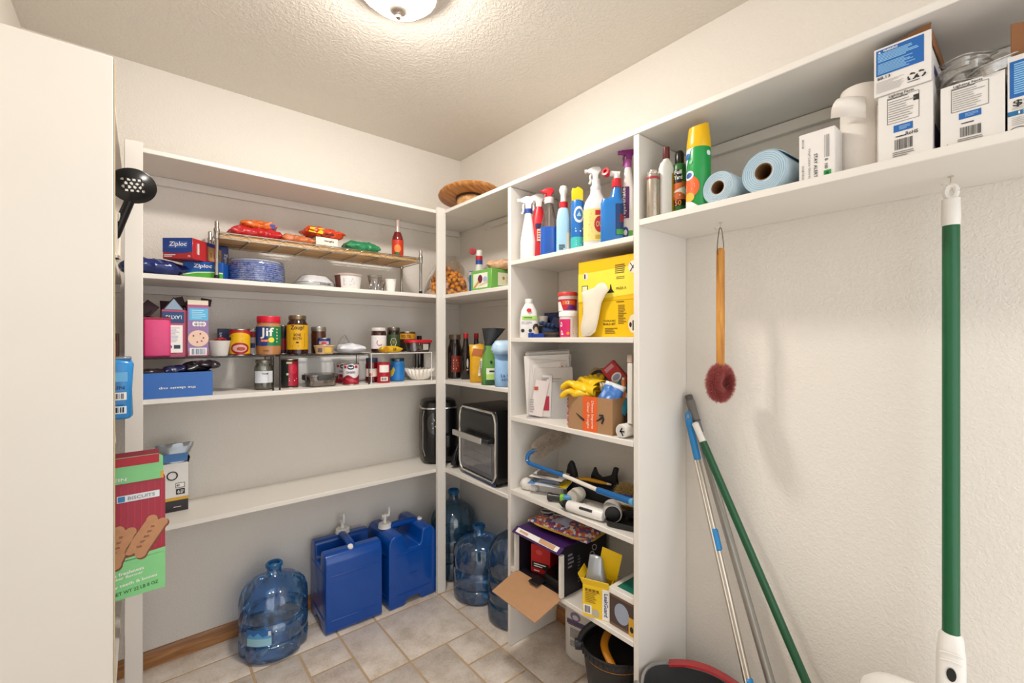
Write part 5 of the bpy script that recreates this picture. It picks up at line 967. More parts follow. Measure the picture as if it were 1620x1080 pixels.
# yellow box with cream scoop in front
X_ = 1.262; ya, yb = rY(915, X_), YP1 + .004; w = ya - yb; hb = zR(958, 408, X_) - Z2; zr = hb - .004
t = carton('yellow_box', 'large yellow toolbox carton with printed tool icons filling the right of its shelf', 'carton', X_ + .10, (ya + yb) / 2, Z2, w, .20, hb, C('#edc010', .4, var=.05, scale=4), -90)
m = FR(.20); k = w / .273; yl = C('#f2e04a', .4)
poly(t, m, [(-w / 2, hb * .47), (w / 2, hb * .52), (w / 2, hb * .86), (-w / 2, hb * .84)], yl, 'pale_band', d=.0006)
oval(t, m, w * .43, hb * .84, w * .07, hb * .075, C('#eee3da', .5), d=.0012); 
for a in (40, -40): O('tool_icon', tube([tuple(m(w * .43 + s * .016 * math.sin(math.radians(a)), hb * .84 + s * .018 * math.cos(math.radians(a)), .0014)) for s in (-1, 0, 1)], .0016, 5), INK, t)
oval(t, m, w * .43, hb * .16, w * .07, hb * .11, C('#eee3c8', .5), d=.0012); panel(t, m, w * .425, hb * .08, w * .455, hb * .20, INK, 'bottle_icon', .0016); oval(t, m, w * .395, hb * .15, w * .02, hb * .03, INK, d=.0016)
oval(t, m, -w * .36, hb * .80, w * .05, hb * .05, C('#efd8c8', .5), d=.0012); panel(t, m, -w * .385, hb * .77, -w * .36, hb * .83, INK, 'tool_icon', .0016)
panel(t, m, -w * .43, hb * .56, -w * .32, hb * .68, INK, 'sign_icon', .001); panel(t, m, -w * .42, hb * .57, -w * .33, hb * .67, C('#ece4c0', .5), 'sign_icon', .0014)
bars(t, m, w * .15, hb * .78, w * .32, hb * .90, 5, C('#6a5212', .5), True, seed=5); bars(t, m, w * .17, hb * .71, w * .31, hb * .75, 2, C('#8a7426', .5), True, seed=6)
text(t, m, 'PINZA X', w * .25, hb * .60, w * .16, hb * .03, C('#7a6414', .5)); text(t, m, 'EASY', -w * .14, hb * .585, w * .08, hb * .025, C('#6a5212', .5))
bars(t, m, w * .20, hb * .16, w * .33, hb * .40, 12, C('#8a6a10', .5), True, seed=8); text(t, m, 'TOOLS INC', w * .06, hb * .205, w * .20, hb * .022, INK); text(t, m, 'BUILD SET', w * .06, hb * .165, w * .20, hb * .024, INK); bars(t, m, -w * .02, hb * .04, w * .2, hb * .12, 4, C('#8a6a10', .5), True, seed=9); bars(t, m, w * .17, hb * .425, w * .36, hb * .445, 1, C('#6a5212', .5), True); bars(t, m, -w * .42, hb * .22, -w * .34, hb * .40, 8, C('#b08a1a', .5), True, seed=7)
poly(t, m, [(w * .02, hb * .555), (w * .14, hb * .555), (w * .10, hb * .60), (w * .085, hb * .66), (w * .07, hb * .66), (w * .065, hb * .60)], INK, 'squeegee_icon', .0012)
O('seam_tape', span(-w / 2, w / 2, -.1008, -.1002, hb * .455, hb * .46), C('#c09a10', .5), t)
t = T('plastic_funnel', 'translucent cream plastic sleeve hanging in front of the yellow box', 'sleeve', (X_ - .018, rY(945, X_), Z2), -90)
sc_ = hb
def sl(z, u0, u1, d): return [( (u0 + u1) / 2 + (u1 - u0) / 2 * math.cos(a), d * math.sin(a), z) for a in [2 * math.pi * j / 24 for j in range(24)]]
O('sleeve', crumple(loft([sl(.004, -.055, -.015, .006), sl(.02, -.062, .005, .011), sl(.05, -.060, .016, .012), sl(.085, -.052, .024, .012), sl(.12, -.050, .034, .011), sl(.15, -.056, .052, .010), sl(.165, -.060, .064, .009), sl(.178, .0, .058, .008), sl(.19, .020, .048, .006)]), .0025, 45, 3), C('#e9dfcb', .35), t, ang=70)
# ================================================================== column, shelf of papers and the cardboard box
Z3 = ZK3 + .0003
def shelfY(px, X=XF): return rY(px, X)
FS = (1.352, 1.360); FR_ = -46
t = T('file_sorter', 'grey metal desktop file sorter crammed with papers on the column shelf', 'file sorter', (*FS, Z3), FR_)
wm = C('#b9b9b9', .4)
def rpanel(w, h, r=.03, notch=.0): return [(-w / 2, 0), (w / 2, 0), (w / 2, h - r)] + [(w / 2 - r + r * math.cos(a), h - r + r * math.sin(a)) for a in [math.pi / 2 * k / 6 for k in range(7)]] + [(-w / 2 + r + r * math.cos(a), h - r + r * math.sin(a)) for a in [math.pi / 2 + math.pi / 2 * k / 6 for k in range(7)]]
O('base_tray', box(.200, .090, .004, .001, 1), wm, t)
for yy, hh, w_, dx in ((-.041, .150, .105, .042), (-.010, .165, .17, .0), (.020, .180, .17, .0), (.042, .195, .17, .0)): O('divider', prism(rpanel(w_, hh), .002), wm, t, (dx, yy, .004))
t = T('paper_stack', 'sheaf of white papers and envelopes standing in the grey file sorter', 'papers', (*FS, Z3 + .004), FR_)
for k, (yy, w_, h_, tilt, c, dx) in enumerate(((-.044, .040, .175, 2, '#dcd6d4', -.018), (-.047, .055, .150, 12, '#e2d8d6', -.062), (-.036, .16, .205, -2, '#cdc8c4', .020), (-.032, .12, .222, -7, '#dad6d2', .010), (-.028, .15, .235, 3, '#d2cdc9', -.02), (-.022, .19, .255, -3, '#dedad6', -.004), (-.004, .18, .262, 2, '#c9c4c0', -.010), (.002, .19, .268, -3, '#dedad6', .0), (.010, .17, .25, 5, '#e3dfdb', -.018), (.028, .19, .272, -4, '#d0ccc8', .006), (.034, .17, .262, -6, '#dad5d0', .018))):
    O('sheet', prism([(-w_ / 2, 0), (w_ / 2, 0), (w_ / 2, h_), (-w_ / 2, h_)], .0012), C(c, .7), t, (dx, yy, .002 + w_ / 2 * math.sin(math.radians(abs(tilt)))), (0, math.radians(tilt), 0))
m = lambda u, v, d: (u, -.0448 - d, v); panel(t, m, -.034, .03, -.004, .090, C('#b01c3c', .5), 'red_tab', .0012); bars(t, m, -.034, .155, -.004, .17, 2, C('#8d8986', .5), True, d=.0016); panel(t, m, -.024, .122, -.012, .128, C('#4a4a4a', .5), 'printed_block', .0014)
m = lambda u, v, d: (u, -.0478 - d, v); panel(t, m, -.066, .115, -.050, .130, C('#b5502c', .5), 'stamp', .0014); bars(t, m, -.085, .02, -.065, .08, 6, C('#a9a5a2', .5), True, d=.0014)
m = lambda u, v, d: (u, -.0330 - d, v); text(t, m, 'PAST DUE', .032, .205, .048, .010, C('#c25a60', .5), 26, d=.0014); bars(t, m, .0, .160, .07, .166, 1, C('#8d8986', .5), True, d=.0046)
# cardboard box with goods
X_ = 1.230
yl, yr = 1.118, .928; bw, bd, bh = .196, .205, .126
t = T('shipping_box', 'open brown cardboard shipping box with orange sticker full of gloves and cloths', 'box', (1.345, 1.056, Z3), -87)
g = G().add(span(-bw / 2, bw / 2, -bd / 2, -bd / 2 + .003, 0, bh)).add(span(-bw / 2, bw / 2, bd / 2 - .003, bd / 2, 0, bh)).add(span(-bw / 2, -bw / 2 + .003, -bd / 2 + .0031, bd / 2 - .0031, 0, bh)).add(span(bw / 2 - .003, bw / 2, -bd / 2 + .0031, bd / 2 - .0031, 0, bh)).add(span(-bw / 2 + .0031, bw / 2 - .0031, -bd / 2 + .0031, bd / 2 - .0031, 0, .003))
O('carton_walls', g, KRAFT, t, ang=0); O('flap', G().add(box(.003, bd * .40, .045), (bw / 2 + .004, bd * .28, bh - .002), (0, .10, 0)), KRAFT, t); O('flap', G().add(box(bw * .94, .003, .07), (0, bd / 2 + .004, bh), (-.12, 0, 0)), KRAFT, t)
m = FR(bd); panel(t, m, -.030, .0, .034, bh, C('#e8632a', .5), 'orange_sticker'); text(t, m, 'Direct Imports', .013, .062, .10, .013, C('#f0e0d0', .5), -90); text(t, m, 'Clear Freight', -.006, .058, .095, .013, C('#f0e0d0', .5), -90)
sm = [(-.060 + .12 * k / 16, .060 - .026 * math.sin(math.pi * k / 16)) for k in range(17)]
for a, b in ((0, 6), (12, 17)): O('printed_smile', tube([tuple(m(u, v, .0004)) for u, v in sm[a:b]], [.0012 + .0028 * min(1, j / 3) for j in range(b - a)], 5), INK, t)
O('printed_arrow', tube([tuple(m(u, v, .0004)) for u, v in ((.044, .064), (.058, .066), (.062, .052), (.054, .036))], .0034, 5), INK, t)
m = RT(bw); panel(t, m, -.04, .02, .03, .07, C('#4a3320', .6), 'printed_block', .0055)
def c4_(px, py, X): return (X, rY(px, X), zR(px, py, X))
# contents (things in the box)
def ribbon(p0, p1, w, hgt, n=20, wav=.01, k=2.0, ph=0.0, th=.0025):
    a, b = Vector(p0), Vector(p1); d = (b - a); s = Vector((-d.y, d.x, 0)).normalized()
    return grid(n, 6, lambda u, v: tuple(a + d * u + s * (v - .5) * w * (1 + .25 * math.sin(7 * u + ph)) + Vector((0, 0, hgt * math.sin(math.pi * u) ** .7 + wav * math.sin(k * 6.283 * u + ph + 2.2 * v)))), th)
def world(t, lx, ly, lz): a = t.rotation_euler.z; return (t.location.x + lx * math.cos(a) - ly * math.sin(a), t.location.y + lx * math.sin(a) + ly * math.cos(a), t.location.z + lz)
bxo = t
def glove(t, loc, rz, mat, seed, s=1.0, tilt=(0, 0)):
    """limp rubber glove: palm, cuff and five soft fingers as one part"""
    g = pillow(.075 * s, .085 * s, .040 * s, seed, .006, 30); 
    for k, a in enumerate((-.55, -.18, .15, .5)): g.add(tube(smoothpath([(-.026 * s + .018 * k * s, .030 * s, .022 * s), (-.032 * s + .022 * k * s, .060 * s, .030 * s), (-.034 * s + .024 * k * s, .085 * s, .014 * s), (-.034 * s + .025 * k * s, .098 * s, -.004 * s)], 3), [.012 * s] * 8 + [.010 * s, .006 * s], 10))
    g.add(tube(smoothpath([(.03 * s, 0, .02 * s), (.052 * s, .02 * s, .03 * s), (.058 * s, .05 * s, .014 * s)], 3), [.013 * s] * 6 + [.008 * s], 10)); g.add(crumple(sloft([(0, .036 * s, .020 * s, 2.2), (.05 * s, .042 * s, .022 * s, 2.2)], 24, False, False), .005, 40, seed), (0, -.03 * s, .022 * s), (math.pi / 2, 0, 0))
    return O('glove', g, mat, t, loc, (tilt[0], tilt[1], rz), ang=70)
yg = C('#f0c81c', .4)
t = T('yellow_gloves', 'bright yellow rubber gloves draped over the left edge of the cardboard box', 'gloves', world(bxo, -.045, -.060, bh), -86)
glove(t, (-.012, .0, .004), 1.45, yg, 2, .92, (.1, .1)); glove(t, (.002, .045, .026), 1.0, yg, 5, .85, (.15, -.2)); glove(t, (-.01, -.018, -.010), 1.9, C('#e8bc1a', .4), 8, .75)
t = T('cream_cloth', 'folded cream cloth strips stacked in the cardboard box', 'cloth', world(bxo, .020, -.020, bh - .050), -86); cr_ = C('#e6dcbe', .75)
for k in range(4): O('fold', pillow(.090, .075, .020, 20 + k, .005, 35), cr_ if k % 2 == 0 else C('#d8cca8', .75), t, (-.016 + .017 * k, .01 * k, .055), (math.radians(8 * k), math.radians(74 - 6 * k), .25), ang=70)
t = T('tan_pouch', 'tan cloth roll at the back of the cardboard box', 'pouch', c4_(950, 628, 1.400), -70); O('roll', crumple(sloft([(0, .04, .034, 2.6), (.05, .046, .036, 2.4), (.105, .040, .03, 2.2), (.115, .02, .016, 2)], 28), .004, 35, 3), C('#a98f6c', .7, bump=.2), t, ang=70); O('strap', tube(smoothpath([(-.03, -.03, .085), (0, -.036, .105), (.03, -.03, .10)], 5), .006, 8), C('#1a1a1c', .6), t)
t = T('blue_packet', 'small blue packet leaning out of the cardboard box', 'packet', world(bxo, .058, -.052, bh + .004), rot=(math.radians(58), .3, math.radians(-74))); O('packet_body', pillow(.075, .085, .018, 3, .003, 50), C('#3a76c4', .35, var=.15), t, ang=70); O('printed_end', pillow(.077, .02, .019, 4, .002), C('#dfe6ee', .4), t, (0, .036, 0), ang=70)
t = T('teal_packet', 'teal and white packet standing behind the blue packet in the cardboard box', 'packet', world(bxo, .080, -.015, bh - .005), rot=(math.radians(62), .35, math.radians(-62))); O('packet_body', pillow(.070, .115, .016, 6, .004, 40), C('#1d7f9c', .35, var=.3, scale=25), t, ang=70); O('white_band', pillow(.072, .03, .018, 8, .002), C('#d8e8ea', .4), t, (0, .01, 0), ang=70)
t = carton('red_carton', 'red carton with white oval logo leaning at the back of the cardboard box', 'carton', *c4_(992, 614, 1.385), .062, .022, .112, C('#b51d26', .4), rot=(0, math.radians(-42), math.radians(-72))); m = FR(.022); oval(t, m, 0, .055, .022, .016, WT, d=.001); oval(t, m, 0, .055, .016, .010, C('#9aa4c8', .4), d=.0016); panel(t, m, -.02, .09, .02, .105, C('#c98a94', .4))
t = T('orange_tag', 'orange handle sticking up beside the red carton in the box', 'handle', world(bxo, .089, -.03, bh - .02), -86); O('grip', tube(smoothpath([(0, 0, 0), (.004, .005, .04), (-.002, .012, .08)], 5), [.008] * 11, 8), C('#e07a3a', .45), t); O('tip', lathe([(.006, .08), (.004, .09)], 10), C('#f0ece4', .4), t, (-.002, .012, 0))
t = T('red_chain', 'pink and red beaded strip hanging beside the cardboard box', 'beads', (1.268, 1.176, Z3), 0)
for k in range(8): O('bead', lathe([(.002, -.007), (.006, -.004), (.007, 0), (.006, .004), (.002, .007)], 10), C('#c8324a' if k % 2 else '#d88a98', .4), t, (.002 * (k % 2), .0, .0075 + k * .0135))
t = T('black_gadget', 'black remote-like gadget lying behind the cardboard box', 'gadget', (1.430, 1.235, Z3), -80); O('body', box(.13, .05, .028, .008, 2), BLACK, t); O('button_strip', box(.06, .02, .002, .0008, 1), C('#3a3a3c', .4), t, (0, 0, .0281))
# paint-roller style white applicator at the right
t = T('roller_handle', 'white roller with tall square handle standing against the column side panel', 'roller', (1.268, .905, Z3), -90)
wr_ = C('#e9e5de', .4)
O('roll', lathe([(.022, -.03), (.0235, -.026), (.0235, .026), (.022, .03)], 28), wr_, t, (-.006, .002, .0240), (math.pi / 2, 0, 0)); O('roll_end', lathe([(.018, .0), (.018, .001)], 24), C('#d4d0ca', .4), t, (-.006, -.0285, .0240), (math.pi / 2, 0, 0))
for a in (0, 60, -60): O('end_spoke', G().add(box(.017, .0012, .004), (-.006 + .006 * math.cos(math.radians(a)), -.0305, .0220 + .006 * math.sin(math.radians(a))), (0, -math.radians(a), 0)), INK, t)
O('handle_bar', box(.019, .016, .205, .002, 1), wr_, t, (.010, .004, .048)); O('handle_cap', box(.021, .018, .028, .002, 1), C('#b9a698', .5), t, (.010, .004, .2535))
# ================================================================== column, shelf of brushes and gadgets
Z4 = ZK[2] + .0003
def fur(label, name, pts, r, n, mat, seed, ln=.02, parent=None, loc=(0, 0, 0)):
    R = random.Random(seed); V, F = [], []; P = smoothpath(pts, 8)
    for k in range(n):
        c = Vector(R.choice(P)); d = Vector((R.gauss(0, 1), R.gauss(0, 1), R.gauss(0, 1))).normalized(); b = c + d * r; e = b + (d + .5 * Vector((R.uniform(-1, 1), R.uniform(-1, 1), R.uniform(-1, 1)))).normalized() * ln * R.uniform(.6, 1.2)
        s = d.orthogonal().normalized() * .0016; q = d.cross(s).normalized() * .0016; i = len(V); V += [tuple(b + s), tuple(b - s * .5 + q), tuple(b - s * .5 - q), tuple(e)]; F += [(i, i + 1, i + 3), (i + 1, i + 2, i + 3), (i + 2, i, i + 3)]
    return V, F, P
t = T('duster', 'long blue-handled wool duster lying diagonally across the brush shelf', 'duster', (0, 0, 0), 0)
def c4(px, py, X): return (X, rY(px, X), zR(px, py, X))
h0, h1, h2, h3 = c4(838, 733, 1.275), c4(892, 752, 1.285), c4(946, 775, 1.262), c4(998, 793, 1.242)
tb = C('#1c64a4', .3); O('blue_shaft', tube([h0, h1], .0085, 12), tb, t); O('white_shaft', tube([h1, h2], .0078, 12), C('#ece4da', .35), t); O('blue_grip', tube([h2, h3], .0112, 12), tb, t); O('end_cap', tube([h3, tuple(Vector(h3) + (Vector(h3) - Vector(h2)).normalized() * .012)], .0118, 12), C('#5aa0c8', .35), t); O('elbow', tube(smoothpath([h0, c4(834, 727, 1.280), c4(837, 717, 1.290), c4(850, 711, 1.315)], 5), .009, 10), tb, t); O('rivet', lathe([(.003, 0), (.003, .002)], 8), C('#d8e4ec', .3), t, tuple(Vector(c4(834, 728, 1.268))), (0, -math.pi / 2, 0))
wl = [c4(854, 711, 1.335), c4(866, 702, 1.36), c4(879, 695, 1.385), c4(890, 691, 1.41)]
V, F, P = fur('', '', wl, .026, 9000, None, 3, .020); o = O('wool_head', G(V, F), C('#cfc1b0', .85, var=.3, scale=60), t, ang=0); o['kind'] = 'stuff'; O('wool_core', tube(P, .030, 12), C('#a4978a', .9), t)
bsh = C('#131315', .6, bump=.15)
x = 1.40; y = rY(905, x)
t = T('boot_covers', 'pair of black rubber boot covers lying behind the duster handle', 'boot covers', (1.440, 1.195, Z4), -82)
O('sole', crumple(sloft([(0, .135, .045, 3), (.03, .140, .050, 3), (.05, .120, .042, 3), (.06, .08, .03, 2.6)], 36), .006, 25, 5), bsh, t, ang=60); O('tongue', prism([(-.12, .03), (-.070, .03), (-.076, .085), (-.092, .125), (-.106, .135), (-.118, .115), (-.126, .08)], .022, .006, 2), bsh, t, (.0, -.01, 0)); O('upper', prism([(-.02, .04), (.105, .04), (.098, .105), (.104, .132), (.086, .136), (.074, .10), (.03, .082), (.010, .092), (-.004, .12), (-.020, .084)], .02, .005, 2), bsh, t, (0, .018, 0))
t = T('yellow_brush', 'slim yellow-handled paint brush resting on the black boot covers', 'brush', world(t, -.035, -.028, .070), rot=(0, math.radians(-2), math.radians(-78))); 
O('handle', loft([sring(a, b, 0, 2, 14) for a, b in ((.004, .004),)] * 2) if False else tube(smoothpath([(-.02, 0, .0), (.02, 0, .004), (.07, 0, .002), (.112, 0, 0)], 6), [.004 + .004 * math.sin(math.pi * k / 18) for k in range(19)], 10), C('#d99a1c', .4), t); O('tip', tube([(.110, 0, 0), (.128, 0, 0)], [.005, .003], 8), C('#e6dcc8', .5), t); O('ferrule', tube([(-.03, 0, 0), (-.018, 0, 0)], .006, 8), C('#8a6a3a', .3, .6), t)
t = T('bristle_brush', 'tan bristle brush head at the back right of the brush shelf', 'brush', (0, 0, 0), 0)
wl = [(1.42, 1.03, Z4 + .060), (1.40, .96, Z4 + .066), (1.385, .90, Z4 + .062)]; V, F, P = fur('', '', wl, .030, 3600, None, 7, .020); V = [(a, min(max(b, YP1 + .001), 1.4), max(c, Z4 + .001)) for a, b, c in V]
o = O('bristles', G(V, F), C('#cdb074', .85, var=.35, scale=60), t, ang=0); o['kind'] = 'stuff'; O('bristle_core', tube(P, .034, 10), C('#8f7546', .9), t); O('brush_block', span(1.365, 1.44, .875, 1.06, Z4, Z4 + .022, .003, 1), C('#8a6a40', .6), t)
# blister packs, sheets, gadgets
def card(name, label, x, y, z, w, d, c, rz, tilt, cat='blister pack'):
    t = T(name, label, cat, (x, y, z), rot=(math.radians(tilt), 0, math.radians(rz))); O('backing_card', box(w, d, .002, .0006, 1), C(c, .5), t); return t
t = card('blister_pack', 'white blister pack with brown tool on top at the left of the brush shelf', 1.340, 1.350, Z4 + .072, .15, .10, '#e6e2dc', -70, 4); O('clear_bubble', box(.10, .06, .014, .005, 2), CLEAR('#f0ece8', .5, .2, haze=.06), t, (.0, 0, .0021)); O('tool', box(.07, .016, .008, .003, 1), C('#7a5a44', .5), t, (0, 0, .003), (0, 0, .4))
t = card('blister_pack', 'blue and yellow blister pack under the white one on the brush shelf', 1.325, 1.335, Z4 + .0455, .17, .09, '#cfd8e2', -66, 3); O('clear_bubble', box(.12, .05, .018, .006, 2), CLEAR('#eef2f6', .5, .2, haze=.06), t, (-.01, 0, .0021)); O('tool', tube([(-.04, 0, .008), (.035, 0, .008)], .005, 8), C('#2a5fae', .4), t); O('yellow_end', box(.034, .088, .0012), C('#e3c51c', .5), t, (.066, 0, .0021)); O('blue_end', box(.03, .088, .0012), C('#5a8cc0', .5), t, (-.07, 0, .0021))
t = carton('small_carton', 'small grey carton supporting the blister packs on the brush shelf', 'carton', 1.360, 1.350, Z4, .12, .07, .044, C('#b9b4ae', .5), -68)
panel(t, FR(.07), -.05, .006, .05, .036, C('#cfcac4', .5)); 
t = T('cotton_wad', 'white tuft of cotton wool at the left end of the brush shelf', 'cotton', (1.288, 1.438, Z4), 0); O('tuft', crumple(lathe([(.012, 0), (.024, .006), (.030, .022), (.022, .040), (.008, .048)], 24), .008, 55, 4), C('#e2dcd6', .9), t, ang=80); O('tuft', crumple(lathe([(.010, 0), (.018, .006), (.022, .016), (.012, .028), (.004, .032)], 20), .006, 60, 7), C('#dcd6d0', .9), t, (.01, -.032, 0), ang=80)
a_, b_ = Vector(c4(867, 783, 1.262)), Vector(c4(893, 772, 1.290)); a_.z = Z4 + .017; b_.z = Z4 + .022
t = T('flashlight', 'black flashlight with lime green ring lying on the brush shelf', 'flashlight', tuple(a_), rot=(b_ - a_).to_track_quat('Z', 'Y').to_euler()); L = (b_ - a_).length
O('barrel', lathe([(.013, 0), (.0165, .002), (.0165, .014), (.013, .022), (.0125, L * .8)], 24), C('#2c2c2c', .3), t); O('lens', lathe([(.001, -.0005), (.0125, -.0005), (.0125, .002)], 24), C('#6e6a60', .15, .4), t); O('green_ring', lathe([(.0135, L * .78), (.0150, L * .80), (.0150, L * .98), (.0135, L)], 24), C('#7cc42c', .4), t); O('tail', lathe([(.0135, L), (.014, L + .02), (.012, L + .03)], 20), C('#4a8fc0', .4), t)
t = T('ribbed_sleeve', 'pale ribbed rubber sleeve behind the lime-ringed flashlight', 'sleeve', c4(912, 771, 1.33)[:2] + (Z4 + .032,), rot=(math.pi / 2, 0, math.radians(100)))
for k in range(9): O('rib', lathe([(.022, k * .0075), (.029 - .001 * abs(k - 4), k * .0075 + .0037), (.022, k * .0075 + .0074)], 24), C('#d8d2c6', .6), t, (0, 0, -.034), ang=20)
t = T('white_fin', 'white fan-shaped plastic piece in front of the ribbed sleeve', 'plastic part', c4(915, 782, 1.265)[:2] + (Z4,), -84)
for k in range(7): O('fin', prism([(-.022 + .004 * k, 0), (.026, 0), (.026, .026 + .001 * k), (-.012 + .004 * k, .022 + .002 * k)], .0022), C('#e9e6e0', .45), t, (0, -.009 + .004 * k, 0))
a_, b_ = Vector(c4(890, 800, 1.240)), Vector(c4(948, 790, 1.262)); a_.z = b_.z = Z4 + .0225
t = T('handheld_vacuum', 'white handheld device with black nozzle lying at the shelf front', 'vacuum', tuple(a_), rot=(b_ - a_).to_track_quat('Z', 'Y').to_euler()); L = (b_ - a_).length
O('body', lathe([(.018, .0262), (.0198, .032), (.021, L * .6), (.0205, L * 1.05), (.017, L * 1.12)], 28), C('#ece9e4', .35), t); O('nozzle', lathe([(.003, -.016), (.006, -.010), (.012, .0), (.0172, .012), (.0185, .026)], 24), C('#141416', .2, coat=.4), t)
q_ = (b_ - a_).normalized(); sd = q_.cross(Vector((0, 0, 1))).normalized()
lo = t.rotation_euler.to_matrix().transposed() @ Vector((-.78, -.35, .52)).normalized() * .0195; lo.z = 0; lo = lo.normalized() * .0195
O('switch', tube([(lo.x, lo.y, L * .55), (lo.x, lo.y, L * .88)], .0052, 10), C('#2a2a2c', .4), t)
x = 1.272; y = rY(957, x)
t = T('grey_speaker', 'round grey and black cylinder lying at the right end of the white device', 'speaker', (1.300, y - .012, Z4 + .0345), rot=(0, math.radians(-90), math.radians(38)))
O('shell', lathe([(.030, -.03), (.034, -.026), (.034, .024), (.031, .030)], 32), C('#c4c0ba', .4), t); O('grille', lathe([(.001, .0345), (.018, .034), (.026, .0315), (.030, .028)], 32), C('#161618', .5), t)
t = T('black_tray', 'flat black plastic tray lying at the right end of the brush shelf', 'tray', (1.312, .940, Z4), -70); O('tray', loft([sring(a, b, z, 6, 28) for a, b, z in ((.055, .050, 0), (.062, .055, .004), (.066, .058, .022), (.063, .055, .022), (.058, .050, .006))]), C('#1a1a1c', .35), t); O('blade', prism([(-.062, .022), (.06, .030), (.058, .062), (-.04, .034)], .006, .001, 1), C('#101012', .4), t, (.0, .01, 0))
t = packet('sponge_pack', 'yellow and blue wrapped packet resting on the black tray', 'packet', 1.335, .925, Z4 + .064, .11, .07, .026, C('#b9b09a', .4, var=.3, scale=40), -80, 71, .005); panel(t, TP(.026), .01, -.02, .05, .02, C('#d9c02c', .5), d=.002); panel(t, TP(.026), -.05, -.025, -.01, .015, C('#2a4aa0', .4), d=.002)
# ================================================================== column, bottom shelf
Z5 = ZK[3] + .0003
pu = C('#3c1a5c', .4)
t = T('diaper_box', 'black and purple carton lying open towards the room with a cardboard flap hanging down', 'box', (1.3665, 1.305, Z5), -90)
w5, d5, h5 = .262, .262, .190
g = G().add(span(-w5 / 2, -w5 / 2 + .004, -d5 / 2, d5 / 2, 0, h5)).add(span(w5 / 2 - .004, w5 / 2, -d5 / 2, d5 / 2, 0, h5)).add(span(-w5 / 2 + .0041, w5 / 2 - .0041, -d5 / 2, d5 / 2, 0, .004)).add(span(-w5 / 2 + .0041, w5 / 2 - .0041, d5 / 2 - .004, d5 / 2, .0041, h5 - .0041)).add(span(-w5 / 2 + .0041, w5 / 2 - .0041, -d5 / 2, d5 / 2, h5 - .004, h5))
O('carton_walls', g, C('#18151f', .45), t, ang=0); O('top_print', span(-w5 / 2, w5 / 2, -d5 / 2, d5 / 2, h5, h5 + .0008), pu, t)
O('lip_flap', G().add(box(w5 + .012, .034, .003), (0, -d5 / 2 - .014, h5 - .010), (.55, 0, 0)), pu, t); lf = O('lip_print', G().add(box(w5 * .92, .022, .0008), (0, -d5 / 2 - .0156, h5 - .0062), (.55, 0, 0)), WT, t)
O('torn_patch', crumple(G().add(box(.085, .018, .001), (.060, -d5 / 2 - .0162, h5 - .0052), (.55, 0, 0)), .002, 60, 1), C('#c99f78', .7), t); O('torn_patch', crumple(G().add(box(.05, .010, .001), (-.075, -d5 / 2 - .0162, h5 - .0052), (.55, 0, 0)), .002, 60, 2), C('#d0a888', .7), t)
for s in (-1, 1): O('side_flap', span(s * w5 / 2 - .006, s * w5 / 2 + .006, -d5 / 2 - .018, -d5 / 2 - .0005, .006, h5 - .024), C('#e2ddd4', .6), t)
kf = O('front_flap', prism([(-w5 / 2 * 1.05, 0), (w5 / 2 * 1.02, 0), (w5 / 2 * 1.02, .152), (-w5 / 2 * .95, .148)], .003), C('#bd9068', .75, bump=.1), t, (0, -d5 / 2 - .002, .004), (math.radians(104), 0, 0))
O('tear', span(-.085, .005, -.0025, -.0017, .070, .076), C('#6a4a34', .8), kf); O('tear', G().add(lathe([(.001, 0), (.014, .0003), (.014, .001)], 14), (.012, -.0018, .074), (math.pi / 2, 0, 0)), C('#8a6a52', .8), kf); O('tape', span(-.02, .09, -.0022, -.0017, .118, .146), C('#c9a27a', .4), kf)
O('tear', G().add(lathe([(.001, 0), (.008, .0003), (.008, .001)], 12), (-.105, -.0018, .050), (math.pi / 2, 0, 0), (1.4, .6, 1)), C('#6a4a34', .8), kf)
m = RT(w5); text(t, m, 'DO', -.015 + .06, .130, .05, .035, C('#c8c6d0', .5), 60); bars(t, m, -.05, .03, -.03, .14, 9, C('#6a6878', .5), True); bars(t, m, -.105, .10, -.07, .16, 4, C('#8a8894', .5), True)
t = carton('red_light_carton', 'small red carton standing inside the open black and purple box', 'carton', 1.318, 1.362, Z5 + .0043, .092, .07, .118, C('#c21c20', .4), -72); m = FR(.07); panel(t, m, -.040, .020, .040, .046, C('#1a1416', .4)); bars(t, m, -.03, .024, .03, .042, 2, WT, True); oval(t, m, -.006, .088, .016, .010, C('#d94a4a', .4)); bars(t, m, -.03, .006, .01, .014, 1, WT, True)
t = T('black_case', 'flat black case inside the open black and purple box', 'case', (1.350, 1.250, Z5 + .0043), -90); O('case_body', sloft([(0, .066, .10, 4), (.03, .068, .102, 4), (.036, .062, .096, 4)], 32), C('#0c0c0e', .5), t); O('case_tab', span(-.085, -.035, -.150, -.095, .002, .012, .005, 3), C('#0c0c0e', .5), t)
# patterned zip bag on top
pt = bpy.data.materials.new('floral_print'); pt.use_nodes = True; q = pt.node_tree.nodes; lk = pt.node_tree.links; tcn = q.new('ShaderNodeTexCoord'); vo = q.new('ShaderNodeTexVoronoi'); vo.inputs['Scale'].default_value = 95; crn = q.new('ShaderNodeValToRGB'); crn.color_ramp.interpolation = 'CONSTANT'
for k, (p_, c_) in enumerate(((0, '#8e3a5c'), (.22, '#c8703c'), (.40, '#d8cfc4'), (.58, '#4a5a9a'), (.74, '#b0404c'), (.88, '#d9a45a'))):
    e = crn.color_ramp.elements[k] if k < 2 else crn.color_ramp.elements.new(p_); e.position = p_; e.color = lin(c_)
lk.new(tcn.outputs['Object'], vo.inputs['Vector']); lk.new(vo.outputs['Color'], crn.inputs[0]); lk.new(crn.outputs[0], q['Principled BSDF'].inputs['Base Color']); q['Principled BSDF'].inputs['Roughness'].default_value = .35
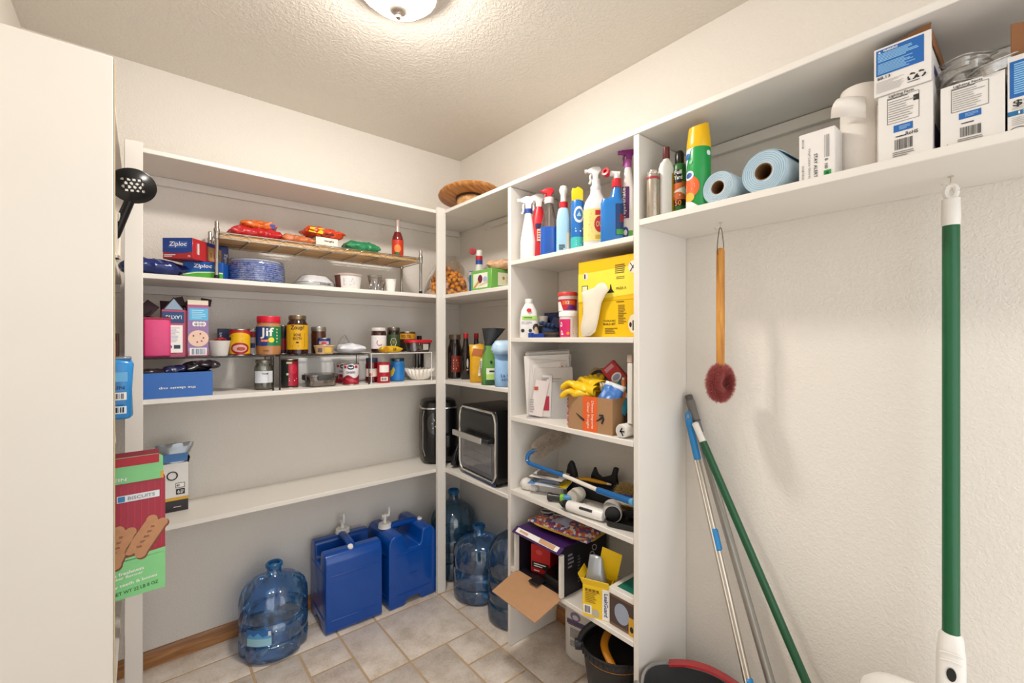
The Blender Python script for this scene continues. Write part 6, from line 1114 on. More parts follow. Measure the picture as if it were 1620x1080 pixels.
t = T('zip_bag', 'floral patterned zip bag with yellow trim on top of the purple carton', 'bag', (1.375, 1.262, Z5 + h5 + .002), -84)
O('bag_body', pillow(.30, .20, .055, 4, .003, 25), pt, t, ang=70); ring = [(p[0], p[1], .0275 + .004 * math.sin(6 * k / 10)) for k, p in enumerate(sring(.150, .100, 0, 6, 40))]; O('yellow_trim', tube(ring + [ring[0]], .0045, 8, False), C('#caa23a', .5), t)
O('clear_panel', crumple(grid(10, 6, lambda u, v: (-.045 + .09 * u, -.085 + .12 * v, .048 + .014 * math.sin(math.pi * u) * math.sin(math.pi * (v * .8 + .15)))), .002, 40, 2), C('#b8bcd4', .25, var=.3, scale=50), t, ang=70); O('zip_pull', tube([(-.10, -.06, .052), (-.07, -.03, .056), (-.075, -.065, .055)], .003, 6), C('#2c2f52', .4), t)
t = T('eyeglass_case', 'dark glasses lying on the patterned zip bag', 'glasses', (1.338, 1.330, Z5 + h5 + .060), -70)
for s in (-1, 1): rg = [(s * .030 + p[0], p[1], 0) for p in sring(.024, .016, 0, 3, 20)]; O('lens_frame', tube(rg + [rg[0]], .003, 8, False), C('#b9b4ac', .3, .5), t, (0, 0, .004)); O('lens', G([(s * .030 + p[0], p[1], .004) for p in sring(.023, .015, 0, 3, 20)], [tuple(range(20))]), C('#1a1a1e', .1), t)
t = T('leak_repair_box', 'yellow leak repair carton with a torn top holding a grey pouch', 'carton', (1.272, 1.030, Z5), -66)
w6, d6, h6 = .098, .082, .118; yb = C('#eec414', .4)
g = G().add(span(-w6 / 2, w6 / 2, -d6 / 2, -d6 / 2 + .002, 0, h6)).add(span(-w6 / 2, w6 / 2, d6 / 2 - .002, d6 / 2, 0, h6)).add(span(-w6 / 2, -w6 / 2 + .002, -d6 / 2 + .0021, d6 / 2 - .0021, 0, h6)).add(span(w6 / 2 - .002, w6 / 2, -d6 / 2 + .0021, d6 / 2 - .0021, 0, h6)).add(span(-w6 / 2 + .0021, w6 / 2 - .0021, -d6 / 2 + .0021, d6 / 2 - .0021, 0, .002))
O('carton_walls', g, yb, t, ang=0); O('front_flap', G().add(box(w6, .002, .030), (0, -d6 / 2 - .004, h6 - .002), (.5, 0, 0)), yb, t); O('flap_sticker', G().add(box(w6 * .5, .0008, .022), (.006, -d6 / 2 - .0060, h6 + .002), (.5, 0, 0)), WT, t); O('side_flap', G().add(box(.002, d6 * .95, .03), (-w6 / 2 - .004, 0, h6), (0, -.5, 0)), yb, t)
m = FR(d6); panel(t, m, .022, .002, .048, h6 * .92, WT); text(t, m, 'LeakGuard', .036, .055, .080, .014, C('#1c3a7a', .5), -90); panel(t, m, -.046, .010, -.016, .042, WT); bars(t, m, -.042, .014, -.020, .038, 9, INK); bars(t, m, -.040, .050, .014, .100, 8, C('#9a7a10', .5), True, seed=4); oval(t, m, -.002, .018, .014, .014, C('#b9b09c', .5))
for k in range(4): oval(t, m, -.036 + .014 * k, .096, .004, .004, C('#7a5a0c', .5), d=.0013, n=10)
O('grey_pouch', crumple(sloft([(.006, .040, .030, 3), (.09, .042, .032, 3), (.15, .030, .024, 2.4), (.19, .024, .010, 2.2), (.20, .022, .004, 2)], 28), .005, 35, 6), C('#a9adb2', .3, .35), t, (-.012, .004, 0), ang=70); O('tall_panel', G().add(box(w6 * .75, .002, .115), (.020, .026, h6 - .004), (.12, .22, 0)), yb, t); O('panel_print', G().add(box(w6 * .6, .0008, .07), (.024, .0232, h6 + .022), (.12, .22, 0)), C('#b9a46a', .5), t)
t = carton('white_carton', 'white and teal carton with a yellow item beside it, cut off by the side panel', 'carton', 1.320, .915, Z5, .105, .14, .108, C('#7a5a44', .5), -90); O('white_lid', box(.110, .146, .020, .002, 1), WT, t, (0, 0, .1083)); O('teal_print', box(.085, .12, .0008), C('#1d7a6a', .4), t, (.008, .01, .1285)); panel(t, FR(.14), -.05, .01, .05, .10, C('#4a3a34', .5)); oval(t, FR(.14), .0, .055, .03, .035, C('#9aa4b8', .4), d=.0012); panel(t, FR(.14), .028, .0, .052, .06, C('#d9a72c', .4), d=.0016); oval(t, FR(.14), .040, .022, .007, .010, INK, d=.002)
t = T('brass_clamp', 'small black and brass clamp beside the yellow leak repair carton', 'clamp', (1.300, 1.105, Z5), -80); O('jaw', box(.028, .016, .022, .003, 1), BLACK, t); O('screw', lathe([(.004, .022), (.004, .05), (.007, .052), (.007, .058)], 10), C('#b08a4a', .3, .7), t)
# ================================================================== long shelf on the right wall
ZL = 1.717 + .0003
t, r, h = bott('spray_can', 'silver spray can with red stripe at the left end of the long shelf', 1023, 1043, 270, 1.252, ZL, group='cans on the long shelf')
O('can_body', lathe([(r * .95, 0), (r, .003), (r, h * .86), (r * .94, h * .90), (r * .85, h * .91)], 28), C('#b4a898', .28, .6, var=.2, scale=40), t); O('top_rim', lathe([(r * .88, h * .90), (r * .95, h * .91), (r * .95, h * .945), (r * .6, h * .97), (r * .55, h), (.001, h)], 28), C('#cfcac4', .25, .7), t); panel(t, CY(r), -r * 1.5, h * .80, r * 1.5, h * .85, C('#a8323a', .4), 'red_band', .001, 16); bars(t, CY(r), -r * .9, h * .15, r * .9, h * .6, 10, C('#8a8078', .5), True)
t, r, h = bott('lotion_bottle', 'white oblong bottle with dark red cap on the long shelf', 1042, 1066, 234, 1.285, ZL, 30, group='cans on the long shelf')
O('body', sloft([(0, r * .92, r * .55, 4), (.004, r, r * .6, 4), (h * .70, r, r * .6, 4), (h * .78, r * .8, r * .52, 3), (h * .82, r * .45, r * .45, 2.2), (h * .84, r * .42, r * .42, 2)], 32), C('#e8e5e0', .35), t); O('cap', lathe([(r * .46, h * .835), (r * .48, h * .84), (r * .46, h), (.001, h)], 24), C('#5c1c1c', .35), t); m = EL(r, r * .6, 4); panel(t, m, r * .35, h * .06, r * 1.15, h * .62, C('#b58a2c', .4), d=.0012, nu=8); bars(t, m, r * .45, h * .1, r * 1.05, h * .58, 12, C('#5c3f14', .5), True, d=.002)
t, r, h = bott('bug_spray', 'black green and orange insect spray can with black cap on the long shelf', 1064, 1086, 240, 1.315, ZL, -6, group='cans on the long shelf')
O('can_body', lathe([(r * .95, 0), (r, .003), (r, h * .74), (r * .92, h * .79), (r * .85, h * .80)], 28), C('#2c6a2c', .35), t); O('cap', lathe([(r * .66, h * .79), (r * .68, h * .80), (r * .66, h * .96), (r * .5, h), (.001, h)], 24), C('#101012', .25), t); m = CY(r)
panel(t, m, -r * 1.5, h * .24, r * 1.5, h * .52, C('#d8662a', .4), d=.001, nu=16); panel(t, m, -r * 1.5, h * .16, r * 1.5, h * .25, C('#1a1a1a', .4), d=.0012, nu=16); panel(t, m, -r * 1.5, h * .50, r * .4, h * .70, C('#161a16', .4), d=.0012, nu=12); text(t, m, 'Full', -r * .1, h * .66, r * 1.0, h * .06, WT, d=.0025); text(t, m, 'Yard', -r * .1, h * .58, r * 1.1, h * .06, WT, d=.0025); text(t, m, '50', -r * .1, h * .20, r * .9, h * .08, C('#e8862c', .4), d=.0025); bars(t, m, -r * .8, h * .30, r * .7, h * .36, 2, WT, True, d=.002); poly(t, m, [(-r * 1.2, h * .36), (r * .8, h * .44), (r * 1.3, h * .38), (r * 1.3, h * .30), (r * .2, h * .36)], C('#eadfd4', .4), d=.0016)
t, r, h = bott('disinfectant_spray', 'tall green aerosol with yellow cap and orange slice print on the long shelf', 1086, 1125, 200, 1.290, ZL, -8, group='cans on the long shelf')
O('can_body', lathe([(r * .95, 0), (r, .003), (r, h * .70), (r * .97, h * .725)], 32), C('#1f9a4a', .3), t)
cg = lathe([(r * .98, h * .72), (r, h * .73), (r * .98, h * .80), (r * .86, h * .92), (r * .82, h * .97), (r * .70, h * .955), (.001, h * .94)], 32); cg.warp(lambda p: Vector((p.x, p.y, p.z + (h * .035 * (p.x / r) ** 2 + h * .02 * p.x / r if p.z > h * .9 else 0)))); O('cap', cg, C('#f0bc0c', .3), t)
m = CY(r); poly(t, m, [(-r * 1.45, h * .40), (-r * .5, h * .70), (-r * .2, h * .715), (-r * 1.45, h * .715)], C('#d8ecf0', .4), d=.001); oval(t, m, -r * .95, h * .63, r * .35, h * .035, C('#2a6fb4', .4), d=.0015); oval(t, m, -r * .65, h * .26, r * .85, h * .13, C('#e8642a', .4), d=.0014); oval(t, m, -r * .75, h * .40, r * .50, h * .055, C('#e6ecf2', .4), d=.0016); oval(t, m, -r * .75, h * .40, r * .34, h * .032, C('#2a5fa8', .4), d=.002); bars(t, m, -r * 1.1, h * .22, -r * .1, h * .30, 3, C('#f4d8c0', .5), True, d=.002); oval(t, m, -r * .8, h * .14, r * .6, h * .06, C('#f0b43a', .4), d=.0018); poly(t, m, [(-r * 1.45, .004), (r * .2, .004), (-r * .4, h * .08), (-r * 1.45, h * .12)], C('#dfe9e6', .4), d=.0022); oval(t, m, r * 1.0, h * .64, r * .22, h * .03, C('#e0f0e8', .4), d=.0014); oval(t, m, -r * .55, h * .55, r * .16, h * .022, C('#6ac48a', .4), d=.0014)
def towel_roll(label, px0, px1, py0, py1, X, length, rz, mat, core_r=.38):
    Y = rY((px0 + px1) / 2, X) - .004; rr = (zR((px0 + px1) / 2, py0, X) - zR((px0 + px1) / 2, py1, X)) / 2 * .95
    t = T('shop_towel_roll', label, 'towel roll', (X, Y, ZL + rr), rot=(0, math.pi / 2, math.radians(rz)), group='blue towel rolls'); L = length
    O('roll', loft([sring(a, a, z, 2, 40) for a, z in ((rr * core_r, 0), (rr * .97, 0), (rr, .003), (rr, L - .003), (rr * .97, L), (rr * core_r, L))], False, False), mat, t)
    O('core_tube', loft([sring(a, a, z, 2, 32) for a, z in ((rr * core_r * .88, 0.001), (rr * core_r, 0), (rr * core_r, L), (rr * core_r * .88, L), (rr * core_r * .88, .001))], False, False), C('#7a5634', .8), t)
    g = G(); P = [(rr * q * math.cos(a), rr * q * math.sin(a), -.0004) for q, a in [(core_r + .04 + (.55) * k / 240, k * .157) for k in range(240)]]
    O('spiral_edge', tube(P, .0006, 4), C('#8fb2c8', .8), t)
    return t, rr, L
tw = C('#c2d2da', .85, bump=.35, bscale=350, var=.04)
towel_roll('smaller pale blue towel roll lying with its core facing out on the long shelf', 1108, 1158, 266, 320, 1.262, .230, -4, tw, .42)
t, rr, L = towel_roll('larger pale blue shop towel roll next to the smaller one', 1160, 1250, 237, 308, 1.262, .235, -3, C('#b6ccd8', .85, bump=.35, bscale=350, var=.04), .40)
O('loose_end', grid(10, 4, lambda u, v: ((rr + .0015 + .006 * u * u) * math.cos(3.5 + .65 * u), (rr + .0015 + .006 * u * u) * math.sin(3.5 + .65 * u), .004 + (L - .008) * v), .0012), C('#a5c4d8', .85), t, ang=60)
# white carton beside the rolls
Xw = 1.262; y0_, y1_ = rY(1264, Xw), rY(1321, Xw)
hw = zR(1264, 215, Xw) - ZL
t = carton('glove_carton', 'white glove carton with sideways print and green patch on the long shelf', 'carton', Xw + .11, (y0_ + y1_) / 2, ZL, y0_ - y1_, .22, hw, C('#e6e2de', .5), -90); m = FR(.22); w = y0_ - y1_
text(t, m, 'Vinyl Latex Gloves', -w * .20, hw * .37, hw * .62, w * .08, GREY, -90); text(t, m, 'STAY ALERT', -w * .02, hw * .30, hw * .48, w * .10, C('#4a4a4e', .5), -90); bars(t, m, w * .22, hw * .42, w * .36, hw * .86, 3, C('#a5a2a0', .5)); text(t, m, '100', w * .27, hw * .24, hw * .10, w * .09, INK, -90); text(t, m, 'S', w * .27, hw * .37, hw * .045, w * .08, INK, -90); panel(t, m, w * .20, hw * .06, w * .40, hw * .16, C('#17964a', .5), 'green_patch'); bars(t, m, w * .24, hw * .08, w * .34, hw * .13, 3, C('#0c3a1c', .5)); text(t, m, 'MEDIUM', -w * .38, hw * .80, hw * .18, w * .05, GREY, -90); text(t, m, 'EXAM GRADE', -w * .38, hw * .20, hw * .30, w * .06, GREY, -90)
# paper towel roll standing with torn sheet
xp, yp, rp = onR(1328, 1394, 1.350); hp = zR(1360, 128, 1.30) - ZL
t = T('paper_towel_roll', 'white paper towel roll standing upright with a torn folded sheet', 'paper towels', (xp, yp, ZL), -78); pw = C('#ece6df', .85, bump=.25, bscale=250, var=.02)
O('roll', lathe([(rp * .97, 0), (rp, .003), (rp, hp - .004), (rp * .96, hp), (rp * .3, hp), (rp * .3, hp - .03), (.001, hp - .03)], 40), pw, t)
O('torn_sheet', crumple(grid(14, 8, lambda u, v: (-rp * .95 - .018 * v * (1 - u) + u * rp * 1.2, -(rp + .004) * math.sqrt(max(.02, 1 - ((-.95 + u * 1.2) * .92) ** 2)) - .050 * math.sin(2.6 * v) * (1 - .5 * u) , hp * (.93 - .10 * u) - .075 * v * (1 - .3 * u) + .02 * (1 - u) * v), .0012), .003, 30, 5), pw, t, ang=70)
O('loose_edge', grid(4, 10, lambda u, v: (rp * .75 + .010 * u, -rp * .72 - .004 * u, .004 + (hp * .72) * v), .001), C('#f2ede6', .85), t)
# light bulb cartons
kr = C('#8a5a34', .75)
def bulb_box(label, y0, y1, z0, h, X0, dep, open_top=True, rz=-90.0):
    w = y0 - y1; t = T('bulb_carton', label, 'carton', (X0 + dep / 2, (y0 + y1) / 2, z0), rz, 'light bulb cartons'); wl = C('#e6e2dd', .5)
    if open_top:
        th = .0025; g = G().add(span(-w / 2, w / 2, -dep / 2, -dep / 2 + th, 0, h)).add(span(-w / 2, w / 2, dep / 2 - th, dep / 2, 0, h)).add(span(-w / 2, -w / 2 + th, -dep / 2 + th, dep / 2 - th, 0, h)).add(span(w / 2 - th, w / 2, -dep / 2 + th, dep / 2 - th, 0, h)).add(span(-w / 2 + th, w / 2 - th, -dep / 2 + th, dep / 2 - th, 0, th))
        O('carton_walls', g, wl, t, ang=0); g = G().add(span(-w / 2 + th + .0003, -w / 2 + th + .0009, -dep / 2 + th, dep / 2 - th, th, h - .001)).add(span(w / 2 - th - .0009, w / 2 - th - .0003, -dep / 2 + th, dep / 2 - th, th, h - .001)).add(span(-w / 2 + th, w / 2 - th, dep / 2 - th - .0009, dep / 2 - th - .0003, th, h - .001)); O('kraft_lining', g, kr, t, ang=0)
    else: O('carton_walls', box(w, dep, h, .001, 1), wl, t)
    return t, w
ink2 = C('#2c2a28', .6); bl_ = C('#1d63b0', .45)
def facts(t, m, w, h, vb):
    o = [(-w * .32, h * .56), (w * .26, h * .56), (w * .26, h * .93), (-w * .32, h * .93), (-w * .32, h * .56)]; O('fact_frame', tube([tuple(m(u, v, .0004)) for u, v in o], .00045, 4), ink2, t)
    text(t, m, 'Lighting Facts', -w * .06, h * .955, w * .46, h * .045, ink2); bars(t, m, -w * .31, h * .905, w * .25, h * .925, 1, ink2, True); bars(t, m, -w * .30, h * .58, w * .24, h * .89, 9, C('#8a8682', .6), True, fill=.25, seed=3)
    panel(t, m, -w * .20, h * .42, w * .15, h * .52, bl_, 'blue_strip'); bars(t, m, -w * .10, h * .44, w * .12, h * .50, 3, C('#8ab4dc', .5), True); bars(t, m, -w * .16, h * .335, w * .14, h * .365, 1, ink2, True); bars(t, m, -w * .18, h * vb, w * .15, h * (vb + .15), 22, ink2, seed=9); bars(t, m, -w * .22, h * (vb - .10), w * .20, h * (vb - .02), 3, C('#8a8682', .6), True)
Xb = 1.262
ya, yb2 = rY(1389, Xb), rY(1476, Xb); hA = zR(1389, 152, Xb) - ZL - .004
t, w = bulb_box('white light bulb carton with barcode under the blue-labelled carton', ya, yb2, ZL, hA, Xb, .20, False); m = FR(.20); facts(t, m, w, hA, .16); text(t, m, 'RoHS', .012, hA * .365, .020, hA * .05, ink2); panel(t, m, w * .16, hA * .80, w * .26, hA * .88, ink2, 'printed_block'); panel(t, RT(w), -.08, .02, .06, hA * .45, C('#3a2a5c', .5)); 
hB = min(zR(1382, 76, Xb), 1.974) - (ZL + hA)
t, w = bulb_box('white light bulb carton with blue warning panel stacked on another carton', ya + .006, yb2 + .002, ZL + hA + .0004, hB, Xb - .004, .19); m = FR(.19)
panel(t, m, -w * .46, hB * .42, w * .38, hB * .96, bl_, 'warning_panel'); text(t, m, 'WARNING', -w * .20, hB * .915, w * .26, hB * .05, WT); poly(t, m, [(-w * .43, hB * .895), (-w * .37, hB * .895), (-w * .40, hB * .935)], WT); bars(t, m, -w * .43, hB * .70, w * .34, hB * .88, 6, C('#8ac0e8', .5), True, fill=.6); bars(t, m, -w * .43, hB * .45, w * .34, hB * .67, 8, C('#8ac0e8', .5), True, fill=.55, seed=7)
text(t, m, '$8.13', -w * .32, hB * .36, w * .24, hB * .07, ink2); bars(t, m, -w * .46, hB * .06, w * .05, hB * .30, 9, C('#a8a4a0', .6), True, fill=.3, seed=5)
for s in (.18, .33):
    for k in range(3): a = math.radians(90 + 120 * k); O('recycling_arrow', tube([tuple(m(w * s + .0065 * math.cos(a + q), hB * .19 + .0065 * math.sin(a + q), .0006)) for q in (-.8, -.3, .2, .6)], [.0014, .0014, .0022, .0006], 5), INK, t)
bars(t, m, w * .10, hB * .08, w * .42, hB * .105, 1, INK, True)
O('flap', prism([(-w * .48, hB - .004), (w * .47, hB - .004), (w * .49, hB + .017), (w * .30, hB + .014)], .0022), kr, t, (0, -.19 / 2 + .007, 0)); O('flap', G().add(box(.0022, .175, .034), (w / 2 + .003, 0, hB - .034), (0, -.08, 0)), kr, t); panel(t, RT(w), -.06, hB * .25, .04, hB * .42, C('#3a2a7a', .5))
yc, yd = rY(1488, Xb), rY(1590, Xb); hC = zR(1488, 141, Xb) - ZL
t, w = bulb_box('wide white light bulb carton heaped with clear plastic packaging', yc, yd, ZL, hC, Xb, .20); m = FR(.20); facts(t, m, w, hC, .14); poly(t, m, [(-w * .43, .004), (-w * .37, .004), (-w * .385, .010)], ink2)
bxc = t
R_ = random.Random(12)
for k in range(11):
    px_, py_, pz_ = R_.uniform(-.034, .034), R_.uniform(-.080, .02), hC - .012 + .0060 * k
    t = T('clear_clamshell', 'crinkled clear plastic clamshell heaped on the wide light bulb carton', 'packaging', world(bxc, px_, py_, pz_), rot=(R_.uniform(-.25, .25), R_.uniform(-.3, .3), math.radians(-90 + R_.uniform(-50, 50))), group='clear clamshells in the bulb carton')
    O('tray', loft([sring(a, b, z, 5, 20) for a, b, z in ((.022, .030, 0), (.024, .032, .016), (.031, .040, .017), (.031, .040, .0185))], True, False), CLEAR('#f4f2ee', .9, .35, .15, haze=.28), t); O('bulb_cup', lathe([(.010, 0), (.012, .008), (.009, .014)], 14, True, False), CLEAR('#f4f2ee', .9, .35, .15, haze=.28), t)
ye_, yf_ = rY(1594, Xb), rY(1594, Xb) - .135; hD = zR(1594, 92, Xb) - ZL
t, w = bulb_box('white light bulb carton with blue panel and open flap at the right edge', ye_, yf_, ZL, hD, Xb, .20); m = FR(.20)
panel(t, m, -w * .48, hD * .46, w * .40, hD * .93, bl_, 'warning_panel'); bars(t, m, -w * .44, hD * .50, w * .36, hD * .90, 14, C('#8ac0e8', .5), True, fill=.6); text(t, m, '$20.09', -w * .20, hD * .38, w * .50, hD * .09, ink2); panel(t, m, -w * .499, hD * .23, w * .48, hD * .29, C('#1d6a9c', .5), 'blue_band'); text(t, m, '12 count', -w * .20, hD * .26, w * .40, hD * .035, WT); bars(t, m, -w * .46, hD * .10, w * .3, hD * .21, 5, C('#a8a4a0', .6), True, fill=.3); bars(t, m, -w * .46, hD * .30, w * .3, hD * .34, 2, C('#a8a4a0', .6), True, fill=.3); O('ring_mark', tube([tuple(m(-w * .40 + .010 * math.cos(a), hD * .045 + .005 * math.sin(a), .0006)) for a in [k * .4 for k in range(17)]], .0006, 4), ink2, t)
O('flap', G().add(box(.060, .0025, .082), (-w / 2 + .032, -.075, hD - .014), (0, 0, .35)), kr, t); O('flap', G().add(box(w * .95, .0025, .07), (0, .092, hD), (-.2, 0, 0)), kr, t)
# ================================================================== left shelving beside the end panel
t = T('skimmer_ladle', 'black slotted spoon leaning out past the white end panel', 'utensil', (0, 0, 0), 0); bk2 = C('#0f0f11', .3)
P0 = Vector((bX(211, 1.70), 1.70, zB(211, 294, 1.70)))
hole_r, g = .0042, G()
# bowl facing the room: shallow dish with real openings
sp = T('slotted_spoon', 'black slotted spoon leaning out past the white end panel', 'utensil', tuple(P0), rot=(math.radians(-72), math.radians(-6), math.radians(4)))
bpy.data.objects.remove(t)
bm = bmesh.new(); NX = 44
def dish(u, v): x, y = (u - .5) * .104, (v - .5) * .094; q = (x / .052) ** 2 + (y / .047) ** 2; return x, y, q
holes = [(-.024 + .0125 * i + (.006 if j % 2 else 0), -.018 + .0100 * j) for j in range(4) for i in range(4)]
vs = {}
for j in range(NX + 1):
    for i in range(NX + 1):
        x, y, q = dish(i / NX, j / NX); vs[(i, j)] = bm.verts.new((x, y, -.026 * (1 - min(q, 1.2))))
for j in range(NX):
    for i in range(NX):
        x, y, q = dish((i + .5) / NX, (j + .5) / NX)
        if q < 1.0 and all((x - hx) ** 2 + (y - hy) ** 2 > .0038 ** 2 for hx, hy in holes): bm.faces.new([vs[(i, j)], vs[(i + 1, j)], vs[(i + 1, j + 1)], vs[(i, j + 1)]])
for v_ in [v for v in bm.verts if not v.link_faces]: bm.verts.remove(v_)
bm.verts.index_update(); gg = G([tuple(v.co) for v in bm.verts], [tuple(v.index for v in f.verts) for f in bm.faces]); bm.free()
o = O('spoon_bowl', gg, bk2, sp, ang=60); md = o.modifiers.new('thickness', 'SOLIDIFY'); md.thickness = .0028; md.offset = 0
O('rim', tube([(.0522 * math.cos(a), .0472 * math.sin(a), 0) for a in [2 * math.pi * k / 40 for k in range(41)]], .0024, 8, False), bk2, sp)
hA_ = Vector((bX(205, 1.72), 1.72, zB(205, 318, 1.72))); hB_ = Vector((bX(184, 1.75), 1.75, zB(184, 366, 1.75))); hC_ = hB_ + (hB_ - hA_) * 1.15
im = sp.matrix_basis.inverted() if False else (Matrix.Translation(sp.location) @ sp.rotation_euler.to_matrix().to_4x4()).inverted()
O('handle', tube([tuple(im @ q) for q in (hA_ + Vector((.004, -.01, .006)), hA_, hB_, hC_)], [.007, .012, .013, .011], 10), bk2, sp)
t = T('dark_spatula', 'black spatula behind the slotted spoon beside the end panel', 'utensil', (bX(186, 1.80), 1.80, ZA), rot=(0, math.radians(-10), 0)); O('blade', prism([(-.030, .22), (.018, .22), (.022, .29), (.010, .315), (-.028, .31), (-.036, .28)], .004, .001, 1), bk2, t); O('handle', tube([(0, 0, .004), (-.004, 0, .23)], .009, 10), C('#141416', .35), t)
t = T('utensil_crock', 'pale wooden lattice utensil holder behind the end panel on the upper left shelf', 'holder', (-.090, 1.760, ZA), 0); 
for s in (-1, 1):
    for y in (-.04, .04): O('post', span(s * .034 - .005, s * .034 + .005, y - .005, y + .005, 0, .135), C('#d8d0c4', .5), t)
for s in (-1, 1): O('brace', tube([(s * .034, -.046, .005), (-s * .034, -.046, .13)], .005, 6), C('#d8d0c4', .5), t); O('brace', tube([(.040, s * .04, .005), (.040, -s * .04, .13)], .005, 6), C('#d8d0c4', .5), t)
t = carton('brown_carton', 'rust brown food carton on the left shelf beside the white post', 'carton', -.104, 1.80, ZBs, .09, .16, .21, C('#6e2a18', .45), 0); m = RT(.09); panel(t, m, -.08, .0, .0, .21, C('#8a4a1c', .45)); m = FR(.16); oval(t, m, .030, .150, .016, .016, WT); oval(t, m, .032, .148, .004, .004, INK, d=.0014); bars(t, m, .0, .08, .04, .12, 3, C('#c8864a', .5), True)
t = carton('dark_carton', 'dark red carton with white figure print behind the rust brown one', 'carton', -.100, 2.02, ZBs, .085, .14, .235, C('#3f120f', .45), 0); m = FR(.14); poly(t, m, [(.012, .02), (.034, .03), (.036, .10), (.028, .14), (.016, .12), (.010, .07)], C('#cfc6bc', .5)); bars(t, m, -.01, .18, .012, .22, 4, C('#b07a5a', .5))
xa = bX(181, 1.60); 
t = T('blue_pouch', 'light blue shrink-wrapped bottle pack sticking out past the end panel', 'pack', (-.068, 1.590, 1.1195), 0); O('pack_body', crumple(sloft([(0, .048, .03, 4), (.006, .053, .034, 4), (.08, .051, .034, 4), (.145, .053, .034, 4), (.158, .048, .028, 3)], 40), .004, 30, 3), C('#2e86c8', .25, var=.25, scale=22), t, ang=70)
m = FR(.072); panel(t, m, -.01, .052, .040, .072, WT, d=.003); bars(t, m, -.004, .055, .036, .069, 12, C('#4a4a58', .5), d=.004); panel(t, m, -.01, .016, .040, .036, C('#d8e4ee', .5), d=.003); bars(t, m, -.004, .019, .036, .033, 9, INK, d=.004, seed=5); panel(t, m, .0, .10, .042, .125, C('#6ab4e4', .4), d=.003); text(t, m, 'RAIN', .018, .084, .036, .009, C('#1a3f7a', .5), d=.004); O('top_film', crumple(box(.10, .06, .006, .002, 1), .003, 40, 2), CLEAR('#e0eef8', .6, .2), t, (0, 0, .159), ang=70)
t = T('paper_slip', 'creased white paper slip hanging over the left shelf edge under the blue pack', 'paper', (-.0905, 1.545, 1.1163), 90); O('sheet', crumple(grid(6, 8, lambda u, v: (-.02 + .058 * u, (.04 - .2 * v if v < .38 else -.036 - .006 * (v - .38)) * 1.0, .0016 if v < .38 else .0016 - (.085 + .02 * u) * (v - .38)), .0012), .0015, 40, 1), C('#e6ded2', .7), t, ang=60); O('fold_crease', tube([(-.018, -.0385, -.022), (.036, -.0385, -.030)], .0006, 4), C('#c9c0b4', .7), t)
# dog biscuit box
zb = .6456
t = T('dog_biscuit_box', 'tall red and green dog biscuit box with open flap, sticking out past the end panel', 'box', (-.062, 1.605, zb), 3)
wB, dB, hB_ = .225, .095, .306; rd = C('#a01230', .4); gr_ = C('#82cf88', .4)
O('carton', box(wB, dB, hB_, .0015, 1), C('#7a1026', .4), t); m = FR(dB)
panel(t, m, -wB / 2, .105, wB / 2, hB_, rd, 'red_print'); panel(t, m, -wB / 2, .0, wB / 2, .105, gr_, 'green_print'); poly(t, m, [(-wB / 2, .100), (wB / 2, .100), (wB / 2, .112), (-wB / 2, .094)], gr_, d=.0011)
for k in range(16): panel(t, m, -wB / 2 + wB * (k + .3) / 16, .115, -wB / 2 + wB * (k + .5) / 16, hB_ - .01, C('#b3203e', .45), 'print_stripe', .0009)
panel(t, m, .012, hB_ - .052, .100, hB_ - .034, C('#dfe4ea', .4), d=.0014); panel(t, m, .014, hB_ - .050, .028, hB_ - .036, C('#2a78b0', .4), 'printed_block', .0018); text(t, m, 'BISCUITS', .062, hB_ - .043, .056, .009, GREY, d=.002)
bc = C('#c08a62', .6, var=.15, scale=60, bump=.2); bc2 = C('#7a4630', .6)
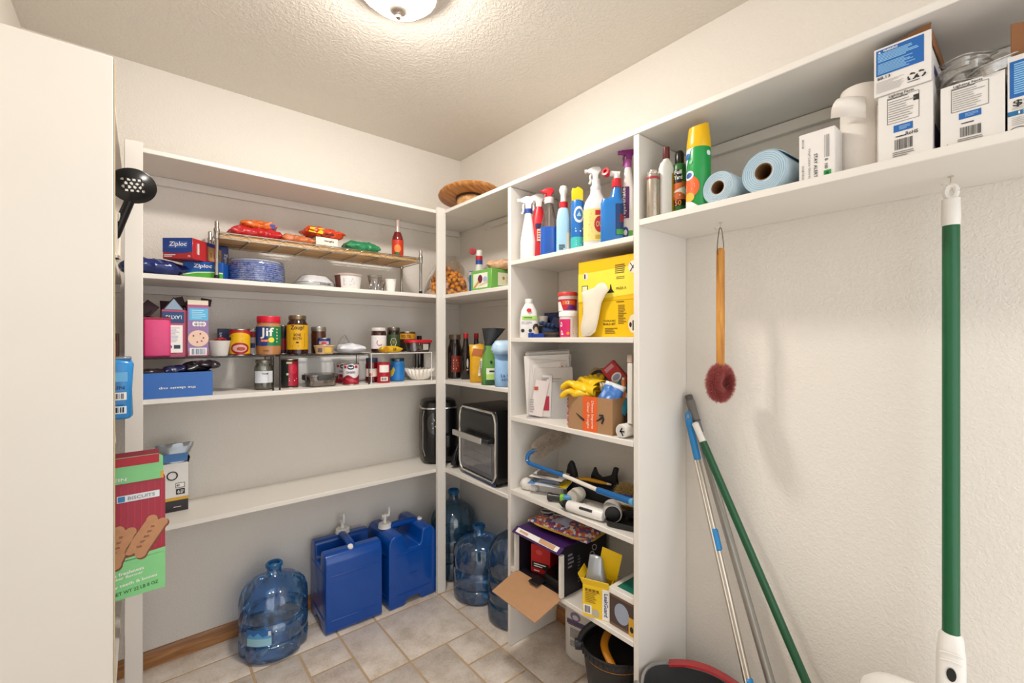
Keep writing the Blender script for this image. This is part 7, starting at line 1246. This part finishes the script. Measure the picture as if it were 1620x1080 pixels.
def bone(u, v, a, L, mat):
    pts = []; ca, sa = math.cos(a), math.sin(a); w_ = .015
    base = [(-L / 2, .0)] + arc(-L / 2 - .004, .013, .0125, 250, 60, 8) + arc(L / 2 + .004, .013, .0125, 120, -70, 8) + arc(L / 2 + .004, -.013, .0125, 70, -120, 8) + arc(-L / 2 - .004, -.013, .0125, -60, -250, 8)
    o = poly(t, m, [(u + x * ca - y * sa, v + x * sa + y * ca) for x, y in base[1:]], mat, 'biscuit_picture', .0016); return o
for (u, v, a) in ((.072, .152, 1.0), (.012, .138, 1.2), (-.058, .18, 1.1)):
    bone(u + .003, v - .004, a, .078, bc2).location.y = .0004; bone(u, v, a, .076, bc)
    for k in range(5): s = -.028 + .014 * k; bars(t, m, u + s * math.cos(a) - .006, v + s * math.sin(a) - .003, u + s * math.cos(a) + .006, v + s * math.sin(a) + .003, 2, bc2, True, d=.0022, seed=k)
text(t, m, 'filled with freshness', .012, .066, .11, .009, WT, 4, d=.0016); text(t, m, 'peanut butter flavour', .010, .054, .11, .009, WT, 4, d=.0016); text(t, m, 'healthy teeth & bones', .035, .036, .120, .010, WT, 4, d=.0016); text(t, m, 'NET WT 22 LB 8 OZ', .050, .018, .095, .009, C('#2f6a3a', .5), 4, d=.0016); text(t, m, 'PROTEIN', -.03, .084, .05, .010, WT, 3, d=.0016)
fl_ = O('open_flap', prism([(-wB / 2, 0), (wB / 2, 0), (wB / 2 - .002, .062), (wB / 2 - .012, .070), (-wB / 2 + .01, .070), (-wB / 2, .06)], .002), C('#84cf8a', .45), t, (-.004, -dB / 2 - .0018, hB_ - .002), (math.radians(6), 0, 0))
O('flap_band', span(-wB / 2 + .004, wB / 2 - .010, -.0018, -.0012, .046, .0695), C('#b0142c', .4), fl_); text(fl_, lambda u, v, d: (u, -.001 - d, v), 'PROTEIN', .000, .012, .07, .009, WT); 
O('flap_orange_edge', span(wB / 2 - .006, wB / 2, -.0016, -.0012, 0, .02), C('#e0a02c', .4), fl_); O('back_flap', G().add(box(wB * .95, .002, .06), (0, dB / 2, hB_), (-.3, 0, 0)), C('#8a1a30', .5), t)
# dark things low on the left shelf
t = carton('black_tub', 'black storage box on the left shelf behind the dog biscuit box', 'box', -.150, 2.05, .6453, .16, .2, .14, BLACK, 0); O('lid', box(.166, .206, .012, .003, 1), C('#242426', .4), t, (0, 0, .1402))
